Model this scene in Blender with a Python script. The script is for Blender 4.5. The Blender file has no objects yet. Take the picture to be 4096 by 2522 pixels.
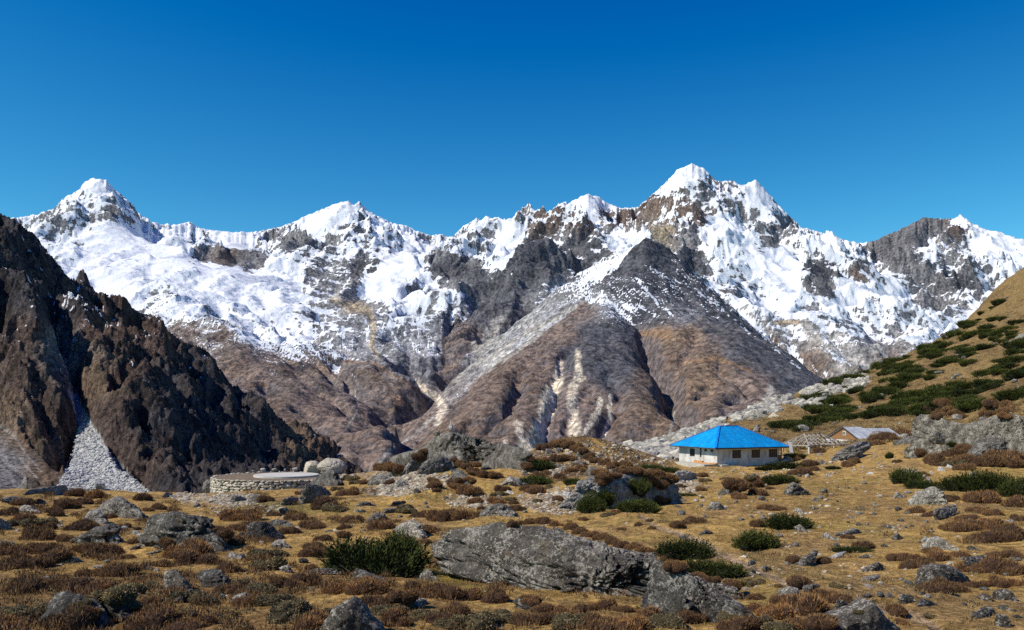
import bpy, bmesh, math, random, time
import numpy as np
from mathutils import Vector, Matrix, Euler
T0 = time.time()
SC = bpy.context.scene
COL = SC.collection
F = 3547.0            # focal length in photograph pixels (4096 wide)
CX, HY = 2048.0, 1648.0   # optical axis column, eye-level row
D2 = 4096 / 2456.0
Q = 1.0                   # grid density of the terrain

# ------------------------------------------------------------ camera
cam = bpy.data.objects.new("camera", bpy.data.cameras.new("camera"))
COL.objects.link(cam)
cam.location = (0, 0, 0)
cam.rotation_euler = (math.radians(90), 0, 0)
cam.data.sensor_width = 36.0
cam.data.lens = 36.0 * F / 4096.0
cam.data.shift_y = (HY - 1261.0) / 4096.0
cam.data.clip_start = 0.5
cam.data.clip_end = 60000.0
SC.camera = cam

# ------------------------------------------------------------ sky and sun
SUN_EL, SUN_AZ = math.radians(44), math.radians(71)   # AZ: degrees left of straight behind the camera
w = bpy.data.worlds.new("World"); SC.world = w; w.use_nodes = True
nt = w.node_tree; nt.nodes.clear()
out = nt.nodes.new("ShaderNodeOutputWorld"); bg = nt.nodes.new("ShaderNodeBackground")
sky = nt.nodes.new("ShaderNodeTexSky"); sky.sky_type = 'NISHITA'; sky.sun_disc = False
sky.sun_elevation = SUN_EL
sd = Vector((-math.sin(SUN_AZ) * math.cos(SUN_EL), -math.cos(SUN_AZ) * math.cos(SUN_EL), math.sin(SUN_EL)))
sky.sun_rotation = math.atan2(sd.x, sd.y)
sky.altitude = 4100; sky.air_density = 1.0; sky.dust_density = 0.15; sky.ozone_density = 3.0
# polarised, deep high-altitude blue: contrast per channel
SS = 0.085
hs = nt.nodes.new("ShaderNodeHueSaturation"); hs.inputs['Hue'].default_value = 0.487; hs.inputs['Saturation'].default_value = 1.3
ml = nt.nodes.new("ShaderNodeVectorMath"); ml.operation = 'MULTIPLY_ADD'
ml.inputs[1].default_value = (2.45, 2.5, 1.58); ml.inputs[2].default_value = (-0.032 / SS, -0.124 / SS, 0.032 / SS)
mx_ = nt.nodes.new("ShaderNodeVectorMath"); mx_.operation = 'MAXIMUM'; mx_.inputs[1].default_value = (0.0, 0.02, 0.05)
bg.inputs[1].default_value = SS
nt.links.new(sky.outputs[0], hs.inputs['Color']); nt.links.new(hs.outputs[0], ml.inputs[0]); nt.links.new(ml.outputs[0], mx_.inputs[0])
nt.links.new(mx_.outputs[0], bg.inputs[0]); nt.links.new(bg.outputs[0], out.inputs[0])
sun = bpy.data.objects.new("sun", bpy.data.lights.new("sun", 'SUN')); COL.objects.link(sun)
sun.data.energy = 4.9; sun.data.angle = math.radians(0.53); sun.data.color = (1.0, 0.935, 0.83)
sun.rotation_euler = sd.to_track_quat('Z', 'Y').to_euler()
SC.view_settings.view_transform = 'Standard'; SC.view_settings.look = 'None'
SC.view_settings.exposure = 0.16; SC.view_settings.gamma = 1.0
SC.cycles.max_bounces = 5; SC.cycles.diffuse_bounces = 2; SC.cycles.glossy_bounces = 1
SC.cycles.transparent_max_bounces = 6; SC.cycles.volume_bounces = 0
SC.cycles.use_denoising = False

# ------------------------------------------------------------ numpy noise
def _h(ix, iy, iz, s):
    h = (ix.astype(np.uint32) * np.uint32(374761393) + iy.astype(np.uint32) * np.uint32(668265263)
         + iz.astype(np.uint32) * np.uint32(2147483647 - 1274126177) + np.uint32((s * 974711 + 12345) & 0xffffffff))
    h = (h ^ (h >> np.uint32(13))) * np.uint32(1274126177)
    h = (h ^ (h >> np.uint32(16))) * np.uint32(2246822519)
    return h ^ (h >> np.uint32(15))
def n2(x, y, s=0):      # gradient noise, about -1..1
    x = np.asarray(x, np.float64); y = np.asarray(y, np.float64)
    fx = np.floor(x); fy = np.floor(y); ix = fx.astype(np.int64); iy = fy.astype(np.int64)
    dx = (x - fx).astype(np.float32); dy = (y - fy).astype(np.float32)
    u = dx * dx * dx * (dx * (dx * 6 - 15) + 10); v = dy * dy * dy * (dy * (dy * 6 - 15) + 10)
    z0 = np.zeros_like(ix)
    def g(a, b):
        an = _h(ix + a, iy + b, z0, s).astype(np.float32) * np.float32(2 * math.pi / 4294967296.0)
        return np.cos(an) * (dx - a) + np.sin(an) * (dy - b)
    a = g(0, 0); b = g(1, 0); c = g(0, 1); d = g(1, 1)
    return ((a + u * (b - a)) + v * ((c + u * (d - c)) - (a + u * (b - a)))) * 1.5
def n3(p, s=0):         # value noise in 3-D, -1..1
    f = np.floor(p); i = f.astype(np.int64); d = (p - f).astype(np.float32)
    t = d * d * (3 - 2 * d)
    r = 0
    for a in (0, 1):
        wx = t[:, 0] if a else 1 - t[:, 0]
        for b in (0, 1):
            wy = t[:, 1] if b else 1 - t[:, 1]
            for c in (0, 1):
                wz = t[:, 2] if c else 1 - t[:, 2]
                r = r + wx * wy * wz * (_h(i[:, 0] + a, i[:, 1] + b, i[:, 2] + c, s).astype(np.float32) / 2147483648.0 - 1)
    return r
def fbm2(x, y, o=5, s=0, g=0.5, l=2.03):
    r = 0; a = 1.0; t = 0
    for k in range(o):
        r = r + a * n2(x, y, s + k * 17); t += a; a *= g; x = x * l + 13.7; y = y * l - 7.1
    return r / t
def ridged(x, y, o=6, s=0, g=0.5, l=2.07):
    r = 0; a = 1.0; t = 0; wgt = 1.0
    for k in range(o):
        q = 1 - np.abs(n2(x, y, s + k * 31)); q = q * q * wgt
        wgt = np.clip(q * 1.6, 0, 1); r = r + a * q; t += a; a *= g; x = x * l + 3.3; y = y * l + 9.2
    return r / t
def fbm3(p, o=4, s=0, g=0.5):
    r = 0; a = 1.0; t = 0
    for k in range(o):
        r = r + a * n3(p, s + k * 13); t += a; a *= g; p = p * 2.03 + 5.3
    return r / t
def sst(a, b, x):
    t = np.clip((x - a) / (b - a), 0, 1); return t * t * (3 - 2 * t)
def lerp(a, b, t): return a + (b - a) * t
def bil(A, i, j):
    n, m = A.shape[:2]
    i = np.clip(i, 0, n - 1.001); j = np.clip(j, 0, m - 1.001)
    a = i.astype(np.int32); b = j.astype(np.int32); fi = (i - a).astype(np.float32); fj = (j - b).astype(np.float32)
    if A.ndim == 3: fi = fi[..., None]; fj = fj[..., None]
    return (A[a, b] * (1 - fi) + A[a + 1, b] * fi) * (1 - fj) + (A[a, b + 1] * (1 - fi) + A[a + 1, b + 1] * fi) * fj

# interpolation through traced points: (photo column, photo row, distance)
class Relief:
    def __init__(self, pts):
        P = np.array(pts, float)
        self.u = P[:, 0] / F; self.v = np.log(P[:, 2]); t = (HY - P[:, 1]) / F
        n = len(P); A = np.hypot(self.u[:, None] - self.u[None], self.v[:, None] - self.v[None]) - 1e-3 * np.eye(n)
        M = np.zeros((n + 3, n + 3)); M[:n, :n] = A; M[:n, n] = 1; M[:n, n + 1] = self.u; M[:n, n + 2] = self.v
        M[n:, :n] = M[:n, n:].T
        self.c = np.linalg.lstsq(M, np.concatenate([t, np.zeros(3)]), rcond=None)[0]
    def __call__(self, px, Y):      # tangent of the elevation angle
        u = px / F; v = np.log(Y); n = len(self.u)
        r = self.c[n] + self.c[n + 1] * u + self.c[n + 2] * v
        for k in range(n):
            r = r + self.c[k] * np.hypot(u - self.u[k], v - self.v[k])
        return r
def line(pts, n=4, s=D2):
    o = []
    for a, b in zip(pts[:-1], pts[1:]):
        for k in range(n):
            t = k / n; o.append(tuple(a[q] + (b[q] - a[q]) * t for q in range(3)))
    o.append(pts[-1])
    return [(p[0] * s, p[1] * s, p[2] * 1000.0) for p in o]

def grid_mesh(name, X, Y, Z, attrs=None, smooth=True):
    n, m = X.shape
    co = np.stack([X, Y, Z], -1).reshape(-1, 3).astype(np.float32)
    a = (np.arange(n - 1)[:, None] * m + np.arange(m - 1)[None]).reshape(-1)
    q = np.stack([a, a + 1, a + m + 1, a + m], 1).astype(np.int32)
    me = bpy.data.meshes.new(name)
    me.vertices.add(len(co)); me.vertices.foreach_set("co", co.ravel())
    me.loops.add(q.size); me.loops.foreach_set("vertex_index", q.ravel())
    me.polygons.add(len(q)); me.polygons.foreach_set("loop_start", np.arange(0, q.size, 4, dtype=np.int32))
    me.polygons.foreach_set("use_smooth", np.full(len(q), smooth))
    for k, v in (attrs or {}).items(): set_attr(me, k, v)
    me.update()
    return me
def set_attr(me, k, v):
    v = np.asarray(v, np.float32)
    n = len(me.vertices)
    if v.size == n:
        a = me.attributes.new(k, 'FLOAT', 'POINT'); a.data.foreach_set("value", v.reshape(-1))
    else:
        v = v.reshape(n, 3); v = np.concatenate([v, np.ones((n, 1), np.float32)], 1)
        a = me.attributes.new(k, 'FLOAT_COLOR', 'POINT'); a.data.foreach_set("color", v.reshape(-1))
def mesh_np(name, V, Fc, smooth=False, mat=None):
    me = bpy.data.meshes.new(name); V = np.asarray(V, np.float32); Fc = np.asarray(Fc, np.int32); k = Fc.shape[1]
    me.vertices.add(len(V)); me.vertices.foreach_set("co", V.ravel())
    me.loops.add(Fc.size); me.loops.foreach_set("vertex_index", Fc.ravel())
    me.polygons.add(len(Fc)); me.polygons.foreach_set("loop_start", np.arange(0, Fc.size, k, dtype=np.int32))
    me.polygons.foreach_set("use_smooth", np.full(len(Fc), smooth))
    me.update(); 
    if mat: me.materials.append(mat)
    return me
def tag(o, label=None, cat=None, group=None, kind=None):
    if label: o['label'] = label
    if cat: o['category'] = cat
    if group: o['group'] = group
    if kind: o['kind'] = kind
    return o
def link(name, me, parent=None, loc=None, mat=None):
    o = bpy.data.objects.new(name, me); COL.objects.link(o)
    if mat: me.materials.append(mat)
    if parent: o.parent = parent
    if loc is not None: o.location = loc
    return o

# ------------------------------------------------------------ material helpers
class NT:
    def __init__(self, name):
        self.m = bpy.data.materials.new(name); self.m.use_nodes = True; self.t = self.m.node_tree
        self.b = self.t.nodes['Principled BSDF']; self.b.inputs['Roughness'].default_value = 0.9
        if 'Specular IOR Level' in self.b.inputs: self.b.inputs['Specular IOR Level'].default_value = 0.2
    def n(self, ty, **kw):
        x = self.t.nodes.new(ty)
        for k, v in kw.items():
            if k.startswith('i_'): x.inputs[k[2:].replace('_', ' ')].default_value = v
            else: setattr(x, k, v)
        return x
    def l(self, a, b): self.t.links.new(a, b)
    def obj(self): return self.n('ShaderNodeTexCoord').outputs['Object']
    def gen_pos(self): return self.n('ShaderNodeNewGeometry').outputs['Position']
    def attr(self, name, col=False):
        a = self.n('ShaderNodeAttribute', attribute_name=name); return a.outputs['Color' if col else 'Fac']
    def noise(self, vec, scale, detail=4, rough=0.55, lac=2.0, dist=0.0):
        x = self.n('ShaderNodeTexNoise'); x.inputs['Scale'].default_value = scale; x.inputs['Detail'].default_value = detail
        x.inputs['Roughness'].default_value = rough; x.inputs['Distortion'].default_value = dist
        if vec is not None: self.l(vec, x.inputs['Vector'])
        return x.outputs['Fac']
    def voro(self, vec, scale, feat='F1', out='Distance', rnd=1.0):
        x = self.n('ShaderNodeTexVoronoi', feature=feat); x.inputs['Scale'].default_value = scale; x.inputs['Randomness'].default_value = rnd
        if vec is not None: self.l(vec, x.inputs['Vector'])
        return x.outputs[out]
    def scale(self, vec, s):
        x = self.n('ShaderNodeMapping'); x.inputs['Scale'].default_value = s; self.l(vec, x.inputs['Vector']); return x.outputs[0]
    def rng(self, v, a, b, c=0.0, d=1.0, smooth=True):
        x = self.n('ShaderNodeMapRange', interpolation_type='SMOOTHSTEP' if smooth else 'LINEAR')
        for k, q in zip(('From Min', 'From Max', 'To Min', 'To Max'), (a, b, c, d)): x.inputs[k].default_value = q
        self.l(v, x.inputs['Value']); return x.outputs[0]
    def math(self, op, a, b=0.0):
        x = self.n('ShaderNodeMath', operation=op)
        for k, v in ((0, a), (1, b)):
            if isinstance(v, (int, float)): x.inputs[k].default_value = v
            else: self.l(v, x.inputs[k])
        return x.outputs[0]
    def mix(self, f, a, b, mode='MIX'):
        x = self.n('ShaderNodeMix', data_type='RGBA', blend_type=mode)
        for k, v in ((0, f), (6, a), (7, b)):
            if isinstance(v, (int, float)): x.inputs[k].default_value = v
            elif isinstance(v, tuple): x.inputs[k].default_value = (*v, 1.0)
            else: self.l(v, x.inputs[k])
        return x.outputs[2]
    def ramp(self, v, stops):
        x = self.n('ShaderNodeValToRGB'); e = x.color_ramp.elements
        while len(e) < len(stops): e.new(0.5)
        for q, (p, c) in zip(e, stops): q.position = p; q.color = (*c, 1)
        self.l(v, x.inputs[0]); return x.outputs[0]
    def bump(self, h, dist, strength=1.0, prev=None):
        x = self.n('ShaderNodeBump'); x.inputs['Strength'].default_value = strength; x.inputs['Distance'].default_value = dist
        self.l(h, x.inputs['Height'])
        if prev is not None: self.l(prev, x.inputs['Normal'])
        return x.outputs[0]
    def col(self, c):
        if isinstance(c, tuple): self.b.inputs['Base Color'].default_value = (*c, 1)
        else: self.l(c, self.b.inputs['Base Color'])
    def nor(self, n): self.l(n, self.b.inputs['Normal'])
def plain(name, c, rough=0.8, var=0.25, sc=3.0, spec=0.2, metal=0.0):
    k = NT(name); f = k.rng(k.noise(k.obj(), sc, 5), 0.3, 0.7)
    k.col(k.mix(f, tuple(q * (1 - var) for q in c), tuple(min(1, q * (1 + var)) for q in c)))
    k.b.inputs['Roughness'].default_value = rough; k.b.inputs['Metallic'].default_value = metal
    k.b.inputs['Specular IOR Level'].default_value = spec
    return k.m

# ============================================================ far mountains
def lic(field_fn, ZZ, PX, YY, dlnY, dpx, L, steps, dec=2):
    """noise smeared along the fall line of the surface: gullies and streaks"""
    if dec > 1:
        r = lic(field_fn, ZZ[::dec, ::dec], PX[::dec, ::dec], YY[::dec, ::dec], dlnY * dec, dpx * dec, L, steps, 1)
        I, J = np.meshgrid(np.arange(ZZ.shape[0]) / dec, np.arange(ZZ.shape[1]) / dec, indexing='ij')
        return bil(r, I, J)
    X = (PX - CX) / F * YY
    gv = np.gradient(ZZ, axis=0) / dlnY / YY            # dZ/dY at constant px
    gu = np.gradient(ZZ, axis=1) / dpx * F / YY         # dZ/dx
    gy = gv - gu * (PX - CX) / F
    k = 3
    for ax in (0, 1):                                    # smooth the directions a little
        for _ in range(k):
            gu = (gu + np.roll(gu, 1, ax) + np.roll(gu, -1, ax)) / 3; gy = (gy + np.roll(gy, 1, ax) + np.roll(gy, -1, ax)) / 3
    g = np.hypot(gu, gy) + 1e-6; ux = gu / g; uy = gy / g
    di = uy / YY / dlnY; dj = F * (ux - (PX - CX) / F * uy) / YY / dpx     # grid step per metre uphill
    N = field_fn(X, YY)
    n, m = N.shape
    I0, J0 = np.meshgrid(np.arange(n, dtype=np.float32), np.arange(m, dtype=np.float32), indexing='ij')
    acc = N.copy(); D = np.stack([di, dj], -1).astype(np.float32); h = L / steps
    for sgn in (1, -1):
        i = I0.copy(); j = J0.copy()
        for _ in range(steps):
            d = bil(D, i, j); i = i + sgn * h * d[..., 0]; j = j + sgn * h * d[..., 1]; acc = acc + bil(N, i, j)
    return acc / (2 * steps + 1)

def flow_map(ZZ, PX, YY, dlnY, dpx, n, steps, seed=0, dec=2, jit=0.35, grid=1.0):
    """how much water would run over each spot: many drops followed down the fall line"""
    Zd, P_, Y_ = ZZ[::dec, ::dec], PX[::dec, ::dec], YY[::dec, ::dec]; dl_, dp_ = dlnY * dec, dpx * dec
    gv = np.gradient(Zd, axis=0) / dl_ / Y_; gu = np.gradient(Zd, axis=1) / dp_ * F / Y_; gy = gv - gu * (P_ - CX) / F
    g = np.hypot(gu, gy) + 1e-6; ux, uy = -gu / g, -gy / g
    di = uy / Y_ / dl_; dj = F * (ux - (P_ - CX) / F * uy) / Y_ / dp_
    nrm = np.hypot(di, dj) + 1e-9; D = np.stack([di / nrm, dj / nrm], -1).astype(np.float32)
    h, w_ = Zd.shape; rs = np.random.RandomState(seed); i = rs.uniform(1, h - 2, n).astype(np.float32); j = rs.uniform(1, w_ - 2, n).astype(np.float32)
    C = np.zeros(h * w_, np.float32); vi = np.zeros(n, np.float32); vj = np.zeros(n, np.float32); age = 0.3
    for k in range(steps):
        d = D[np.clip(i, 0, h - 1).astype(np.int32), np.clip(j, 0, w_ - 1).astype(np.int32)]
        vi = 0.45 * vi + 0.55 * d[:, 0]; vj = 0.45 * vj + 0.55 * d[:, 1]; q = np.hypot(vi, vj) + .15
        i = i + vi / q * grid; j = j + vj / q * grid
        m = (i > 0) & (i < h - 1) & (j > 0) & (j < w_ - 1)
        C += np.bincount(i[m].astype(np.int32) * w_ + j[m].astype(np.int32), minlength=h * w_).astype(np.float32)
    C = C.reshape(h, w_) / (n * steps / (h * w_))
    def bl(A, r):
        for _ in range(r):
            for ax in (0, 1): A = (A + np.roll(A, 1, ax) + np.roll(A, -1, ax)) / 3
        return A
    I, J = np.meshgrid(np.arange(ZZ.shape[0]) / dec, np.arange(ZZ.shape[1]) / dec, indexing='ij')
    f1 = np.log1p(bl(C, 1) * 1.2); f2 = np.log1p(bl(C, 5)); f3 = np.log1p(bl(C, 16))
    return bil(f1, I, J), bil(f2, I, J), bil(f3, I, J)
def sheet(lines, px0, px1, nc, Y0, Y1, nr, coarse=4):
    R = Relief(lines); nc = int(nc * Q); nr = int(nr * Q)
    px = np.linspace(px0, px1, nc); lv = np.linspace(math.log(Y0), math.log(Y1), nr)
    cpx = np.linspace(px0, px1, nc // coarse); clv = np.linspace(math.log(Y0), math.log(Y1), nr // coarse)
    A, B = np.meshgrid(cpx, np.exp(clv)); t = R(A, B).astype(np.float32)
    PX, YY = np.meshgrid(px, np.exp(lv))
    I = (np.log(YY) - clv[0]) / (clv[1] - clv[0]); J = (PX - px0) / (cpx[1] - cpx[0])
    return PX, YY, bil(t, I, J) * YY, lv[1] - lv[0], px[1] - px[0]

def screen_field(pts, PX, PY, power=3.0):
    """interpolates values given at photo points (display px) over the surface points they belong to"""
    P = np.array([p[:2] for p in pts], float) * D2; V = np.array([p[2:] for p in pts], float)
    gx = np.arange(-600, 4800, 30.0); gy = np.arange(500, 2400, 24.0)
    A, B = np.meshgrid(gx, gy); W = 1 / (((A[..., None] - P[:, 0]) ** 2 + ((B[..., None] - P[:, 1]) * 1.3) ** 2) ** (power / 2) + 1e3)
    T = (W @ V) / W.sum(-1, keepdims=True)
    r = bil(T.astype(np.float32), (PY - gy[0]) / 24.0, (PX - gx[0]) / 30.0)
    return r
def dist_poly(PX, PY, pts):
    """distance (photo px) to a traced line and the width interpolated along it"""
    d = np.full(PX.shape, 1e9, np.float32); wd = np.ones(PX.shape, np.float32)
    for a, b in zip(pts[:-1], pts[1:]):
        ax, ay, aw = a[0] * D2, a[1] * D2, a[2] * D2; bx, by, bw = b[0] * D2, b[1] * D2, b[2] * D2
        L = (bx - ax) ** 2 + (by - ay) ** 2 + 1e-6
        t = np.clip(((PX - ax) * (bx - ax) + (PY - ay) * (by - ay)) / L, 0, 1)
        q = np.hypot(PX - ax - t * (bx - ax), PY - ay - t * (by - ay)); m = q < d
        d = np.where(m, q, d); wd = np.where(m, aw + t * (bw - aw), wd)
    return d, wd

CREST = [(-200,540),(-60,530),(40,522),(90,515),(130,500),(150,478),(190,455),(205,435),(225,428),(255,432),(275,455),(300,475),(320,492),(330,510),
(360,530),(380,537),(420,540),(455,532),(480,548),(510,553),(560,557),(620,556),(660,547),(700,535),(740,515),(780,500),(810,487),(835,483),
(850,492),(862,484),(885,508),(910,520),(940,535),(975,542),(1000,555),(1013,558),(1030,565),(1060,562),(1075,570),(1095,560),(1110,543),(1130,532),(1142,524),(1153,529),(1167,517),
(1183,527),(1215,525),(1245,536),(1280,548),(1300,535),(1320,510),(1360,490),(1392,472),(1412,466),(1440,475),(1455,487),(1490,500),(1530,497),
(1545,485),(1570,462),(1600,435),(1625,407),(1645,399),(1660,393),(1675,400),(1690,405),(1705,422),(1720,435),(1757,434),(1780,446),(1812,431),(1840,460),(1870,495),
(1895,520),(1920,545),(1960,555),(1990,565),(2040,580),(2070,583),(2100,578),(2120,567),(2160,550),(2190,535),(2215,522),(2250,525),(2290,525),
(2303,515),(2330,535),(2360,550),(2400,560),(2456,578),(2600,600),(2760,640)]
def crest_Y(x):
    return float(np.interp(x, [-200, 600, 1000, 1200, 1400, 1660, 1900, 2300, 2800], [9.6, 10.2, 10.4, 11, 9.7, 9.0, 9.4, 10.8, 11]))
L = []
L += [(x * D2, y * D2, crest_Y(x) * 1000) for x, y in CREST]
L += [(x * D2, (y + 90) * D2, 12600) for x, y in CREST[::3]] + [(x * D2, (y + 260) * D2, 15500) for x, y in CREST[::5]]
for P in [
 # mid pyramid: ridges
 [(1550,570,4.6),(1510,600,4.5),(1480,645,4.4),(1440,672,4.3),(1400,715,4.15),(1350,765,4.0),(1290,805,3.9),(1220,850,3.7),(1150,905,3.45),(1105,955,3.25),(1060,1010,2.95),(1010,1060,2.7),(950,1110,2.4)],
 [(1550,570,4.6),(1600,592,4.7),(1650,640,4.6),(1700,690,4.5),(1760,740,4.4),(1820,800,4.2),(1880,855,4.0),(1950,908,3.8),(2050,985,3.5),(2200,1060,3.3)],
 [(1435,668,4.3),(1440,760,3.85),(1425,850,3.45),(1400,900,3.15),(1380,1000,2.75),(1350,1100,2.4)],
 [(1600,592,4.7),(1590,700,4.2),(1560,780,3.9),(1600,820,3.6),(1640,860,3.35),(1750,845,3.35),(1850,890,3.2),(1940,960,3.0)],
 [(1480,776,3.85),(1495,858,3.45),(1510,930,3.05),(1530,1035,2.6)],
 [(1545,800,3.8),(1560,880,3.38),(1578,955,2.98),(1595,1050,2.55)],
 [(500,1235,1.7),(900,1235,1.7),(1300,1235,1.7),(2000,1235,1.7),(2700,1235,1.7)],
 [(1000,1160,2.1),(1300,1160,2.1),(1700,1160,2.1),(2100,1120,2.3),(2500,1100,2.4),(2900,1100,2.4)],
 [(1650,720,5.3),(1800,840,5.1),(1950,950,4.6),(2050,1030,4.2),(2200,1080,3.9)],
 # river and gullies
 [(880,1135,2.2),(905,1113,2.35),(960,1078,2.75),(1000,1045,3.1),(1045,990,3.6),(1065,955,3.95),(1072,925,4.25),(1050,880,4.7),(1010,830,5.2),(960,790,5.7),(900,752,6.3),(870,722,6.8)],
 [(1400,722,5.8),(1330,770,5.4),(1250,812,5.0),(1150,868,4.7),(1085,915,4.35)],
 [(780,900,4.4),(850,970,3.8),(825,1040,3.2),(870,1085,2.75),(890,1115,2.45)],
 # second dark ridge
 [(1310,600,6.9),(1250,625,6.7),(1200,680,6.4),(1130,730,6.1),(1085,775,5.8),(1060,840,5.3)],
 [(1310,600,6.9),(1360,640,6.8),(1400,690,6.5),(1440,700,6.2)],
 [(1310,640,6.6),(1290,700,6.2),(1230,760,5.7),(1160,810,5.3)],
 # left valley side
 [(690,845,5.1),(800,852,4.9),(900,875,4.6),(980,915,4.3),(1040,955,4.0)],
 [(960,935,4.1),(900,1000,3.6),(890,1060,3.1),(895,1100,2.6)],
 [(380,700,5.6),(470,770,5.0),(545,850,4.3),(600,930,3.7),(680,1010,3.2),(790,1070,2.8)],
 [(440,650,7.2),(500,685,6.5),(560,740,6.0),(650,792,5.5),(720,832,5.2)],
 [(200,610,8.5),(400,655,7.9),(600,695,7.4),(800,705,7.2),(900,695,7.4),(1000,682,7.6)],
 # massif spurs and bowls
 [(240,428,9.85),(230,490,9.5),(210,560,9.0),(260,600,8.6)],
 [(300,475,9.9),(330,560,9.35),(420,600,8.8)],
 [(850,490,10.3),(858,560,9.6),(862,630,8.8),(850,700,7.7)],
 [(640,560,10.0),(650,620,9.3),(760,640,8.6)], [(480,590,9.5),(560,592,9.5),(640,590,9.5)], [(480,632,9.35),(560,637,9.35),(640,630,9.35)],
 [(1060,590,9.6),(1050,640,8.5),(1110,660,8.1),(1180,650,8.2)], [(1050,680,7.9),(1120,690,7.6),(1190,670,7.9)],
 [(1660,394,9.0),(1640,470,8.6),(1655,540,8.0),(1645,600,7.5)], [(1812,432,9.2),(1800,520,8.6),(1850,590,7.9)],
 [(1700,550,8.2),(1780,560,8.2),(1880,575,8.2)], [(1412,467,9.6),(1372,560,8.7),(1390,620,8.0)], [(1480,565,8.6),(1530,570,8.4),(1450,640,7.6)],
 [(1900,560,8.4),(1965,640,7.6),(1995,700,7.1),(2080,760,6.4)], [(2303,516,10.7),(2250,600,9.6),(2210,700,8.2),(2190,790,6.8)],
 [(2110,590,10.1),(2130,640,9.4),(2060,660,8.6)],
 [(1780,700,6.6),(1850,760,6.1),(1950,790,5.7),(2080,830,5.4),(2160,860,5.2)], [(2150,900,4.9),(2060,905,4.9),(1990,880,5.0)],
 [(2400,640,9.6),(2380,740,8.0),(2330,800,7.0),(2330,880,5.6)], [(2600,700,8.5),(2600,850,6.5),(2600,1000,4.5)],
 [(-150,700,7),(-150,900,4.5),(-150,1050,3)],[(200,800,5.5),(300,950,3.8),(450,1080,2.8),(500,1150,2.1),(0,1150,2.1)],
 ]: L += line(P, 3)
PX, YY, Z, dl, dp = sheet(L, -500, 4600, 1275, 1680, 14500, 1340)
X = (PX - CX) / F * YY
rel = sst(2300, 5200, YY)
Zb = Z.copy()
py = HY - F * Z / YY
nearf = sst(1750, 2500, YY)
RID1 = [(940,1130),(1010,1060),(1060,1010),(1105,955),(1150,905),(1220,850),(1290,805),(1350,765),(1400,715),(1440,672),(1480,645),(1510,600),(1550,570),(1600,592),(1650,640),(1700,690),(1760,740),(1820,800),(1880,855),(1950,908),(2050,985),(2200,1060)]
RY1 = [2.4,2.7,2.95,3.25,3.45,3.7,3.9,4.0,4.15,4.3,4.4,4.5,4.6,4.7,4.6,4.5,4.4,4.2,4.0,3.8,3.5,3.3]
RID2 = [(1060,840),(1085,775),(1130,730),(1200,680),(1250,625),(1310,600),(1360,640),(1400,690),(1440,700)]
RY2 = [5.3,5.8,6.1,6.4,6.7,6.9,6.8,6.5,6.2]
ry1 = np.interp(PX / D2, [p[0] for p in RID1], RY1, left=0, right=0) * 1000
ry2 = np.interp(PX / D2, [p[0] for p in RID2], RY2, left=0, right=0) * 1000
M1 = YY < ry1 + 70
M2 = (YY < ry2 + 90) & (YY > np.interp(PX / D2, [1060,1085,1150,1250,1330,1400,1440], [4.2,4.35,4.7,5.0,5.4,5.8,5.9]) * 1000)
def split(pts):
    a, b, c = [], [], []
    for p in pts:
        x, y = p[:2]
        if x > 940 and x < 2200 and y > np.interp(x, [q[0] for q in RID1], [q[1] for q in RID1]): a.append(p)
        elif 1060 < x < 1440 and y > np.interp(x, [q[0] for q in RID2], [q[1] for q in RID2]) and y < np.interp(x, [1060,1090,1150,1250,1330,1400,1440],[900,905,860,805,765,718,705]): b.append(p)
        else: c.append(p)
    return a, b, c
def layered(pts, X_, Y_, power=3.4):
    a, b, c = split(pts)
    r = screen_field(c, X_, Y_, power); r1 = screen_field(a, X_, Y_, power); r2 = screen_field(b, X_, Y_, power)
    return np.where(M1[..., None], r1, np.where(M2[..., None], r2, r))
dk = (.075, .078, .090); gr = (.20, .20, .21); br = (.138, .102, .080); tn = (.34, .28, .20); rd = (.165, .125, .105); pg = (.33, .32, .30)
ob = (.185, .13, .09)
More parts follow.
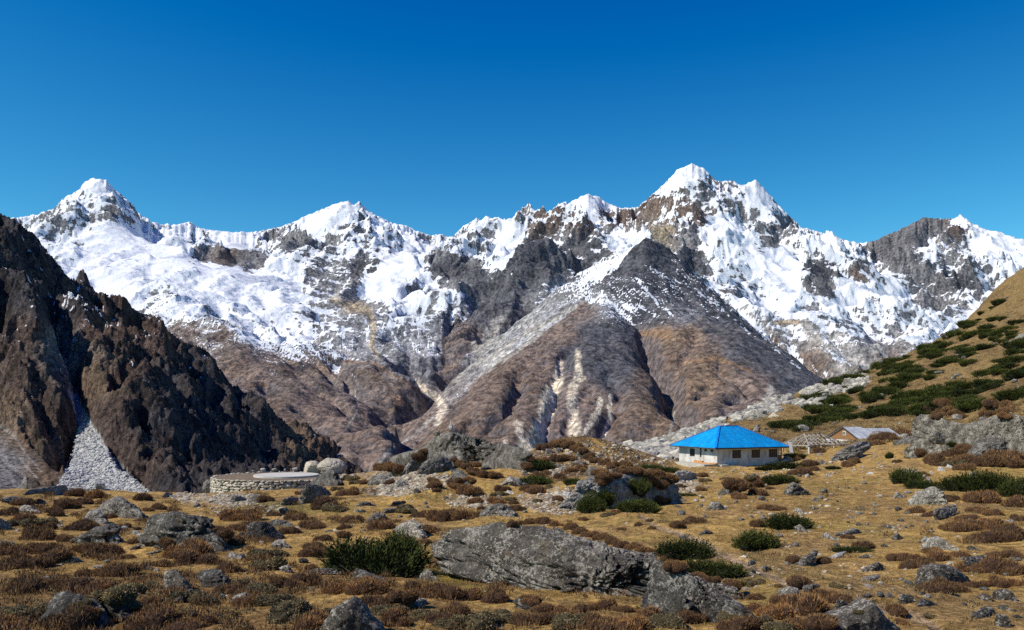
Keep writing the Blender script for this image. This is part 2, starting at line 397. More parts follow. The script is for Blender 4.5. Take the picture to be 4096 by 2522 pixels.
COVER = [(60,560,.5,gr),(200,480,.35,gr),(240,450,.7,gr),(300,500,.25,gr),(250,520,-.05,gr),(280,570,1,gr),(350,590,1,gr),(150,600,.4,gr),(200,650,.8,gr),(300,680,.7,gr),
(420,570,.5,gr),(560,575,1,gr),(540,615,-.55,rd),(600,630,-.4,gr),(480,620,-.2,gr),(400,640,.8,gr),(700,560,.2,gr),(700,580,-.1,gr),(760,540,.7,gr),(820,520,.5,gr),(860,560,.1,gr),(870,640,-.3,dk),(840,600,.2,gr),
(900,560,.7,gr),(960,580,.5,pg),(980,620,1,gr),(950,660,.9,gr),(900,690,.8,gr),(760,680,-.25,gr),(700,660,.5,gr),(620,680,.7,gr),(560,670,.9,gr),(800,660,-.1,gr),(650,640,.6,gr),
(400,700,-.1,gr),(350,660,.5,gr),(460,700,.3,gr),(520,700,.6,gr),(560,740,.6,pg),(620,780,.6,pg),(700,820,.5,br),(450,790,-.7,rd),(540,800,-.6,rd),(580,850,-.9,rd),(500,760,-.1,gr),
(640,730,.15,gr),(700,760,.1,gr),(760,790,.2,gr),(800,770,-.4,gr),(860,790,-.6,dk),(850,735,-.8,tn),(800,720,-.2,pg),(900,730,-.3,gr),(950,720,.3,gr),(1000,740,.2,gr),(960,790,-.2,gr),(920,830,-.5,gr),(1000,850,-.8,gr),(1040,800,-.4,gr),
(1000,690,.1,gr),(1060,640,-.75,dk),(1110,650,-.8,dk),(1160,680,-.4,dk),(1050,600,.5,gr),(1120,600,.9,gr),(1100,555,.2,gr),(1160,540,.4,gr),(1220,545,.7,gr),(1200,600,.9,gr),(1180,630,.5,gr),
(1300,550,-.2,rd),(1330,530,.1,rd),(1400,490,.7,gr),(1370,510,.45,rd),(1420,540,.2,rd),(1350,580,.1,gr),(1400,580,-.3,dk),(1450,550,.2,gr),(1440,600,-.1,dk),(1500,530,-.1,rd),(1480,570,.9,gr),(1530,570,.9,gr),(1350,600,0,dk),(1440,640,.3,gr),
(1250,640,-.45,dk),(1300,660,-.7,dk),(1200,720,-.8,dk),(1150,760,-.75,dk),(1250,770,-.8,dk),(1330,700,.1,gr),(1380,650,-.15,dk),(1400,700,.35,gr),(1360,740,-.3,gr),(1280,800,-.9,pg),(1180,800,-.9,pg),(1130,800,-.9,rd),(1090,860,-1,rd),(1200,850,-1,pg),(1100,720,.1,gr),(1050,740,.2,gr),
(1550,600,-1,dk),(1500,640,-.95,dk),(1600,640,-.6,dk),(1550,680,-.35,dk),(1480,700,-.35,dk),(1440,720,.1,gr),(1500,750,.0,dk),(1620,700,-.4,dk),(1560,760,-.6,dk),(1640,760,-.8,gr),(1700,720,-.4,dk),(1720,770,-.8,dk),(1650,800,-1,ob),(1590,810,-1,ob),(1500,800,-.9,dk),(1800,830,-1,dk),(1850,870,-1,dk),(1760,850,-1,dk),
(1400,740,-1,rd),(1350,800,-1,rd),(1420,800,-1,dk),(1380,860,-1,dk),(1300,860,-1,rd),(1250,920,-1,br),(1200,980,-1,br),(1150,950,-1,rd),(1100,1020,-1,br),(1300,1000,-1,rd),(1400,950,-1,rd),(1450,900,-1,dk),(1500,880,-1,dk),(1480,1000,-1,br),(1560,900,-1,br),(1600,980,-1,ob),(1680,920,-1,ob),(1720,870,-1,ob),(1700,1000,-1,br),(1800,930,-1,rd),(1780,980,-1,rd),(1600,860,-1,br),(1900,920,-1,dk),
(600,900,-1,rd),(650,960,-1,br),(560,880,-1,br),(700,880,-1,br),(780,880,-1,ob),(850,900,-1,br),(900,900,-1,br),(960,940,-1,br),(990,960,-1,ob),(750,960,-1,rd),(800,1000,-1,rd),(700,1030,-1,br),(900,1000,-1,rd),(950,1020,-1,rd),(870,1060,-1,rd),(740,860,-.6,br),(680,840,-.1,br),(1060,900,-1,rd),(1020,900,-1,gr),(980,870,-.9,gr),(640,860,-.8,rd),
(1600,450,.6,rd),(1640,430,.6,gr),(1660,420,.5,gr),(1570,490,.1,rd),(1600,520,.3,rd),(1640,500,.2,rd),(1590,560,-.2,tn),(1690,470,-.05,gr),(1680,520,-.1,rd),(1720,480,.3,gr),(1760,480,.25,gr),(1810,470,.8,gr),(1850,520,.5,gr),(1880,550,.15,gr),(1800,540,.1,gr),(1720,545,1,gr),(1780,560,.9,gr),(1840,590,-.1,gr),(1760,590,.6,gr),(1700,600,.4,gr),(1650,570,-.2,gr),(1720,640,.2,gr),(1660,620,-.5,dk),(1760,660,.5,gr),(1820,640,.8,gr),
(1900,600,.2,gr),(1950,580,.9,gr),(2000,600,.8,gr),(1960,550,.3,pg),(1880,620,.8,gr),(1960,650,-.2,dk),(1980,690,-.5,dk),(1900,660,.9,gr),(2050,620,.5,gr),(2060,660,.1,rd),(2100,650,.4,gr),(1850,700,.6,gr),(1800,700,.4,gr),(1900,720,.6,gr),(2000,740,.6,gr),(1750,700,0,gr),
(2130,600,-.8,gr),(2180,560,-.9,gr),(2240,545,-.5,gr),(2160,630,-.6,gr),(2230,600,.5,gr),(2300,540,-.1,rd),(2350,560,.6,gr),(2400,600,.8,gr),(2280,620,.3,gr),(2200,660,.1,gr),(2300,680,-.1,dk),(2360,640,.3,gr),(2220,720,-.3,gr),(2150,700,.8,gr),(2150,680,.5,gr),(2100,740,.5,gr),(2300,740,.0,gr),(2340,720,.3,gr),(2250,780,.4,gr),(2350,780,.6,gr),(2200,800,.2,pg),
(1800,760,0,pg),(1860,780,.3,pg),(1950,760,.3,gr),(1950,800,-.3,pg),(2000,840,-.4,pg),(2080,830,-.5,gr),(1850,820,-.3,rd),(1900,850,-.4,br),(1950,870,-.7,ob),(2060,870,-.8,pg),(2130,850,-.9,rd),(2100,790,.1,gr),(2180,870,-.4,pg)]
COVER += [(380,640,1,gr),(450,650,.95,gr),(500,660,.9,gr),(330,620,1,gr),(600,700,.85,gr),(650,700,.5,gr),(700,700,.5,gr),(560,760,.45,pg),(620,740,.35,gr),(600,800,.3,pg),(680,800,.3,gr),(730,800,.45,gr),(780,800,.15,gr),(700,740,.1,gr),(750,750,.0,gr),(820,760,-.2,gr),(660,770,.45,gr),
(900,700,.75,gr),(950,700,.8,gr),(1000,710,.6,gr),(1020,670,.7,gr),(960,730,.55,gr),(1000,760,.25,gr),(930,760,.0,gr),(980,800,-.2,gr),(1050,760,.2,gr),(640,830,.1,gr),(700,840,.1,gr),(760,840,-.2,gr),(860,830,-.5,gr),(950,860,-.7,gr),(1000,880,-.7,gr),(540,720,.5,gr),(430,740,.5,gr),(480,740,.4,gr),
(1780,720,.4,gr),(1850,740,.5,gr),(1900,780,.25,gr),(1980,780,.35,gr),(2060,800,.2,gr),(2120,820,.1,gr),(1820,800,.1,gr),(1900,830,.0,gr),(2000,820,.0,pg),(2240,830,.4,gr),(2300,800,.6,gr),(2200,760,.5,gr),(2080,700,.6,gr),(2020,700,.7,gr)]
bl = (.27, .275, .29)
COVER += [(330,650,.55,gr),(420,690,.3,gr),(470,600,.3,gr),(440,620,.6,gr),(170,640,.2,gr),(120,560,.1,gr),(640,650,.3,gr),(760,660,-.3,gr),(800,630,.0,gr),(880,590,.1,gr),(930,600,.3,gr),(1180,580,.1,gr),(1140,590,.2,gr)]
COVER += [(x, y, v, bl) for x, y, v in [(790,780,.0),(850,800,-.15),(910,800,-.2),(950,830,-.3),(990,840,-.45),(1020,820,-.3),(1040,850,-.5),(1060,880,-.7),(940,770,.1),(880,765,-.2),(820,800,-.1),(780,760,.2),(830,830,-.3),(880,840,-.5),(740,790,.2),(1010,775,.1),(1330,770,-.8),(1250,815,-.9),(1450,730,-.1)]]
snow0 = layered([(a, b, s * 1.0, 0) for a, b, s, c in COVER], PX, py)[..., 0]
calm = sst(0.30, 0.85, snow0)
warp = 220 * fbm2(X / 1100, YY / 1100, 3, 5)
lo = 1 - sst(4200, 6800, YY)
apron = sst(1750, 1450, PX) * sst(5000, 5800, YY) * sst(9400, 8700, YY)
amp = nearf * 0.034 * YY * (1 - 0.68 * calm) * (1 - .82 * lo) * (1 - .5 * apron)
big = ridged((X + warp) / 1500, (YY - warp) / 1500, 2, 11) - 0.45
med = ridged((X + warp) / 520, (YY + warp) / 520, 5, 23, 0.46) - 0.4
mid = ridged((X * 0.8 + YY * 0.45 + warp) / 700, (YY * 0.7 - X * 0.4) / 1100, 4, 29, 0.5) - 0.4
# keep the traced crest clean: large noise fades out there
cy = np.interp(PX[0] / D2, [c[0] for c in CREST], [crest_Y(c[0]) * 1000 for c in CREST])
nearc = 1 - np.exp(-(np.abs(YY - cy[None]) / 380.0) ** 1.2)
nr1 = 1 - 0.8 * np.exp(-((YY - ry1) / 160.0) ** 2)
Z = Z + amp * nr1 * (0.9 * big * nearc + 1.0 * med * lerp(0.28, 1, nearc) + 1.0 * lo * mid)
f1, f2, f3 = flow_map(Z + 14 * fbm2(X / 60, YY / 60, 3, 45), PX, YY, dl, dp, int(120000 * Q), int(130 * Q), 3, 3 if Q > .9 else 2)
Z = Z - (f3 * 60 + f2 * 34 + f1 * 10) * lerp(0.42, 1.3, rel) * (1 - .5 * apron) * (1 - 0.72 * calm) * (1 - .35 * sst(1700, 1500, PX) * lo) * lerp(0.35, 1, nearc) * nearf + 60 * nearf
f1, f2, f3 = flow_map(Z + 6 * fbm2(X / 40, YY / 40, 3, 46), PX, YY, dl, dp, int(160000 * Q), int(75 * Q), 4, 3 if Q > .9 else 2)
Z = Z - (f2 * 22 + f1 * 15) * lerp(0.6, 1.1, rel) * (1 - .4 * apron) * (1 - 0.75 * calm) * lerp(0.45, 1, nearc) + 20
crag = ridged((X + warp) / 210, (YY + 0.6 * Z) / 210, 6, 47, 0.55) - 0.38
rockz = sst(3400, 5200, YY + 500 * fbm2(X / 500, YY / 500, 2, 48)) * (1 - .6 * sst(4600, 5600, YY) * (PX < 1750)) 
Z = Z + crag * (12 + 34 * rockz + 40 * sst(6500, 8500, YY)) * (1 - 0.85 * calm) * (1 - .4 * apron) * lerp(0.4, 1, nearc)
print("carved", round(time.time() - T0, 1), "s")
fine = lic(lambda a, b: n2(a / 34, b / 34, 51), Z, PX, YY, dl, dp, 160, 7)
Z = Z + fine * lerp(1.5, 16, rel) * (1 - 0.8 * calm)
Z = Z + fbm2(X / 70, (YY + 1.3 * Z) / 70, 5, 61, 0.6) * lerp(9, 18, rel) * (1 - 0.75 * calm)
# match the traced skyline: only the crest zone is shifted
py = HY - F * Z / YY
tgt = np.interp(PX[0] / D2, [c[0] for c in CREST], [c[1] * D2 for c in CREST]) + 9.0 * fbm2(PX[0] / 20, PX[0] * 0, 4, 71, .6)
top = py.min(0); kern = np.ones(5) / 5
dlt = np.convolve(np.pad(top - tgt, 2, mode='edge'), kern, 'valid')
dlt = np.convolve(np.pad(dlt, 10, mode='edge'), np.ones(21) / 21, 'valid')
Z = Z + dlt[None] * YY / F * np.exp(-(np.minimum(YY - cy[None], 0) / 1100.0) ** 2)
for _ in range(2):
    py = HY - F * Z / YY; dlt = py.min(0) - tgt
    Z = Z + dlt[None] * YY / F * np.exp(-(np.minimum(YY - cy[None], 0) / 240.0) ** 2)
tg1 = np.interp(PX[0] / D2, [p[0] for p in RID1], [p[1] * D2 for p in RID1]) + 7 * fbm2(PX[0] / 40, PX[0] * 0 + 5, 4, 72)
tg2 = np.interp(PX[0] / D2, [p[0] for p in RID2], [p[1] * D2 for p in RID2]) + 7 * fbm2(PX[0] / 40, PX[0] * 0 + 6, 4, 73)
for tgx, ryx, x0, x1, wd in ((tg1, ry1, 960, 2190, 420), (tg2, ry2, 1070, 1435, 500), (tg1, ry1, 960, 2190, 200)):
    py = HY - F * Z / YY; m_ = (YY < ryx + 0.4 * wd) & (YY > ryx - 1.2 * wd); tp = np.where(m_, py, 9e9).min(0); ok = (PX[0] > x0 * D2) & (PX[0] < x1 * D2) & (tp < 1e6)
    d_ = np.where(ok, tp - tgx, 0); d_ = np.convolve(np.pad(d_, 4, mode='edge'), np.ones(9) / 9, 'valid')
    Z = Z + np.clip(d_, -90, 90)[None] * YY / F * np.exp(-((YY - ryx) / wd) ** 2)
py = HY - F * Z / YY
gx = np.gradient(Z, axis=1) / dp * F / YY; gyy = np.gradient(Z, axis=0) / dl / YY - gx * (PX - CX) / F
steep = np.hypot(gx, gyy)
# surface cover: (x, y, snow cover -1..1, colour r g b)
fld = layered([(a, b, s * 1.0, *c) for a, b, s, c in COVER], PX + 26 * fbm2(X / 260, YY / 260, 3, 77), py + 22 * fbm2(X / 260 + 9, YY / 260, 3, 78), 3.4)
snow, col = fld[..., 0], fld[..., 1:4]
SY = YY + 1.5 * Z; nz = fbm2(X / 170, SY / 170, 5, 81, 0.52); st = lic(lambda a, b: fbm2(a / 26, b / 26, 2, 91), Zb, PX, YY, dl, dp, 300, 9)
st = st / st.std() * .35
nlo = int(np.searchsorted(YY[:, 0], 6000)); f9 = lic(lambda a, b: fbm2(a / 9, b / 9, 2, 97), Zb[:nlo], PX[:nlo], YY[:nlo], dl, dp, 110, 6, 1); f9 = f9 / f9.std(); f9 = np.concatenate([f9 * sst(6000, 4500, YY[:nlo]), np.zeros_like(YY[nlo:])])
band = fbm2(X / 330 + Z / 500, (Z + 0.28 * X + 60 * fbm2(X / 700, YY / 700, 2, 96)) / 34.0, 3, 95)          # ledges: near-level strata hold snow
fl = f2 - 0.7
sn = snow * 1.3 + 0.5 * nz + lerp(.55, 0.55, sst(5200, 7500, YY)) * st + .42 * f9 * sst(-1.0, -.55, snow) + 0.75 * band * lerp(.6, 1, rel) + 0.22 * fl - 0.30 * np.clip(steep - 1.1, -0.6, 1.4) * lerp(1, 1.5, rel) + 0.14
s6 = lic(lambda a, b: fbm2(a / 50, b / 50, 3, 105, .6), Zb, PX, YY, dl, dp, 520, 10); s6 = s6 / s6.std()
rk = .85 * sst(.0, .30, .05 * s6 + .0 * f9 + .75 * fbm2(X / 130, SY / 130, 5, 103, .68) + .45 * (steep - .75) + .3 * fbm2(X / 420, YY / 420, 2, 104) - .05) * sst(-.35, -.7, snow)
col = col * (1 - .75 * rk[..., None]) + np.array([.078, .078, .090]) * .75 * rk[..., None]
def stroke(pts, soft=0.5, wob=6):
    global sn, col
    d, wd = dist_poly(PX + wob * fbm2(X / 70, YY / 70, 3, 33), py + wob * fbm2(X / 70, YY / 70, 3, 34), pts)
    return 1 - sst(1 - soft, 1 + soft, d / wd)
def paint(pts, c, k=1.0, soft=0.5, wob=8):
    global col, sn
    m = stroke(pts, soft, wob) * k; col = col * (1 - m[..., None]) + np.array(c) * m[..., None]; sn = sn - 1.2 * m
def snowline(pts, k=1.3, soft=0.9, wob=9):
    global sn
    sn = sn + k * stroke(pts, soft, wob) * (0.45 + 1.3 * st + 0.4 * nz + .5 * f9)
cream = (.50, .44, .35)
for P in [ # landslide scars and pale gullies
 [(1385,845,5),(1388,900,7),(1370,950,9),(1375,1000,9),(1380,1060,12),(1385,1090,14)],
 [(1345,870,5),(1335,920,10),(1315,960,13),(1300,1010,11),(1280,1060,13),(1272,1095,14)],
 [(1330,930,6),(1325,990,5),(1300,1040,5),(1290,1095,8)],
 [(1245,1020,9),(1250,1050,6),(1262,1090,7)], [(1215,1060,5),(1205,1090,5)],
 [(1440,960,5),(1425,1000,6),(1400,1040,4),(1395,1070,5)], [(1465,950,3),(1462,1010,4),(1440,1060,3)],
 [(1400,905,4),(1380,930,4)],
 [(1000,922,4),(1030,945,6),(1055,960,7),(1062,985,8),(1050,1010,7)], ]:
    paint([(a, b, c * 1.3) for a, b, c in P], cream, 0.95, 0.5, 15)
for P in [[(1195,775,14),(1180,800,12),(1150,840,7),(1120,870,5)], [(1400,722,6),(1330,765,5),(1260,800,5),(1190,850,6),(1130,880,5),(1090,915,4)],
 [(1300,800,4),(1200,870,3),(1110,930,3)], [(905,1113,5),(920,1095,4),(990,1045,3),(1040,1000,4)], [(1072,925,3),(1066,950,3),(1080,965,3)],
 [(830,1030,3),(860,980,2),(850,940,2)], [(1150,860,6),(1135,820,6)], [(1850,930,7),(1830,960,6)], [(1600,1060,4),(1620,990,3)]]:
    paint(P, (.30, .285, .26), 0.8, 0.6, 9)
for P in [[(800,722,7),(840,735,9),(885,748,9),(898,790,7),(890,830,6),(905,855,5)], [(1860,775,6),(1910,775,8)], [(1590,560,6),(1610,545,6)]]:
    paint(P, tn, 0.9, 0.5)
for P in [[(1930,775,10),(1960,790,6)], [(2080,815,7),(2120,850,10)]]: paint(P, pg, 0.85, 0.6)
for P in [[(820,868,3),(900,872,3),(1000,935,3)], [(600,925,3),(640,925,4)], [(960,955,4),(940,985,3)], [(1540,800,5),(1600,800,14)], [(1640,870,3),(1720,860,5),(1800,890,3)]]:
    paint(P, (.24, .15, .085), 0.7, 0.8)
for P in [ # snow chutes and moraine crests
 [(500,690,18),(560,745,17),(620,785,15),(680,815,10),(740,850,13),(790,880,9),(850,905,3)], [(640,800,6),(700,850,5),(740,890,2)], [(720,835,6),(800,850,3),(860,865,2)],
 [(760,770,3),(780,800,3)], [(880,770,3),(882,810,4),(893,840,2)], [(960,790,3),(1000,840,3),(1030,870,1)], [(930,775,3),(955,830,2)], [(1000,790,2),(1010,830,2)],
 [(1440,700,5),(1480,740,5),(1520,780,3)], [(1470,690,3),(1530,730,3),(1600,780,2)], [(1520,660,3),(1580,730,3),(1640,780,2)], [(1560,640,2),(1620,680,2)],
 [(1760,740,8),(1820,790,8),(1900,850,6),(1960,890,4),(2000,905,3)], [(1850,830,4),(1920,880,4)], [(1900,790,3),(2000,850,3),(2060,890,2)], [(1680,700,5),(1750,760,4),(1810,810,3)],
 [(960,745,9),(1020,735,9),(1080,720,7)], [(1400,690,9),(1410,720,8)], [(1430,640,10),(1400,665,6)], [(900,715,5),(980,715,5)], [(330,700,4),(370,740,4)],
 [(870,600,4),(880,640,6),(860,690,5)], [(1050,730,6),(1000,760,4)],[(1700,610,14),(1740,650,10),(1700,690,6)],[(2100,690,14),(2180,730,10),(2230,760,8)],[(1560,880,0.1),(1561,881,0.1)]]:
    snowline(P)
for P in [[(1050,625,20),(1130,640,16),(1150,665,10)], [(1965,640,8),(1985,690,10)], [(2110,600,12),(2160,580,14),(2230,540,8)], [(480,610,14),(560,615,18),(620,625,16)], [(690,575,12),(740,570,9)], [(870,620,14),(850,680,10)], [(1660,565,8),(1645,610,9)], [(1400,555,10),(1380,590,12)]]:
    sn = sn - 1.5 * stroke(P, 0.7, 14)
var = fbm2(X / 90, SY / 90, 4, 101, 0.6); var2 = lic(lambda a, b: fbm2(a / 40, b / 40, 2, 93), Zb, PX, YY, dl, dp, 240, 6)
ribs = np.clip((0.75 - f2) * 1.0, -.5, .8)
col = col * np.clip(1 + 0.30 * var + 0.11 * rel * var2 / var2.std() - 0.25 * ribs + .45 * fbm2(X / 13, SY / 13, 2, 108, .7) * sst(6500, 4500, YY) + 0.35 * band * rel + .5 * fbm2(X / 28, SY / 28, 3, 107, .7), 0.35, 1.9)[..., None]
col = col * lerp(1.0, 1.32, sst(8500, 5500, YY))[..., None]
snow_v = np.clip(0.5 + sn * 1.25, 0, 1)
MK = NT("mountain_rock_and_snow")
P_ = MK.gen_pos(); s1 = MK.noise(P_, 1 / 22.0, 6, 0.65); s2 = MK.noise(P_, 1 / 70.0, 4)
base = MK.attr("ground_tint", True)
c1 = MK.mix(MK.rng(s1, 0.36, 0.64), (0.5, 0.5, 0.52), (1.5, 1.46, 1.42)); c2 = MK.mix(1.0, base, c1, 'MULTIPLY')
s3 = MK.noise(MK.scale(P_, (1 / 60.0, 1 / 60.0, 1 / 14.0)), 1.0, 5, 0.68)
sa = MK.math('ADD', MK.attr("snow"), MK.math('ADD', MK.math('MULTIPLY', MK.math('SUBTRACT', s1, 0.5), 1.0), MK.math('MULTIPLY', MK.math('SUBTRACT', s3, 0.5), 1.3)))
sm = MK.rng(sa, 0.42, 0.58)
MK.col(MK.mix(sm, c2, (0.73, 0.75, 0.79)))
hh = MK.noise(P_, 1 / 30.0, 8, 0.62)
MK.nor(MK.bump(MK.noise(P_, 1 / 9.0, 5, 0.7), 5.0, 0.7, MK.bump(MK.math('MULTIPLY', hh, MK.rng(sm, 0, 1, 1.0, 0.35)), 20.0, 0.9)))
MK.b.inputs['Specular IOR Level'].default_value = 0.1
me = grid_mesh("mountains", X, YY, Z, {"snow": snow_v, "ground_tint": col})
tag(link("mountains", me, mat=MK.m), "snow covered mountain range with dark rocky lower slopes behind the valley", kind='structure')
print("far range", round(time.time() - T0, 1), "s")

f9 = 0.0
# ------------------------------------------------------------ near left mountainside (with the talus cone)
L = []
for P in [
 [(-140,470,1.6),(-60,490,1.6),(0,513,1.62),(30,525,1.65),(80,560,1.7),(120,610,1.75),(160,660,1.8),(180,675,1.85),(230,700,1.9),(300,712,2.0),(320,742,2.02),(345,752,2.04),(390,765,2.1),(400,790,2.12),(440,820,2.2),(490,835,2.28),(515,862,2.32),(530,905,2.38),(570,965,2.45),(600,990,2.5),(620,1015,2.55),(680,1080,2.7),(712,1115,2.8)],
 [(660,1066,2.95),(700,1066,2.95),(750,1062,2.9),(800,1074,2.85),(850,1098,2.8),(885,1122,2.75),(930,1160,2.7)],
 [(-140,560,2.0),(0,600,2.1),(120,700,2.2),(230,780,2.4),(400,880,2.7),(520,990,3.0),(620,1100,3.2)],
 [(-60,620,1.45),(40,660,1.48),(60,750,1.35),(85,850,1.25),(60,950,1.17),(110,1040,1.1),(140,1100,1.03)],
 [(0,620,1.55),(10,760,1.45),(0,880,1.35)],
 [(130,790,1.52),(140,840,1.45),(155,890,1.38),(175,945,1.3),(195,1000,1.2)],
 [(140,690,1.72),(190,770,1.52),(215,860,1.36),(225,900,1.28),(270,980,1.15),(330,1060,1.05),(385,1120,.99),(420,1185,.95)],
 [(240,750,1.85),(270,840,1.65),(330,900,1.5),(400,960,1.3)],
 [(300,720,1.98),(340,820,1.72),(390,900,1.5),(430,970,1.32),(470,1060,1.2),(480,1130,1.15),(500,1180,1.1)],
 [(390,768,2.08),(420,860,1.98),(450,960,1.8),(500,1060,1.62),(530,1130,1.5)],
 [(480,840,2.25),(520,930,2.1),(570,1030,1.9),(620,1120,1.75)],
 [(450,880,2.15),(490,980,1.95),(540,1080,1.75),(570,1150,1.6)],
 [(195,1000,1.2),(215,1050,1.12),(225,1100,1.04),(240,1160,.96),(250,1200,.9)],
 [(175,1085,1.08),(165,1120,1.0),(150,1150,.96)], [(250,1085,1.04),(310,1140,.96),(370,1192,.9)],
 [(-140,960,1.2),(0,1020,1.12),(60,1070,1.06),(120,1120,1.0),(190,1185,.93)],
 [(-140,1190,.8),(0,1200,.8),(200,1215,.8),(400,1215,.82),(520,1200,.9),(620,1190,1.2),(720,1185,1.6)],
 [(-140,1290,.5),(200,1300,.5),(500,1300,.5),(900,1290,.6),(900,1200,1.4),(800,1160,2.0),(950,1200,2.2)],
 ]: L += line(P, 3)
PX, YY, Z, dl, dp = sheet(L, -450, 1560, 620, 480, 3100, 900)
X = (PX - CX) / F * YY; Zb = Z.copy()
wp = 34 * fbm2(X / 200, YY / 200, 3, 205)
r1 = ridged((X + wp) / 230, (YY + wp) / 230, 6, 211, 0.55) - 0.42
AC = [(-140,1050,1.0,0),(0,1090,0,0)]
py0 = HY - F * Z / YY
def inpoly(PXa, PYa, poly):
    poly = np.array(poly, float) * D2; r = np.zeros(PXa.shape, bool); j = len(poly) - 1
    for i in range(len(poly)):
        xi, yi = poly[i]; xj, yj = poly[j]
        c = ((yi > PYa) != (yj > PYa)) & (PXa < (xj - xi) * (PYa - yi) / (yj - yi + 1e-9) + xi); r ^= c; j = i
    return r
cone = [(162,935),(185,945),(205,990),(235,1040),(262,1085),(300,1130),(345,1170),(385,1200),(400,1260),(120,1260),(140,1170),(158,1120),(180,1075),(188,1020)]
fan = [(-300,960),(0,1018),(60,1062),(120,1110),(160,1150),(200,1260),(-300,1260)]
Wc = np.zeros(PX.shape, np.float32)
for (poly, v) in ((cone, 1.0), (fan, 1.0)): Wc = np.maximum(Wc, inpoly(PX, py0, poly) * v)
for _ in range(6):
    Wc = (Wc + np.roll(Wc, 1, 0) + np.roll(Wc, -1, 0) + np.roll(Wc, 1, 1) + np.roll(Wc, -1, 1)) / 5
rough = 1 - 0.93 * Wc
Z = Z + rough * (62 * r1 * sst(700, 1500, YY) + 24 * r1)
f1, f2, f3 = flow_map(Z + 4 * fbm2(X / 18, YY / 18, 3, 245), PX, YY, dl, dp, int(70000 * Q), int(100 * Q), 5, 3 if Q > .9 else 2)
Z = Z - rough * (f3 * 20 + f2 * 11 + f1 * 4) + 16 * rough
f1, f2, f3 = flow_map(Z + 2 * fbm2(X / 10, YY / 10, 3, 246), PX, YY, dl, dp, int(110000 * Q), int(80 * Q), 6)
Z = Z - rough * (f2 * 11 + f1 * 6) + 9 * rough
Z = Z + rough * 13 * (ridged((X + wp) / 60, (YY + .3 * Z) / 60, 5, 262, .55) - .4)
Z = Z + rough * 11 * (ridged(X / 20, (YY + .6 * Z) / 22, 4, 263, .55) - .4)
Z = Z + (0.10 + 0.9 * rough) * (fbm2(X / 26, YY / 26, 5, 261, 0.6) * 7)
rimx = [p[0] * D2 for p in [(-140,0),(0,0),(30,0),(80,0),(120,0),(160,0),(180,0),(230,0),(300,0),(320,0),(345,0),(390,0),(400,0),(440,0),(490,0),(515,0),(530,0),(570,0),(600,0),(620,0),(680,0),(712,0)]]
rimy = [v * D2 for v in (470,513,525,560,610,660,675,700,712,742,752,765,790,820,835,862,905,965,990,1015,1080,1115)]
rY = np.interp(PX[0], rimx, [1600,1620,1650,1700,1750,1800,1850,1900,2000,2020,2040,2100,2120,2200,2280,2320,2380,2450,2500,2550,2700,2800])
tg = np.interp(PX[0], rimx, rimy) + 9 * fbm2(PX[0] / 42, PX[0] * 0 + 3, 4, 266)
for s_ in (260.0, 120.0):
    py = HY - F * Z / YY; m_ = YY < (rY[None] + 150); top = np.where(m_, py, 9e9).min(0)
    dlt = np.where(PX[0] < 712 * D2, top - tg, 0); dlt = np.convolve(np.pad(dlt, 7, mode='edge'), np.ones(15) / 15, 'valid') if s_ > 200 else np.convolve(np.pad(dlt, 2, mode='edge'), np.ones(5) / 5, 'valid')
    Z = Z + (dlt * sst(712 * D2, 690 * D2, PX[0]))[None] * YY / F * np.exp(-(np.minimum(YY - rY[None], 0) / s_) ** 2)
lim = np.interp(PX, [1300, 1380, 1480, 1560], [1700, 1835, 1900, 1990]); Z = np.where(PX > 1300, np.minimum(Z, -(lim - HY) / F * YY), Z)
py = HY - F * Z / YY
gx = np.gradient(Z, axis=1) / dp * F / YY; gyy = np.gradient(Z, axis=0) / dl / YY - gx * (PX - CX) / F; steep = np.hypot(gx, gyy)
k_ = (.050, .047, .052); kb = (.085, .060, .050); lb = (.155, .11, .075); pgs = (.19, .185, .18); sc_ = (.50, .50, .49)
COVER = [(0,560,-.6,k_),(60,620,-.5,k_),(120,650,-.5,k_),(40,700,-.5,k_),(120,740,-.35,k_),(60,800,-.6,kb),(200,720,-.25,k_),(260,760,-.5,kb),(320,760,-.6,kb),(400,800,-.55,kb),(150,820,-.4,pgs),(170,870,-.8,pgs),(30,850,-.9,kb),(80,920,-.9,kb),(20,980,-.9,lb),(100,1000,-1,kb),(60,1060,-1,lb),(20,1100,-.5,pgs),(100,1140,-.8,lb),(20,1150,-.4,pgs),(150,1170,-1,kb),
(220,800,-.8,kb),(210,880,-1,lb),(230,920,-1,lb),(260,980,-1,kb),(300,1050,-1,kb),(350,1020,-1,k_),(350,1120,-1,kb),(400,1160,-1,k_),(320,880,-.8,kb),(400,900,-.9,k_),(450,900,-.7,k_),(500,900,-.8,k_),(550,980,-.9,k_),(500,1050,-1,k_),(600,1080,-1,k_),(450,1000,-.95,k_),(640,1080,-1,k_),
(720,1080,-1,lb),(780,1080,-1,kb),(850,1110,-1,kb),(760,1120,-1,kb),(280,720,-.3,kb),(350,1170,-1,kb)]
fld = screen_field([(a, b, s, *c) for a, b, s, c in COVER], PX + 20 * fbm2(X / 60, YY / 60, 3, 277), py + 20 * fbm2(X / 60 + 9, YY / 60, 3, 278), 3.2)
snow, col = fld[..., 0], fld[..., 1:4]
nz = fbm2(X / 40, YY / 40, 4, 299); st = lic(lambda a, b: fbm2(a / 9, b / 9, 2, 291), Zb, PX, YY, dl, dp, 90, 8); st = st / st.std() * .25
sn = snow * 1.0 + 0.5 * fbm2(X / 40, YY / 40, 5, 281, 0.6) + 1.3 * st - 0.3 * (steep - 1.1) + 0.03
cm = inpoly(PX + 10 * fbm2(X / 12, YY / 12, 3, 290), py + 6 * fbm2(X / 12, YY / 12, 3, 292), cone).astype(np.float32)
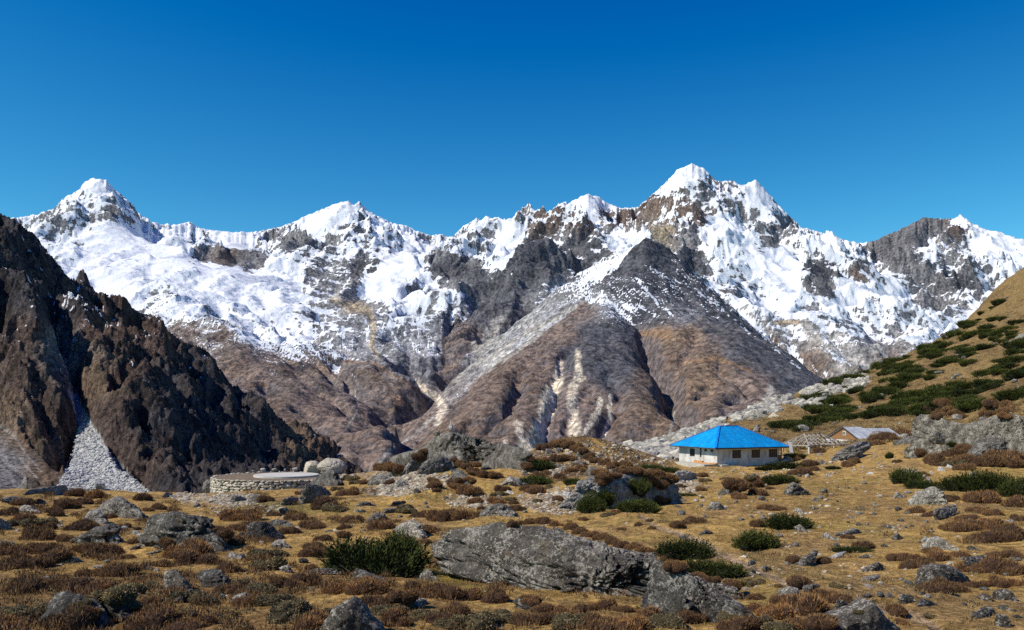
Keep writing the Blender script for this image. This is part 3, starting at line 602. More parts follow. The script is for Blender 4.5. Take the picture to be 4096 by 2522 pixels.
for P in [[(310,850,2),(322,880,3),(335,900,1)], [(130,780,4),(150,830,6)], [(230,740,3),(262,790,2)], [(450,870,2),(480,905,2)]]: snowline(P, 1.3)
for P in [[(0,1020,3),(30,1045,3),(60,1085,2),(100,1130,2)], [(140,790,12),(165,850,18),(172,900,12),(168,940,5)], [(40,1090,2),(90,1150,2)]]: paint(P, (.30, .28, .25), 0.75, 0.8)
col = col * np.clip(1 + 0.6 * fbm2(X / 22, YY / 22, 5, 301, 0.65) + 0.9 * st, 0.3, 2.0)[..., None]
col = col * (1 - cm[..., None]) + np.array(sc_) * cm[..., None] * (1 + 0.15 * fbm2(X / 6, YY / 6, 2, 303))[..., None]
sn = sn - 2 * cm - 1.6 * inpoly(PX, py, fan)
MS = NT("mountainside_rock"); P_ = MS.gen_pos(); s1 = MS.noise(P_, 1 / 6.0, 6, 0.68)
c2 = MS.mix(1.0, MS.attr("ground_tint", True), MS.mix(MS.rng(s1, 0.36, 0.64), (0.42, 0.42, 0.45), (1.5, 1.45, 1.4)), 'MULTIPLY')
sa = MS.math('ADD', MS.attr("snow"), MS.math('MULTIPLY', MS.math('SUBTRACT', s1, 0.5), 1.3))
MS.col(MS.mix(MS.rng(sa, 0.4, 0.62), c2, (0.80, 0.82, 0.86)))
MS.nor(MS.bump(MS.noise(P_, 1 / 2.5, 5, 0.7), 2.2, 0.9, MS.bump(MS.noise(P_, 1 / 9.0, 6, 0.65), 8.0, 0.9))); MS.b.inputs['Specular IOR Level'].default_value = 0.1
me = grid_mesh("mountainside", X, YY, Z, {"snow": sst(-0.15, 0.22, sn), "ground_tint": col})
tag(link("mountainside", me, mat=MS.m), "dark steep brown mountainside with pale talus cone on the left of the valley", kind='structure')
LEFT = (PX, YY, Z, dl, dp)
print("left side", round(time.time() - T0, 1), "s")

# ============================================================ the near ground
G = []
def gp(*rows):
    for px, py, Y in rows: G.append((px, py, Y))
for px in (-900, 0, 900, 1700, 2500, 3300, 4200, 5200):
    gp((px, 3700, 4.0), (px, 3000, 8.0), (px, 2522, 13.5), (px, 2400, 17.5))
gp((-900,2300,22),(0,2310,22),(700,2310,22),(1500,2300,23),(2400,2300,24),(3200,2290,24),(4200,2270,24),(5200,2250,24))
gp((-900,2215,30),(0,2218,30),(700,2215,30),(1500,2205,31),(2300,2190,33),(3100,2170,33),(4200,2150,32),(5200,2120,32))
gp((-900,2146,42),(0,2148,42),(700,2143,43),(1400,2125,44),(2200,2100,46),(2900,2075,48),(3600,2060,46),(4300,2040,44),(5200,1990,44))
gp((-900,2090,60),(0,2090,60),(700,2085,60),(1300,2065,62),(2050,2040,62),(2800,2000,65),(3400,1965,65),(4200,1945,60),(5200,1870,60))
gp((-900,2030,88),(0,2030,88),(600,2025,90),(900,2012,95),(1400,1995,88),(2000,1985,80),(2500,1950,85),(3000,1915,88),(3500,1905,85),(4200,1880,82),(5200,1740,85))
gp((-900,1965,122),(0,1962,122),(300,1963,122),(640,1972,122),(870,1982,130),(1100,1975,131),(1450,1935,135),(1700,1905,120),(2000,1920,110),(2350,1900,108),(2740,1862,122),(2870,1870,122),(3140,1848,127),(3400,1845,115),(3800,1790,115),(4200,1720,115),(5200,1500,120))
gp((1350,1900,150),(1500,1882,150),(1900,1860,150),(2200,1840,150),(2500,1835,155),(2800,1805,160),(3100,1790,160),(3400,1772,152),(3700,1748,165),(4000,1640,170),(4200,1540,170),(5200,1250,180))
gp((2400,1800,222),(2700,1740,262),(3000,1640,300),(3250,1560,315),(3480,1480,330),(3630,1412,335),(3820,1340,345),(3960,1190,350),(4096,1072,355),(4300,920,365),(5200,500,400))
gp((2600,1790,200),(3000,1720,210),(3300,1640,225),(3560,1640,200),(3600,1560,230),(3900,1430,235),(4200,1320,240),(5200,900,260))
for px, Y in ((-900,200),(0,200),(640,200),(1100,210),(1560,220),(2100,240)): gp((px, HY + F * 30 / Y, Y))
RIM = [(-900,126),(0,126),(620,128),(760,140),(850,150),(1400,162),(1560,160),(2000,170),(2200,190),(2400,224),(2700,263),(3000,303),(3250,318),(3480,333),(3630,338),(3820,348),(3960,353),(4096,358),(4300,368),(5200,405)]
nearpx = np.concatenate([np.linspace(-2600, -320, 60)[:-1], np.linspace(-320, 4420, int(1180 * Q)), np.linspace(4420, 6600, 60)[1:]])
nearlv = np.linspace(math.log(2.2), math.log(900), int(1250 * Q))
cpx = np.linspace(-2600, 6600, 300); clv = np.linspace(math.log(2.2), math.log(900), 240)
A_, B_ = np.meshgrid(cpx, np.exp(clv)); tt = Relief(G)(A_, B_).astype(np.float32)
def base_t(px, Y): return bil(tt, (np.log(Y) - clv[0]) / (clv[1] - clv[0]), (px - cpx[0]) / (cpx[1] - cpx[0]))
MOUNDS = []      # x, y, radius along x, radius along y, height, rotation
def rim_at(px): return np.interp(px, [r[0] for r in RIM], [r[1] for r in RIM])
RING_C = None
def ground_np(px, Y, detail=True):
    Yr = rim_at(px); Ye = np.minimum(Y, Yr)
    z = base_t(px, Ye) * Ye
    o = np.maximum(Y - Yr, 0); x = (px - CX) / F * Y
    z = z - 0.55 * o - 0.0 * o * o
    z = np.maximum(z, -120 - 0.02 * o) 
    k = np.clip(Y / 30, 0.35, 2.2)
    z = z + 0.42 * fbm2(x / 9, Y / 9, 3, 501) * sst(6, 25, Y) * np.clip(k, 0, 1.6)
    hill = sst(150, 230, Y) * sst(2300, 3100, px)
    z = z + hill * (3.2 * fbm2(x / 45, Y / 45, 4, 511) + 1.0 * fbm2(x / 12, Y / 12, 3, 512))
    for mx, my, rx, ry, h, rot in MOUNDS:
        dx = x - mx; dy = Y - my; c, s = math.cos(rot), math.sin(rot)
        q = ((dx * c + dy * s) / rx) ** 2 + ((-dx * s + dy * c) / ry) ** 2
        z = z + h * np.exp(-q * 1.6)
    if RING_C is not None:
        q = np.hypot(x - RING_C[0], Y - RING_C[1]); 
        z = lerp(np.minimum(z, RING_C[2] - 0.35), z, sst(11.5, 15.0, q)) if detail else z
    if detail:
        z = z + 0.10 * fbm2(x / 1.7, Y / 1.7, 4, 521) * sst(4, 12, Y) + 0.035 * fbm2(x / 0.45, Y / 0.45, 3, 522)
    return z
def gz(x, y):
    px = CX + F * x / y
    return float(ground_np(np.array([[px]]), np.array([[y]]))[0, 0])
_ys = np.exp(np.linspace(math.log(5), math.log(430), 900))
def hit(px, py):
    """where the line of sight through a photo point meets the ground"""
    z = ground_np(np.full((1, 900), float(px)), _ys[None])[0]; row = HY - F * z / _ys
    k = np.nonzero(row <= py)[0]
    i = k[0] if len(k) else 899
    if i > 0:
        a, b = row[i - 1], row[i]; t = np.clip((a - py) / (a - b + 1e-9), 0, 1); Y = _ys[i - 1] + t * (_ys[i] - _ys[i - 1])
    else: Y = _ys[0]
    x = (px - CX) / F * Y
    return Vector((x, Y, gz(x, Y)))
# local rises: (photo column, distance, radius across, radius in depth, height)
for px, Y, rx, ry, h, rot in [
    (2290, 128, 10.0, 9.0, 4.3, 0), (2560, 128, 6, 6, 1.0, 0),                 # rubble hill left of the roofed house
    (1780, 104, 9.0, 8.0, 2.0, 0), (1730, 78, 4.2, 4.5, 1.5, -0.5),             # under the crag
    (2480, 27.5, 5.2, 3.0, 0.55, -0.25), (2850, 22, 2.6, 2.2, 0.65, -0.4),      # behind the whale-backed boulder
    (2440, 84, 6.5, 6.0, 1.6, 0), (3820, 92, 9, 6, 1.0, 0), (3350, 112, 9, 5, 0.9, 0),
    (3950, 105, 12, 9, 2.4, 0), (200, 26, 3, 2, 0.35, 0), (1500, 17, 2.5, 2, 0.25, 0), (3350, 17.5, 2.6, 2.2, 0.35, 0)]:
    MOUNDS.append(((px - CX) / F * Y, Y, rx, ry, h, rot))
RING_C = ((1122 - CX) / F * 142.0, 142.0, -10.2)
PX, YY = np.meshgrid(nearpx, np.exp(nearlv)); X = (PX - CX) / F * YY
Z = ground_np(PX, YY); py = HY - F * Z / YY
# cover of the ground
gold = (.36, .235, .088); olive = (.265, .205, .068); dirt = (.22, .15, .09); pale = (.34, .285, .21); heath = (.145, .085, .045); slope = (.19, .135, .068); dkg = (.05, .055, .02); scree = (.36, .355, .34); path = (.30, .22, .15)
a1 = fbm2(X / 5.5, YY / 5.5, 4, 531); a2 = fbm2(X / 1.3, YY / 1.3, 4, 541, 0.6); a3 = fbm2(X / 14, YY / 14, 3, 551)
col = np.array(gold) * np.ones(X.shape + (1,))
def lay(c, m):
    global col
    m = np.clip(m, 0, 1)[..., None]; col = col * (1 - m) + np.array(c) * m
lay(olive, sst(-0.05, 0.45, a1 + 0.4 * a2) * 0.75)
lay(dirt, sst(0.0, 0.45, a3 + 0.5 * a2) * 0.6)
lay((.42, .28, .11), sst(0.12, 0.4, a2 - 0.4 * a1) * 0.6)
hw = sst(2500, 900, PX) * 0.28 + 0.32 * sst(2050, 2450, py) * sst(3600, 2600, PX) - 0.30 * sst(2600, 3100, PX) * sst(2420, 2200, py)
lay(heath, sst(0.05, 0.3, a1 * 0.9 + a2 * 0.4 + hw - 0.26) * 0.7)
mnd = sst(2060, 2160, PX) * sst(2760, 2600, PX) * sst(92, 104, YY) * sst(152, 140, YY)
lay((.13, .085, .05), mnd * sst(-.35, .05, a1 + a2 * .5) * .9)
hillm = sst(135, 175, YY) * sst(2250, 2700, PX)
lay(slope, hillm * 0.9); lay((.12, .08, .045), hillm * sst(0.0, 0.4, a3 + 0.6 * a2) * 0.7)
SCREE = [(1395,1085),(1480,1060),(1560,1050),(1640,1030),(1720,1000),(1800,975),(1880,945),(1960,925),(2010,905),(2050,880),(2085,905),(2075,930),(2010,950),(2000,985),(1960,985),(1900,965),(1860,990),(1800,1000),(1760,1015),(1700,1040),(1640,1060),(1630,1105),(1560,1108),(1480,1108)]
scm = inpoly(PX + 25 * fbm2(X / 6, YY / 6, 3, 561), py + 14 * fbm2(X / 6, YY / 6, 3, 562), SCREE) & (YY > 140)
lay(scree, scm * 0.55 * sst(-.35, .1, n2(PX / 70, py / 16, 5)))
def patch(px_, py_, rx, ry, c, k=1.0):
    q = ((PX - px_) / rx) ** 2 + ((py - py_) / ry) ** 2
    lay(c, k * (1 - sst(0.5, 1.4, q + 0.9 * a2 + 0.3 * a1)) * (YY < 170))
for q in [(1640,1925,150,36,pale,.85),(1560,1965,110,20,pale,.7),(1880,2005,90,22,pale,.6),(2230,2005,160,50,(.29,.22,.16),.9),(2270,1985,50,20,pale,.7),(940,2000,130,26,pale,.85),(760,1990,70,26,pale,.6),
          (1250,1895,240,40,(.24,.17,.11),.9),(2730,1945,80,35,pale,.7),(3640,1900,50,25,(.30,.26,.21),.8),(2100,1965,160,25,gold,.7),(1500,2040,330,45,gold,.6),(3300,2000,420,80,(.24,.155,.07),.5),(1780,2300,150,40,(.19,.17,.04),.6),(1860,2360,150,25,(.19,.165,.045),.5),(1180,2030,250,28,(.15,.14,.045),.6),(3000,2350,200,90,olive,.5)]:
    patch(*q)
PATH = [(2560,2065,5),(2640,2110,5),(2800,2160,6),(2840,2185,7),(2900,2220,7),(3000,2265,7),(3080,2300,8),(3180,2340,7),(3260,2360,8),(3400,2400,8),(3500,2425,9),(3600,2445,10),(3720,2480,10),(3760,2530,10)]
dpth, wdp = dist_poly(PX + 10 * fbm2(X / 2, YY / 2, 2, 571), py, [(a / D2, b / D2, c) for a, b, c in PATH])
lay(path, (1 - sst(0.6, 1.5, dpth / wdp)) * (YY < 100)); Z = Z - 0.05 * (1 - sst(0.6, 1.6, dpth / wdp)) * (YY < 100)
SC2 = [(2950,1990,3),(3300,1985,3)]
col = col * np.clip(1 + 0.35 * fbm2(X / 0.5, YY / 0.5, 3, 581) + 0.3 * a2, 0.45, 1.7)[..., None]
bare = np.clip((1 - sst(0.6, 1.5, dpth / wdp)), 0, 1)
MG = NT("dry_alpine_turf"); P_ = MG.gen_pos()
s1 = MG.noise(P_, 9.0, 6, 0.72); s2 = MG.noise(P_, 1.4, 5, 0.6); s3 = MG.noise(P_, 0.25, 4, 0.6)
ca = MG.mix(1.0, MG.attr("ground_tint", True), MG.mix(MG.rng(s1, 0.3, 0.7), (0.45, 0.42, 0.38), (1.6, 1.55, 1.45)), 'MULTIPLY')
cb = MG.mix(1.0, ca, MG.mix(MG.rng(s2, 0.3, 0.7), (0.72, 0.70, 0.66), (1.25, 1.25, 1.2)), 'MULTIPLY')
MG.col(cb)
MG.nor(MG.bump(s3, 2.5, 0.5, MG.bump(s2, 0.5, 0.6, MG.bump(s1, 0.10, 0.9))))
MG.b.inputs['Specular IOR Level'].default_value = 0.05; MG.b.inputs['Roughness'].default_value = 1.0
me = grid_mesh("ground", X, YY, Z, {"ground_tint": col})
tag(link("ground", me, mat=MG.m), "golden brown alpine meadow rising to a shrubby hillside on the right", kind='structure')
# pieces of ground behind and under the viewer
bx = np.linspace(-260, 260, 60); by = np.linspace(-300, 3.2, 50); BX, BY = np.meshgrid(bx, by)
BZ = -2.35 - 0.045 * 0 + 0.8 * fbm2(BX / 30, BY / 30, 3, 591) * sst(8, 60, np.hypot(BX, BY)) - 0.06
BZ = BZ * 0 + gz(0.0, 2.3) - 0.12 + 0.8 * fbm2(BX / 30, BY / 30, 3, 591) * sst(8, 60, np.hypot(BX, BY)); me = grid_mesh("ground_behind", BX, BY, BZ, {"ground_tint": np.ones(BX.shape + (1,)) * np.array(gold)})
tag(link("ground_behind", me, mat=MG.m), "golden brown meadow continuing behind the viewpoint", kind='structure')
print("ground", round(time.time() - T0, 1), "s")

# ============================================================ rocks
_ico = {}
def ico(sub):
    if sub not in _ico:
        bm = bmesh.new(); bmesh.ops.create_icosphere(bm, subdivisions=sub, radius=1.0)
        V = np.array([v.co[:] for v in bm.verts]); Fc = np.array([[v.index for v in f.verts] for f in bm.faces]); bm.free()
        _ico[sub] = (V / np.linalg.norm(V, axis=1)[:, None], Fc)
    return _ico[sub]
def rock_mat(name, dark, light, lichen, amt, warm=(.20, .14, .08), spot=11.0):
    k = NT(name); o = k.obj(); r = k.n('ShaderNodeObjectInfo').outputs['Random']
    a = k.noise(o, 0.9, 6, 0.6); b = k.noise(o, 5.0, 6, 0.7); st = k.noise(k.scale(o, (2.2, 2.2, 0.7)), 1.0, 5, 0.65)
    c = k.mix(k.rng(a, 0.32, 0.68), dark, light)
    c = k.mix(k.rng(b, 0.38, 0.62), k.mix(1.0, c, (0.5, 0.5, 0.5), 'MULTIPLY'), c)
    c = k.mix(k.math('MULTIPLY', k.rng(st, 0.55, 0.72), 0.45), c, warm)
    v = k.noise(o, spot, 3, 0.8, dist=0.6); v2 = k.noise(o, spot * 0.12, 3, 0.5)
    m = k.rng(k.math('ADD', v, k.math('MULTIPLY', k.math('SUBTRACT', v2, 0.5), 0.5)), 0.60 - 0.10 * amt, 0.68 - 0.10 * amt)
    sp = k.rng(k.voro(o, spot * 1.7), 0.10, 0.25, 1.0, 0.0)
    m = k.math('MAXIMUM', k.math('MULTIPLY', m, 0.85), k.math('MULTIPLY', sp, 0.55 * min(1, amt)))
    c = k.mix(m, c, lichen)
    dk = k.rng(k.noise(k.scale(o, (1, 1, 0.35)), 1.6, 6, 0.7), 0.56, 0.68)
    c = k.mix(k.math('MULTIPLY', dk, 0.75), c, tuple(q * 0.42 for q in dark))
    c = k.mix(1.0, c, k.ramp(r, [(0, (.78, .78, .80)), (1, (1.18, 1.15, 1.1))]), 'MULTIPLY')
    k.col(c)
    cr = k.rng(k.voro(k.scale(o, (1, 1, 1.6)), 1.3, 'DISTANCE_TO_EDGE'), 0.0, 0.06)
    k.nor(k.bump(b, 0.16, 0.9, k.bump(cr, 0.05, 0.5, k.bump(k.noise(o, 24.0, 4, 0.7), 0.03, 0.8))))
    k.b.inputs['Specular IOR Level'].default_value = 0.15
    return k.m
RM = {'d': rock_mat("dark_lichened_rock", (.050, .046, .042), (.112, .104, .094), (.32, .31, .28), 0.6),
      'g': rock_mat("grey_lichened_rock", (.070, .062, .054), (.158, .142, .122), (.38, .355, .31), 0.9),
      'p': rock_mat("pale_grey_rock", (.145, .134, .118), (.27, .25, .22), (.50, .465, .41), 1.0),
      'c': rock_mat("cream_broken_rock", (.36, .31, .24), (.58, .52, .42), (.66, .62, .54), 0.8),
      'k': rock_mat("smooth_cream_rock", (.50, .43, .34), (.64, .57, .47), (.62, .56, .48), 0.0),
      'w': rock_mat("white_stone", (.44, .43, .41), (.66, .65, .62), (.75, .74, .72), 0.5)}
def rock_shape(seed, sub, cuts=9, rough=0.10, ang=0.8, squash=(1, 1, 1), strat=0.0, asp=1.0):
    rs = np.random.RandomState(seed); U0, Fc = ico(sub); U = U0
    N = rs.normal(size=(cuts, 3)); N[:, 2] *= 0.8; N /= np.linalg.norm(N, axis=1)[:, None]; dd = rs.uniform(0.62, 0.95, cuts)
    r = np.ones(len(U)) * 1.05
    D = U @ N.T; q = np.where(D > 0.05, dd / np.maximum(D, 0.05), 9.0)
    k = 14.0; soft = -np.log(np.exp(-k * q).sum(1) + np.exp(-k * 1.05)) / k
    r = lerp(1.0, soft, ang)
    off = rs.uniform(-50, 50, 3); U = U0 * np.array([asp, 1.0, 1.0])
    r = r + rough * 1.6 * fbm3(U * 1.7 + off, 3, seed) + rough * (1 - np.abs(fbm3(U * 3.1 + off, 4, seed + 5, 0.6)) * 2.2) * 0.6
    r = r + rough * 0.5 * fbm3(U * 8 + off, 3, seed + 9, 0.6)
    if sub >= 4:
        wq = fbm3(U * 1.9 + off + 7, 3, seed + 11); r = r - rough * .55 * np.exp(-(wq / .035) ** 2)
        wq = fbm3(U * np.array([2.6, 2.0, 1.6]) + off + 3, 3, seed + 12); r = r - rough * .5 * np.exp(-(wq / .03) ** 2)
        bl_ = np.floor(fbm3(U * 2.3 + off + 9, 2, seed + 13) * 5) / 5; r = r + rough * .35 * bl_
    if sub >= 5: r = r + rough * 0.32 * (np.abs(fbm3(U * 15 + off, 3, seed + 3, 0.6)) - .2)
    if strat: r = r + strat * np.sin(U[:, 2] * 17 + 3 * fbm3(U * 2 + off, 2, seed)) * 0.04
    V = U0 * r[:, None] * np.array(squash)
    return V, Fc
ROCKS = []
from mathutils.bvhtree import BVHTree
def boulder(name, label, mat, poly, seed=None, depth=0.8, cuts=10, rough=0.11, ang=0.85, Y=None, sink=0.12, strat=0.0, cat='boulder', group=None, yaw=0.0, extra=0, base=None):
    """a solid rock whose outline follows the traced one; it stands where its foot meets the ground"""
    poly = np.array(poly, float); x0, y0 = poly.min(0); x1, y1 = poly.max(0)
    cxp = (x0 + x1) / 2; cyp = (y0 + y1) / 2
    W = x1 - x0; H = y1 - y0; hwp = W / 2; hhp = H / 2
    def low_edge(x):
        r = []
        for j in range(len(poly)):
            (ax, ay), (bx, by) = poly[j], poly[(j + 1) % len(poly)]
            if (ax - x) * (bx - x) < 0: r.append(ay + (by - ay) * (x - ax) / (bx - ax))
        return max(r) if r else y1
    if Y is None:
        us = np.array([-0.55, -0.2, 0.15, 0.5]); ys_ = []
        for u in us:
            yl = low_edge(cxp + u * hwp)
            if base: yl = base + (yl - y1) * 0.35
            ys_.append(hit(cxp + u * hwp, yl - 0.03 * H).y)
        ys_ = np.array(ys_); Yf = float(np.median(ys_)); bsl = float(np.polyfit(us * hwp * Yf / F, ys_, 1)[0])
        bsl = max(-1.2, min(1.2, bsl)) * 0.9
    else: Yf = Y; bsl = 0.0
    hw = hwp * Yf / F; Yc = Yf + hw * depth * 0.8
    if seed is None: seed = int(cxp * 7 + cyp * 13) % 9973
    rpx = W / 4
    sub = 3 if rpx < 9 else 4 if rpx < 30 else 5 if rpx < 90 else 6
    sub = min(7, sub + extra)
    V, Fc = rock_shape(seed, sub, cuts, rough, ang, strat=strat, asp=float(np.clip(hwp / hhp, 1, 3.2)))
    # outline radius by direction around the middle of the traced shape (in units of its half size)
    NB = 144
    th = np.linspace(-math.pi, math.pi, NB + 1); R = np.zeros(NB + 1); n = len(poly)
    PN = (poly - (cxp, cyp)) / (hwp, -hhp)
    for i, t in enumerate(th):
        dx, dy = math.cos(t), math.sin(t); best = 0
        for j in range(n):
            ax, ay = PN[j]; ex, ey = PN[(j + 1) % n] - PN[j]; den = dx * ey - dy * ex
            if abs(den) < 1e-9: continue
            tt_ = (ax * ey - ay * ex) / den; uu = (ax * dy - ay * dx) / den
            if tt_ > 0 and -1e-6 <= uu <= 1 + 1e-6: best = max(best, tt_)
        if best == 0: best = 0.3
        if Y is None and dy < -0.05:      # the buried foot is as wide as the rock above it
            side = 0.93 / max(abs(dx), 0.25); best = lerp(best, max(best, min(side, 1.5)), min(1, (-dy - 0.05) * 3)) * (1 + 0.25 * min(1, -dy * 2))
        R[i] = best
    ang_ = np.arctan2(V[:, 2], V[:, 0]); rho = np.hypot(V[:, 0], V[:, 2])
    nb = 96 if sub > 3 else 40
    bins = ((ang_ + math.pi) / (2 * math.pi) * nb).astype(int) % nb; mxr = np.zeros(nb)
    np.maximum.at(mxr, bins, rho); mxr = np.where(mxr > 0, mxr, mxr[mxr > 0].mean())
    mx2 = (np.roll(mxr, 1) + 2 * mxr + np.roll(mxr, -1)) / 4
    cur = np.interp((ang_ + math.pi) / (2 * math.pi) * nb, np.arange(-1, nb + 2) + 0.5, mx2[(np.arange(-1, nb + 2)) % nb])
    sc = np.interp(ang_, th, R) / cur
    u_ = V[:, 0] * sc * hwp; w_ = V[:, 2] * sc * hhp
    Yl = Yc + bsl * u_ * Yc / F
    yo = V[:, 1] * hw * depth
    V = np.stack([(cxp + u_ - CX) * Yl / F, Yl + yo, (HY - cyp + w_) * Yl / F], 1)
    loc = Vector(((cxp - CX) * Yc / F, Yc, float(V[:, 2].min()))); V = V - np.array(loc)
    me = mesh_np(name, V, Fc, smooth=False, mat=RM[mat])
    if sub >= 5: me.polygons.foreach_set("use_smooth", np.ones(len(Fc), bool))
    o = link(name, me, loc=loc); tag(o, label, cat, group)
    ROCKS.append((x0 - 12, y0 - 12, x1 + 12, y1 + 12, V + np.array(loc), Fc, None))
    return o
def hit_all(px, py):
    p = hit(px, py); best = p; bd = p.y
    d = Vector(((px - CX) / F, 1, (HY - py) / F))
    for k, (a, b, c, e, V, Fc, bv) in enumerate(ROCKS):
        if a <= px <= c and b <= py <= e:
            if bv is None:
                bv = BVHTree.FromPolygons(V.tolist(), Fc.tolist()); ROCKS[k] = (a, b, c, e, V, Fc, bv)
            q = bv.ray_cast(Vector((0, 0, 0)), d.normalized())
            if q[0] is not None and q[0].y < bd: best = q[0]; bd = q[0].y
    return best
ZS = {'A': (0, 1822, .46293), 'B': (1024, 1822, .46293), 'C': (2048, 1822, .46293), 'D': (3072, 1822, .46293), 'E': (2732, 1200, .55538), 'K': (1500, 1650, .4886), 'O': (0, 0, D2), 'H': (2650, 1650, .40717)}
def zz(z, pts):
    ox, oy, s = ZS[z]; return [(ox + p[0] * s, oy + p[1] * s) for p in pts]
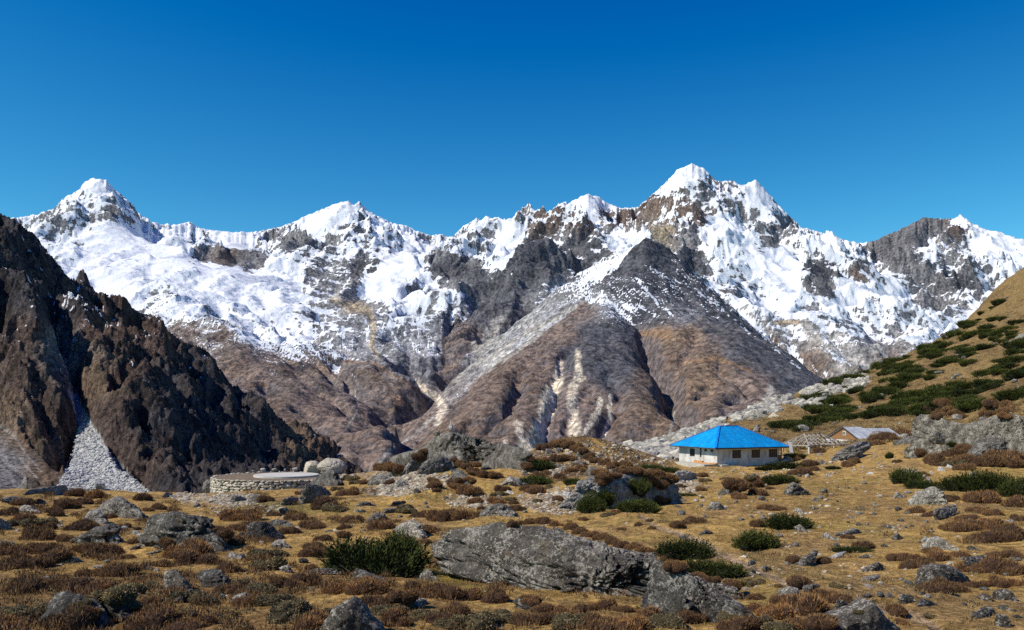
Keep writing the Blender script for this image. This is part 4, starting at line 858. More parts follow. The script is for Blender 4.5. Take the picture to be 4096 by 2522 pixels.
BL = [
('O','big',"huge whale-backed grey boulder with white lichen spots in the middle of the meadow",'g',[(1037,1322),(1040,1292),(1068,1270),(1110,1256),(1170,1248),(1250,1250),(1330,1262),(1420,1290),(1500,1315),(1560,1330),(1610,1352),(1650,1378),(1700,1402),(1745,1440),(1762,1485),(1700,1508),(1640,1500),(1590,1485),(1500,1462),(1440,1445),(1380,1435),(1300,1405),(1200,1395),(1130,1390),(1080,1375),(1048,1348)],dict(depth=.6,rough=.14,cuts=11,ang=.9,extra=1)),
('O','b',"dark overhanging block at the right end of the whale-backed boulder",'g',[(1560,1332),(1610,1350),(1660,1378),(1700,1400),(1760,1440),(1785,1480),(1792,1530),(1700,1510),(1640,1475),(1580,1490),(1540,1440)],dict(depth=.7,rough=.16,cuts=12)),
('O','b',"low lumpy dark rock at the foot of the dark overhang",'d',[(1540,1430),(1580,1420),(1640,1425),(1665,1450),(1650,1490),(1590,1500),(1545,1480)],dict(depth=.6,rough=.16)),
('A','b',"large flat-topped dark boulder with ledges, left of the stone ring",'d',[(1260,560),(1290,520),(1400,500),(1540,470),(1650,500),(1790,550),(1830,600),(1880,720),(1905,810),(1760,850),(1500,840),(1330,830),(1310,770),(1250,720),(1248,640)],dict(depth=.7,strat=1.0,rough=.12)),
('A','b',"split grey boulder with a long shaded slab, tent shaped, on the left",'g',[(820,490),(900,400),(1000,350),(1150,430),(1200,490),(1225,555),(1060,560),(940,510),(830,530)],dict(cuts=6)),
('A','b',"pale jagged rock leaning in front of the tent shaped boulder",'p',[(730,560),(790,470),(850,470),(910,520),(910,595),(850,600),(740,590)],{}),
('A','b',"streaked grey rock rising to a blunt square end on the left",'g',[(630,765),(700,690),(820,620),(960,590),(1020,640),(1022,785),(940,795),(860,775),(760,775)],dict(strat=1.0)),
('A','b',"light grey rock with a dark right flank in the left heath",'p',[(150,470),(200,430),(270,435),(320,490),(270,515),(180,495)],{}),
('A','b',"low grey rock capped with heather near the left edge",'g',[(25,400),(40,365),(100,355),(180,370),(220,410),(210,435),(120,430)],{}),
('A','b',"pale rock cut by the left picture edge, higher one",'p',[(-60,560),(0,545),(80,590),(40,645),(-50,655)],{}),
('A','b',"dark flat rock cut by the left picture edge, lower one",'d',[(-70,760),(0,740),(90,750),(180,790),(150,812),(0,805)],{}),
('A','b',"small pale wedge rock in the heath above the left grass strip",'p',[(590,935),(640,880),(680,890),(692,925)],{}),
('A','b',"upright rock with yellow-green lichen on its lit left face",'g',[(1420,1100),(1440,1010),(1510,980),(1560,1010),(1620,1080),(1600,1145),(1500,1200),(1440,1205)],dict(depth=.9)),
('A','b',"rounded dark hump rock beside the upright lichened rock",'d',[(1700,1040),(1740,995),(1850,985),(1900,1000),(1960,1060),(1965,1120),(1900,1150),(1840,1165),(1790,1115)],dict(strat=1.0)),
('A','b',"big dark ridged boulder with pale streaks at the lower left",'d',[(385,1410),(440,1280),(480,1190),(550,1175),(700,1210),(860,1290),(920,1340),(920,1450),(800,1490),(600,1460),(450,1445)],dict(cuts=8)),
('A','b',"blackish rugged boulder touching the big ridged one at lower left",'d',[(830,1280),(930,1225),(990,1215),(1060,1250),(1110,1320),(1130,1400),(1050,1450),(920,1410),(860,1330)],dict(rough=.16)),
('A','b',"light blocky rock alone in brushwood at lower left centre",'p',[(1990,1240),(2060,1200),(2130,1185),(2140,1262),(2080,1295),(2000,1272)],{}),
('A','b',"little pointed stone just left of the light blocky rock",'g',[(1890,1235),(1910,1180),(1950,1210),(1940,1255)],{}),
('A','b',"long pale outcrop along the meadow edge below the talus cone",'p',[(240,335),(262,290),(370,280),(520,258),(560,255),(572,300),(550,340),(400,345)],dict(rough=.16,depth=.4)),
('A','b',"grey boulder standing against the left end of the stone ring",'g',[(1760,245),(1790,210),(1840,215),(1850,260),(1830,292),(1770,285)],{}),
('A','b',"flat pale slab rock below the stone ring wall",'p',[(1990,382),(2020,345),(2080,345),(2122,375),(2070,408),(2000,402)],{}),
('A','b',"pale rock on the grassy rim beside the talus cone foot",'p',[(1410,352),(1440,320),(1490,330),(1492,357),(1430,368)],{}),
('A','b',"bluish grey slab half buried below the stone ring",'p',[(1885,505),(1930,470),(1990,500),(1990,522),(1920,528)],{}),
('A','b',"tiny pale stone in front of the pale jagged rock",'p',[(480,600),(510,590),(537,605),(530,620),(490,617)],{}),
('A','b',"low dark stone in the heath at the left",'d',[(250,657),(300,630),(350,640),(357,660)],{}),
('A','b',"small stone lying beside the blunt square-ended rock",'g',[(1130,805),(1170,780),(1215,775),(1200,812),(1150,818)],{}),
('A','b',"small bluish stone above the blunt square-ended rock",'p',[(1130,662),(1170,645),(1212,665),(1232,692),(1180,694)],{}),
('A','b',"half hidden pale stone among heather in the left middle",'p',[(800,962),(850,945),(892,960),(850,990)],{}),
('A','b',"dark flat stone set in the yellow grass strip at the left",'d',[(1198,955),(1250,938),(1302,985),(1240,988)],{}),
('A','b',"dark rock with heather around it on the upper left heath",'d',[(298,395),(340,373),(392,400),(350,427),(300,418)],{}),
('A','b',"pale stone poking out of heather right of the flat-topped boulder",'p',[(1968,855),(2010,830),(2072,880),(2060,908),(2000,892)],{}),
('A','b',"flat pale slab at the foot of the flat-topped dark boulder",'p',[(1275,855),(1350,820),(1402,825),(1340,856)],{}),
('B','b',"pointed dark boulder in front of the stone ring's right end",'d',[(480,240),(560,170),(620,122),(680,128),(735,220),(700,272),(620,285),(540,262)],dict(rough=.14)),
('B','b',"hollowed grey boulder below the pointed dark one",'g',[(388,290),(430,240),(520,250),(600,280),(662,340),(600,355),(540,390),(470,445),(390,455),(383,370)],dict(rough=.17)),
('B','b',"sloping light rock left of the hollowed grey boulder",'p',[(222,412),(250,370),(310,355),(382,375),(380,400),(320,432),(240,434)],{}),
('B','b',"brownish rock with heather on it below the stone ring",'g',[(-60,405),(-50,345),(10,335),(55,350),(60,400),(20,415)],{}),
('B','b',"rounded grey boulder at the top of the pale gravel slope",'g',[(980,232),(1010,190),(1080,165),(1140,170),(1192,210),(1120,252),(1020,262)],{}),
('B','b',"small broken boulder standing in the pale gravel",'p',[(1188,262),(1220,213),(1290,213),(1312,250),(1240,282)],{}),
('B','b',"small dark stone on the lower edge of the pale gravel",'d',[(1350,312),(1380,280),(1412,300),(1402,328),(1360,328)],{}),
('B','b',"dark flat rock, upper of the pair on the central turf",'d',[(1155,442),(1190,400),(1280,393),(1302,410),(1240,442),(1180,458)],{}),
('B','b',"light rock, lower of the pair on the central turf",'p',[(1103,482),(1140,458),(1222,453),(1218,492),(1130,502)],{}),
('B','b',"domed two-toned boulder with russet heather at its foot",'g',[(970,568),(1000,510),(1060,494),(1110,508),(1132,555),(1080,575),(1000,575)],{}),
('B','b',"low flat outcrop in the turf left of the pair of rocks",'g',[(868,432),(910,403),(980,403),(1012,430),(930,442)],{}),
('B','b',"finger shaped ochre stone standing in the turf",'c',[(850,492),(860,453),(887,470),(888,492)],{}),
('B','b',"small grey stone right of the finger shaped stone",'g',[(890,492),(910,458),(942,475),(942,497)],{}),
('B','b',"light rock with a dark hollow below the stone ring turf",'g',[(128,575),(180,548),(260,568),(297,600),(240,623),(160,613)],{}),
('B','b',"big black-faced rock under a heather cap, left of the juniper",'d',[(-70,600),(0,568),(80,568),(150,620),(222,710),(180,742),(60,745),(-30,730)],dict(rough=.08)),
('B','b',"rounded light rock just below the black-faced rock",'p',[(125,772),(190,728),(250,738),(282,780),(250,812),(150,804)],{}),
('B','b',"pale upright stone in brushwood left of the big juniper",'p',[(203,972),(260,948),(307,970),(302,1012),(240,1023)],{}),
('B','b',"long low slab against the lower edge of the big juniper",'g',[(438,1012),(500,978),(620,973),(700,993),(735,1022),(640,1040),(480,1043)],{}),
('B','b',"sloping grey slab under the big juniper",'g',[(838,1032),(880,985),(960,1008),(1050,1048),(1088,1088),(990,1104),(880,1063)],{}),
('B','b',"pointed grey rock between the juniper and the whale-backed boulder",'g',[(1413,1042),(1480,978),(1522,1010),(1553,1082),(1520,1104),(1440,1073)],{}),
('B','b',"small stone with a white patch right of the juniper",'p',[(1250,1052),(1270,1013),(1312,1030),(1302,1062)],{}),
('B','b',"large pointed boulder with white lichen at the bottom edge",'g',[(610,1420),(680,1300),(850,1213),(940,1280),(1000,1370),(1090,1530),(1060,1580),(620,1580)],dict(rough=.07,cuts=7)),
('B','b',"light rock with a dark shrubby hollow at bottom centre",'p',[(1258,1212),(1300,1188),(1380,1240),(1482,1245),(1440,1292),(1360,1325),(1290,1322)],{}),
('B','b',"pale ribbed rock behind the big juniper",'p',[(1180,645),(1250,590),(1340,558),(1440,588),(1455,690),(1400,730),(1300,715)],{}),
('B','b',"rounded grey rock behind the left end of the whale-backed boulder",'p',[(1958,505),(2020,430),(2100,413),(2190,438),(2225,485),(2150,523),(2000,523)],{}),
('B','b',"small shadowed stone in the brown turf left of centre",'d',[(600,655),(640,640),(672,650),(667,672)],{}),
('B','b',"blocky grey stone below the hollowed boulder",'g',[(203,462),(260,453),(292,480),(272,512),(215,518)],{}),
('B','b',"small white knob on the left edge of the big juniper",'w',[(618,912),(650,903),(657,947),(622,950)],{}),
('C','b',"rounded stone on the rubble hill above the heather capped boulder",'g',[(638,142),(660,108),(720,98),(757,130),(740,172),(670,183)],{}),
('C','b',"great heather capped boulder with a pale left face",'p',[(508,420),(540,310),(560,230),(680,180),(780,140),(900,112),(1100,107),(1260,132),(1370,180),(1422,270),(1412,350),(1370,378),(1200,398),(1100,430),(900,440),(700,500),(570,525)],dict(depth=.6,rough=.09,ang=.7)),
('C','b',"cream coloured broken outcrop below the house plinth",'c',[(1388,232),(1383,180),(1440,138),(1500,128),(1592,158),(1592,190),(1520,212),(1440,238)],dict(rough=.16,depth=.5)),
('C','b',"small pale pyramid stone right of the heather capped boulder",'p',[(1393,402),(1450,342),(1502,395),(1440,407)],{}),
('C','b',"solitary blocky grey rock on the turf below the house",'p',[(1703,442),(1720,408),(1790,403),(1842,460),(1800,478),(1710,478)],{}),
('C','b',"tall white-patched rock among purple heather below the house",'p',[(2043,200),(2090,158),(2130,180),(2157,230),(2112,272),(2072,302),(2048,250)],{}),
('C','b',"dark ribbed rock left of the tall white-patched rock",'g',[(1798,322),(1850,263),(1940,253),(1962,300),(1930,347),(1870,347)],{}),
('C','b',"low stone with a heather crest on the turf below the house",'g',[(1598,312),(1620,278),(1692,283),(1682,302)],{}),
('C','b',"speckled rock in heath left of the whale-backed boulder's foot",'g',[(23,1272),(60,1233),(140,1248),(222,1300),(242,1352),(160,1345),(60,1325)],{}),
('C','b',"flat layered stone above the pair of dark junipers",'g',[(1623,682),(1680,643),(1732,665),(1690,688)],{}),
('C','b',"weathered stone at the back of the upper dark juniper",'g',[(1433,717),(1480,678),(1517,700),(1502,733)],{}),
('C','b',"pale oval stone beside the footpath",'p',[(2038,922),(2070,903),(2102,915),(2097,933),(2050,938)],{}),
('D','b',"ribbed pyramid rock standing on open turf right of the path",'g',[(158,302),(200,228),(240,238),(332,310),(290,353),(200,353),(163,337)],dict(strat=1.5)),
('D','b',"large pale rounded boulder at the edge of the right heath",'p',[(1253,392),(1300,320),(1380,288),(1440,268),(1522,318),(1522,402),(1460,448),(1350,433),(1260,413)],dict(strat=1.0)),
('D','b',"small dark-sided boulder on the open turf, right of the ribbed pyramid",'p',[(1083,362),(1110,313),(1182,350),(1172,372),(1100,378)],{}),
('D','b',"tall tilted slab with a bright left edge in the right heath",'g',[(1443,477),(1550,448),(1620,428),(1642,460),(1570,490),(1530,570),(1480,665),(1458,580)],{}),
('D','b',"lumpy white-speckled rock in the middle of the right heath",'p',[(1348,785),(1400,728),(1470,698),(1532,738),(1602,822),(1540,834),(1440,824)],{}),
('D','b',"big oval lichened boulder lying in heather at lower right",'g',[(1313,1012),(1370,958),(1470,938),(1580,953),(1660,998),(1714,1052),(1650,1103),(1540,1118),(1400,1103),(1330,1062)],dict(ang=.5)),
('D','b',"rounded boulder uphill right of the big oval one",'g',[(1698,942),(1740,888),(1840,863),(1912,883),(1922,942),(1860,992),(1780,1028),(1710,982)],dict(ang=.6)),
('D','b',"large white-tipped boulder at the bottom edge on the right",'g',[(400,1560),(425,1450),(520,1390),(650,1340),(760,1310),(850,1238),(892,1258),(942,1340),(1002,1430),(1060,1560)],dict(rough=.07,cuts=8)),
('D','b',"brown tooth of rock behind the white-tipped boulder",'g',[(578,1325),(600,1258),(640,1243),(692,1290),(682,1332),(620,1355)],{}),
('D','b',"pale rock face half covered by the big russet bush",'p',[(78,1232),(110,1158),(180,1128),(262,1150),(272,1222),(220,1293),(130,1283)],{}),
('D','b',"leaning fin of rock with a heather back beside the path",'g',[(233,1015),(260,948),(320,878),(400,828),(442,828),(410,890),(330,965),(270,1028)],{}),
('D','b',"rough stone, upper of two on the lower right turf",'g',[(828,1012),(890,948),(940,918),(992,948),(982,992),(900,1003)],{}),
('D','b',"long low stone, lower of two on the lower right turf",'p',[(785,1092),(860,1048),(965,1028),(955,1052),(820,1110)],{}),
('D','b',"grey cube-like stone above the white-tipped boulder",'g',[(1133,1242),(1170,1198),(1242,1208),(1253,1250),(1190,1303),(1140,1272)],{}),
('D','b',"flat grey stone right of the cube-like stone",'g',[(1292,1282),(1340,1243),(1400,1253),(1433,1287),(1320,1299)],{}),
('D','b',"grey stone left of the round one on the lower right turf",'g',[(1818,1232),(1850,1198),(1900,1203),(1943,1247),(1880,1273)],{}),
('D','b',"round grey stone near the right picture edge",'g',[(1948,1212),(1990,1163),(2070,1158),(2123,1200),(2090,1253),(2010,1268)],{}),
('D','b',"wedge of grey rock low on the right turf",'g',[(1772,1378),(1850,1318),(1910,1303),(1953,1340),(1900,1393),(1800,1393)],{}),
('D','b',"stout rock in the bottom right corner",'g',[(1968,1442),(1990,1378),(2050,1378),(2093,1420),(2072,1494),(2000,1494)],{}),
('D','b',"small grey stone above the stout corner rock",'g',[(1978,1320),(2010,1293),(2082,1298),(2080,1338),(2030,1343)],{}),
('D','b',"low stone at the right picture edge near the bottom",'g',[(2103,1402),(2150,1373),(2193,1390),(2160,1413)],{}),
('D','b',"split stone under the round juniper on the right turf",'g',[(218,622),(280,598),(353,660),(300,673)],{}),
('D','b',"white-flecked jagged stone right of the round juniper",'p',[(463,702),(500,663),(593,722),(560,743)],{}),
('D','b',"row of low jagged stones across the right turf",'p',[(598,692),(680,648),(750,628),(803,650),(740,683),(650,697)],dict(depth=.4)),
('D','b',"flat grey stone in the upper row on the right turf",'g',[(983,612),(1040,593),(1113,620),(1060,643)],{}),
('D','b',"weathered stone with a dead branch on the right turf",'g',[(1068,705),(1120,668),(1163,710),(1110,744)],{}),
('D','b',"white chip of rock left of the lumpy speckled rock",'w',[(1328,742),(1360,698),(1393,720),(1370,748)],{}),
('D','b',"pale stone leaning on the round juniper's right side",'p',[(228,482),(260,453),(353,512),(320,523)],{}),
('D','b',"white slab under the low spreading juniper",'w',[(548,895),(600,848),(673,828),(662,852),(600,905)],{}),
('D','b',"white flat stone high on the open turf",'w',[(853,162),(880,143),(918,150),(892,168)],{}),
('D','b',"pinkish white stone, middle one of the three by the junipers",'w',[(1460,135),(1485,93),(1523,118),(1510,142)],{}),
('D','b',"pinkish white stone, right one of the three by the junipers",'w',[(1535,112),(1558,78),(1593,93),(1580,115)],{}),
('D','b',"pinkish white stone, left one of the three by the junipers",'w',[(1390,158),(1404,136),(1423,146),(1418,163)],{}),
('D','b',"grey rock under heather at the right picture edge",'g',[(1928,1135),(1960,1083),(2082,1083),(2065,1135)],{}),
('D','b',"small stone beside the flat grey stones on lower right turf",'p',[(1010,1225),(1040,1178),(1073,1200),(1055,1235)],{}),
('D','b',"dark streaked stone in the heath right of the lumpy rock",'d',[(1718,805),(1760,778),(1823,820),(1790,833)],{}),
('D','b',"oval pale stone on turf uphill of the ribbed pyramid",'p',[(480,182),(510,160),(550,168),(540,188)],{}),
('D','b',"grey stone just below the fork of the turf stones",'g',[(375,395),(400,362),(438,378),(432,402)],{}),
('D','b',"flat pale stone alone in the middle of the right turf",'p',[(888,432),(915,405),(948,425),(930,438)],{}),
('D','b',"small white stone left of the flat pale one",'p',[(697,545),(720,520),(748,530),(738,550)],{}),
('D','b',"flattish grey stone beside the round juniper's top",'g',[(345,465),(385,443),(458,460),(420,472)],{}),
('E','b',"massive rock wall outcrop below a heather shelf on the right",'g',[(1655,980),(1660,880),(1720,820),(1820,840),(1900,875),(2050,895),(2200,850),(2330,800),(2440,840),(2500,980),(2480,1130),(2300,1150),(2100,1155),(2040,1110),(1960,1040),(1850,1045),(1740,995)],dict(depth=.35,rough=.12,cuts=14,ang=.7,base=1838)),
('E','b',"smaller rock buttress in front of the massive outcrop",'g',[(2050,1130),(2080,1060),(2140,1010),(2250,990),(2340,1000),(2360,1060),(2340,1130),(2200,1155),(2080,1155)],dict(depth=.5,base=1840)),
('E','b',"round rock between the massive outcrop and the buttress",'g',[(1770,1010),(1790,960),(1840,945),(1880,980),(1870,1040),(1800,1040)],dict(Y=92)),
('E','b',"long sloping grey slab in front of the timber pavilion",'g',[(1090,1185),(1110,1120),(1180,1050),(1290,1012),(1345,1030),(1320,1080),(1240,1125),(1170,1195)],dict(strat=1)),
('E','b',"flat grey rock left of the massive outcrop",'g',[(1535,1035),(1620,988),(1700,965),(1772,1000),(1740,1045)],{}),
('E','b',"large pale boulder on the skyline of the right hillside",'p',[(1165,532),(1190,488),(1250,472),(1302,498),(1272,532),(1200,548)],{}),
('E','b',"white stone in the heather below the flat grey rock",'w',[(1648,1085),(1690,1043),(1722,1075),(1702,1103)],{}),
('E','b',"big rounded boulder in the white scree above the house",'p',[(505,852),(520,798),(590,793),(602,840),(560,857)],{}),
('E','b',"broad boulder left of the big rounded one in the scree",'p',[(470,868),(490,820),(530,830),(540,866)],{}),
('E','b',"yellowish boulder in the scree above the house",'c',[(620,845),(650,808),(683,838),(668,850)],{}),
('E','b',"upright stone on the heather shelf of the massive outcrop",'p',[(1850,785),(1868,720),(1912,758),(1892,795)],{}),
('E','b',"pale rock on top of the heather shelf, far right",'p',[(2165,785),(2220,728),(2292,768),(2272,812),(2200,814)],{}),
('E','b',"flat grey rock behind the heather shelf",'g',[(2278,702),(2330,658),(2382,688),(2342,724)],{}),
('E','b',"grey rock among junipers below the skyline boulder",'g',[(1148,602),(1170,568),(1217,590),(1190,618)],{}),
('E','b',"brown rock on the skyline far up the right hillside",'g',[(1698,352),(1740,308),(1802,308),(1792,338)],{}),
('E','b',"pale rock between the house and the timber pavilion",'p',[(700,1175),(750,1113),(800,1108),(832,1150),(780,1173)],{}),
('E','b',"dark-bottomed stone left of the long sloping slab",'g',[(968,1182),(1000,1148),(1023,1170),(1002,1193)],{}),
('E','b',"pale boulder high on the right hillside near the picture edge",'p',[(2310,350),(2330,300),(2380,290),(2390,320),(2340,350)],{}),
('E','b',"light boulder at the right edge of the hillside",'p',[(2400,275),(2430,245),(2480,240),(2490,280),(2430,285)],{}),
('H','b',"white rock lying at the foot of the house front wall",'w',[(1005,468),(1020,448),(1075,446),(1090,462),(1060,472)],{}),
('K','b',"back slab of the central crag, pale and smooth",'g',[(145,445),(230,370),(330,318),(420,268),(480,200),(560,165),(650,160),(700,200),(700,440),(300,455)],dict(depth=.3,rough=.12,base=1882)),
('K','b',"main crag of the central outcrop, deeply cracked, below the flagpole",'d',[(430,310),(490,208),(590,156),(720,176),(880,216),(985,270),(1022,320),(965,352),(910,405),(840,410),(750,450),(600,440),(480,400)],dict(depth=.55,rough=.34,cuts=10,base=1872,extra=1,ang=.95)),
('K','b',"smooth right slab of the central outcrop",'g',[(895,450),(900,370),(975,330),(1010,240),(1090,268),(1200,290),(1305,340),(1240,400),(1190,475),(1100,540),(1040,545),(1000,475),(930,475)],dict(depth=.35,rough=.07,base=1885)),
('K','b',"blocky front boulder of the central outcrop",'g',[(362,512),(380,420),(450,378),(560,358),(622,398),(645,470),(560,492),(440,524)],dict(cuts=7)),
('K','b',"left pillar of the central outcrop",'g',[(250,482),(280,390),(330,338),(432,330),(432,400),(372,445),(350,505)],{}),
('K','b',"long dark rock running down from the central outcrop, heather grown",'d',[(620,462),(700,470),(765,520),(815,620),(865,700),(908,772),(880,770),(790,722),(720,610),(640,565)],dict(rough=.14)),
('K','b',"pale rock at the lower right foot of the central outcrop",'p',[(1035,595),(1100,528),(1180,538),(1232,600),(1160,615)],{}),
('K','b',"small block perched on the left shoulder of the central outcrop",'g',[(472,178),(490,150),(528,150),(532,185),(495,200)],dict(Y=108)),
('K','b',"square block high on the rubble hill, left one",'g',[(1390,342),(1400,298),(1452,298),(1445,350)],{}),
('K','b',"square block high on the rubble hill, right one",'g',[(1470,325),(1480,293),(1528,293),(1512,335)],{}),
('K','b',"pointed block on the right shoulder of the rubble hill",'g',[(1638,375),(1660,318),(1713,382)],{}),
('K','b',"flat slab across the middle of the rubble hill",'g',[(1608,415),(1660,393),(1733,410),(1680,453)],{}),
('K','b',"white boulder low on the rubble hill",'p',[(1443,515),(1460,478),(1493,490),(1482,530)],{}),
('K','b',"pale boulder right of the white one on the rubble hill",'p',[(1500,475),(1530,438),(1573,460),(1562,488)],{}),
('K','b',"small square stone at the left foot of the rubble hill",'p',[(1195,515),(1200,478),(1242,478),(1238,515)],{}),
('K','b',"pale block in the broken ground below the rubble hill",'w',[(1535,690),(1545,652),(1600,655),(1612,692)],{}),
('K','b',"white flat stone on the turf left of the broken ground",'w',[(1070,662),(1085,636),(1135,655),(1120,675)],{}),
('K','b',"white stone below the flat one by the broken ground",'w',[(1165,695),(1185,672),(1215,680),(1205,698)],{}),
('K','b',"grey boulder on the turf behind the whale-backed boulder",'g',[(873,835),(915,775),(975,750),(1060,755),(1110,795),(1095,838),(1000,850),(920,845)],{}),
]
for z, nm, lab, mt, poly, kw in BL:
    kw = dict(kw); big = lab.split()[0]
    w_ = (max(p[0] for p in poly) - min(p[0] for p in poly)) * ZS[z][2]
    nm = 'boulder' if w_ > 45 else 'stone'
    boulder(nm, lab, mt, zz(z, poly), cat=nm, **kw)
print("boulders", len(ROCKS), round(time.time() - T0, 1), "s")

# ------------------------------------------------------------ small loose stones: a few shared shapes, each stone its own object
def where(px, py):
    """names the part of the meadow a photo point lies in"""
    if py < 1990 and px < 860: return "on the turf rim left of the stone ring"
    if px < 900 and py < 2130: return "between the tent shaped boulder and the left edge" if px < 330 else "around the flat-topped dark boulder"
    if px < 700: return "in the heath around the big ridged boulder"
    if px < 1300 and py > 2260: return "in the brushwood left of the pointed bottom boulder"
    if px < 1750 and py > 2260: return "between the big juniper and the bottom edge"
    if px < 1350: return "on the slope below the stone ring"
    if px < 1750 and py < 2010: return "on the gravel below the central crag"
    if px < 1750: return "on the turf above the big juniper"
    if px < 2300 and py < 2080: return "in the broken ground below the rubble hill"
    if px < 2800 and py > 2180 : return "in the heath around the whale-backed boulder"
    if px < 2750: return "around the heather capped boulder"
    if py < 1960: return "on the slope in front of the pavilion and outcrop"
    if px < 3300 and py < 2200: return "on the turf below the blue-roofed house"
    if px < 3300: return "along the lower footpath"
    if py < 2120: return "on the open turf right of the ribbed pyramid rock"
    if px < 3640: return "on the turf left of the big oval boulder"
    return "in the heath around the big oval boulder"
rng = np.random.RandomState(4)
protos = {}
for mt in 'gpdw':
    for k in range(3):
        V, Fc = rock_shape(900 + k + ord(mt), 2, 8, 0.12, 0.9, (0.5, 0.42, 0.3)); V[:, 2] -= V[:, 2].min() * 0.55
        protos[mt, k] = mesh_np("stone", V, Fc, mat=RM[mt])
def free(px, py):
    return not any(a + 8 < px < c - 8 and b + 6 < py < e + 4 for a, b, c, e, *_ in ROCKS)
cnt = 0; tries = 0
while cnt < 165 and tries < 5000:
    tries += 1
    if rng.rand() < 0.55: px, py = rng.uniform(2650, 4080), 1900 + 560 * rng.rand() ** 0.8
    else: px, py = rng.uniform(10, 2700), rng.uniform(1985, 2500)
    if not free(px, py): continue
    dens = 0.5 + 0.9 * float(fbm2(np.array([px / 260.]), np.array([py / 90.]), 3, 601)[0])
    if rng.rand() > dens: continue
    p = hit(px, py)
    if p.y > 140: continue
    wpx = rng.uniform(13, 34) * (0.8 + 0.5 * rng.rand()) * (1 + (py - 1900) / 1500)
    sz = wpx * p.y / F
    mt = rng.choice(list('ggppdw'), p=[.17, .17, .26, .26, .06, .08])
    o = link("stone", protos[mt, rng.randint(3)]); o.location = p - Vector((0, 0, 0.05 * sz)); o.rotation_euler = (rng.uniform(-.2, .2), rng.uniform(-.2, .2), rng.uniform(0, 6.28))
    o.scale = (sz, sz * rng.uniform(.7, 1.1), sz * rng.uniform(.7, 1.3))
    szn = 'tiny' if wpx < 19 else 'small' if wpx < 31 else 'fair-sized'; shp = ' flat' if o.scale.z < .9 * sz else ' knobby' if o.scale.z > 1.15 * sz else ''
    tag(o, szn + shp + (" white" if mt == 'w' else " pale grey" if mt == 'p' else " dark" if mt == 'd' else " grey") + " stone lying " + where(px, py), 'stone', "small stones scattered over the meadow")
    cnt += 1
print("stones", cnt)

# ------------------------------------------------------------ rubble: scree, talus cone, gravel (nobody could count it)
def scatter_rocks(name, label, P, S, mat, nvar=6, seed=0, sub=1, flat=0.6):
    rs = np.random.RandomState(seed); Vs, Fs = [], []; n = 0; P = np.asarray(P); vi = rs.randint(nvar, size=len(P))
    for k in range(nvar):
        V, Fc = rock_shape(700 + seed * 10 + k, sub, 8, 0.12, 0.9, (0.5, 0.42, 0.5 * flat))
        I = np.nonzero(vi == k)[0]
        if not len(I): continue
        a = rs.uniform(0, 2 * math.pi, len(I)); b = rs.uniform(-.4, .4, len(I)); c, s = np.cos(a), np.sin(a); cb, sb = np.cos(b), np.sin(b)
        X1 = V[None, :, 0] * cb[:, None] - V[None, :, 2] * sb[:, None]; Z1 = V[None, :, 0] * sb[:, None] + V[None, :, 2] * cb[:, None]; Y1 = np.broadcast_to(V[None, :, 1], X1.shape)
        W = np.stack([X1 * c[:, None] - Y1 * s[:, None], X1 * s[:, None] + Y1 * c[:, None], Z1], -1) * S[I][:, None, None] + P[I][:, None, :]
        Vs.append(W.reshape(-1, 3)); Fs.append((Fc[None] + n + (np.arange(len(I)) * len(V))[:, None, None]).reshape(-1, 3)); n += len(I) * len(V)
    me = mesh_np(name, np.concatenate(Vs), np.concatenate(Fs), mat=mat)
    return tag(link(name, me), label, kind='stuff')
def rub_mat(name, a, b):
    k = NT(name); P_ = k.gen_pos(); s = k.noise(P_, 0.9, 3); 
    c = k.mix(k.rng(k.voro(P_, 0.6, out='Color') if False else k.noise(P_, 0.7, 2), 0.35, 0.65), a, b)
    rr = k.n('ShaderNodeNewGeometry').outputs['Random Per Island']
    k.col(k.mix(1.0, c, k.ramp(rr, [(0, (.6, .6, .62)), (.5, (1, .98, .95)), (1, (1.3, 1.25, 1.15))]), 'MULTIPLY')); k.nor(k.bump(k.noise(P_, 5.0, 4), 0.1, 0.6)); return k.m
# the white scree on the right
rs = np.random.RandomState(8); pts = []; S = []
while len(pts) < 9500:
    px = rs.uniform(2300, 3500, 4000); Y = np.exp(rs.uniform(math.log(138), math.log(335), 4000))
    ok = Y < rim_at(px) + 4; px, Y = px[ok], Y[ok]
    z = ground_np(px[None], Y[None])[0]; row = HY - F * z / Y
    m = inpoly(px[None] + 20 * fbm2(px[None] / 60, row[None] / 30, 3, 611), row[None] + 8 * fbm2(px[None] / 60, row[None] / 20, 3, 612), SCREE)[0] & (n2(px / 70, row / 16, 5) > -0.22)
    for q in np.nonzero(m)[0]:
        pts.append(((px[q] - CX) / F * Y[q], Y[q], z[q])); S.append(float(np.clip(rs.lognormal(0.15, 0.55), 0.6, 4.5)))
scatter_rocks("rubble", "white scree of tumbled rocks below the right hillside", pts[:9500], np.array(S[:9500]), rub_mat("scree_stone", (.21, .198, .178), (.40, .38, .34)), seed=1)
# the talus cone on the left
PXl, YYl, Zl, _, _ = LEFT
pyl = HY - F * Zl / YYl; m = inpoly(PXl, pyl, [(200,990),(235,1040),(262,1085),(300,1130),(345,1170),(390,1205),(130,1205),(140,1170),(158,1120),(180,1075),(188,1020)])
I = np.nonzero(m.ravel())[0]; pick = rs.choice(I, 7500)
xs = ((PXl - CX) / F * YYl).ravel()[pick] + rs.uniform(-2, 2, 7500); ys = YYl.ravel()[pick] + rs.uniform(-2, 2, 7500); zs = Zl.ravel()[pick]
scatter_rocks("rubble", "pale grey talus rocks spread over the cone at the mountain foot", np.stack([xs, ys, zs], 1), np.clip(rs.lognormal(0.9, 0.5, 7500), 1.2, 8.0), rub_mat("talus_stone", (.32, .32, .32), (.52, .52, .51)), seed=2)
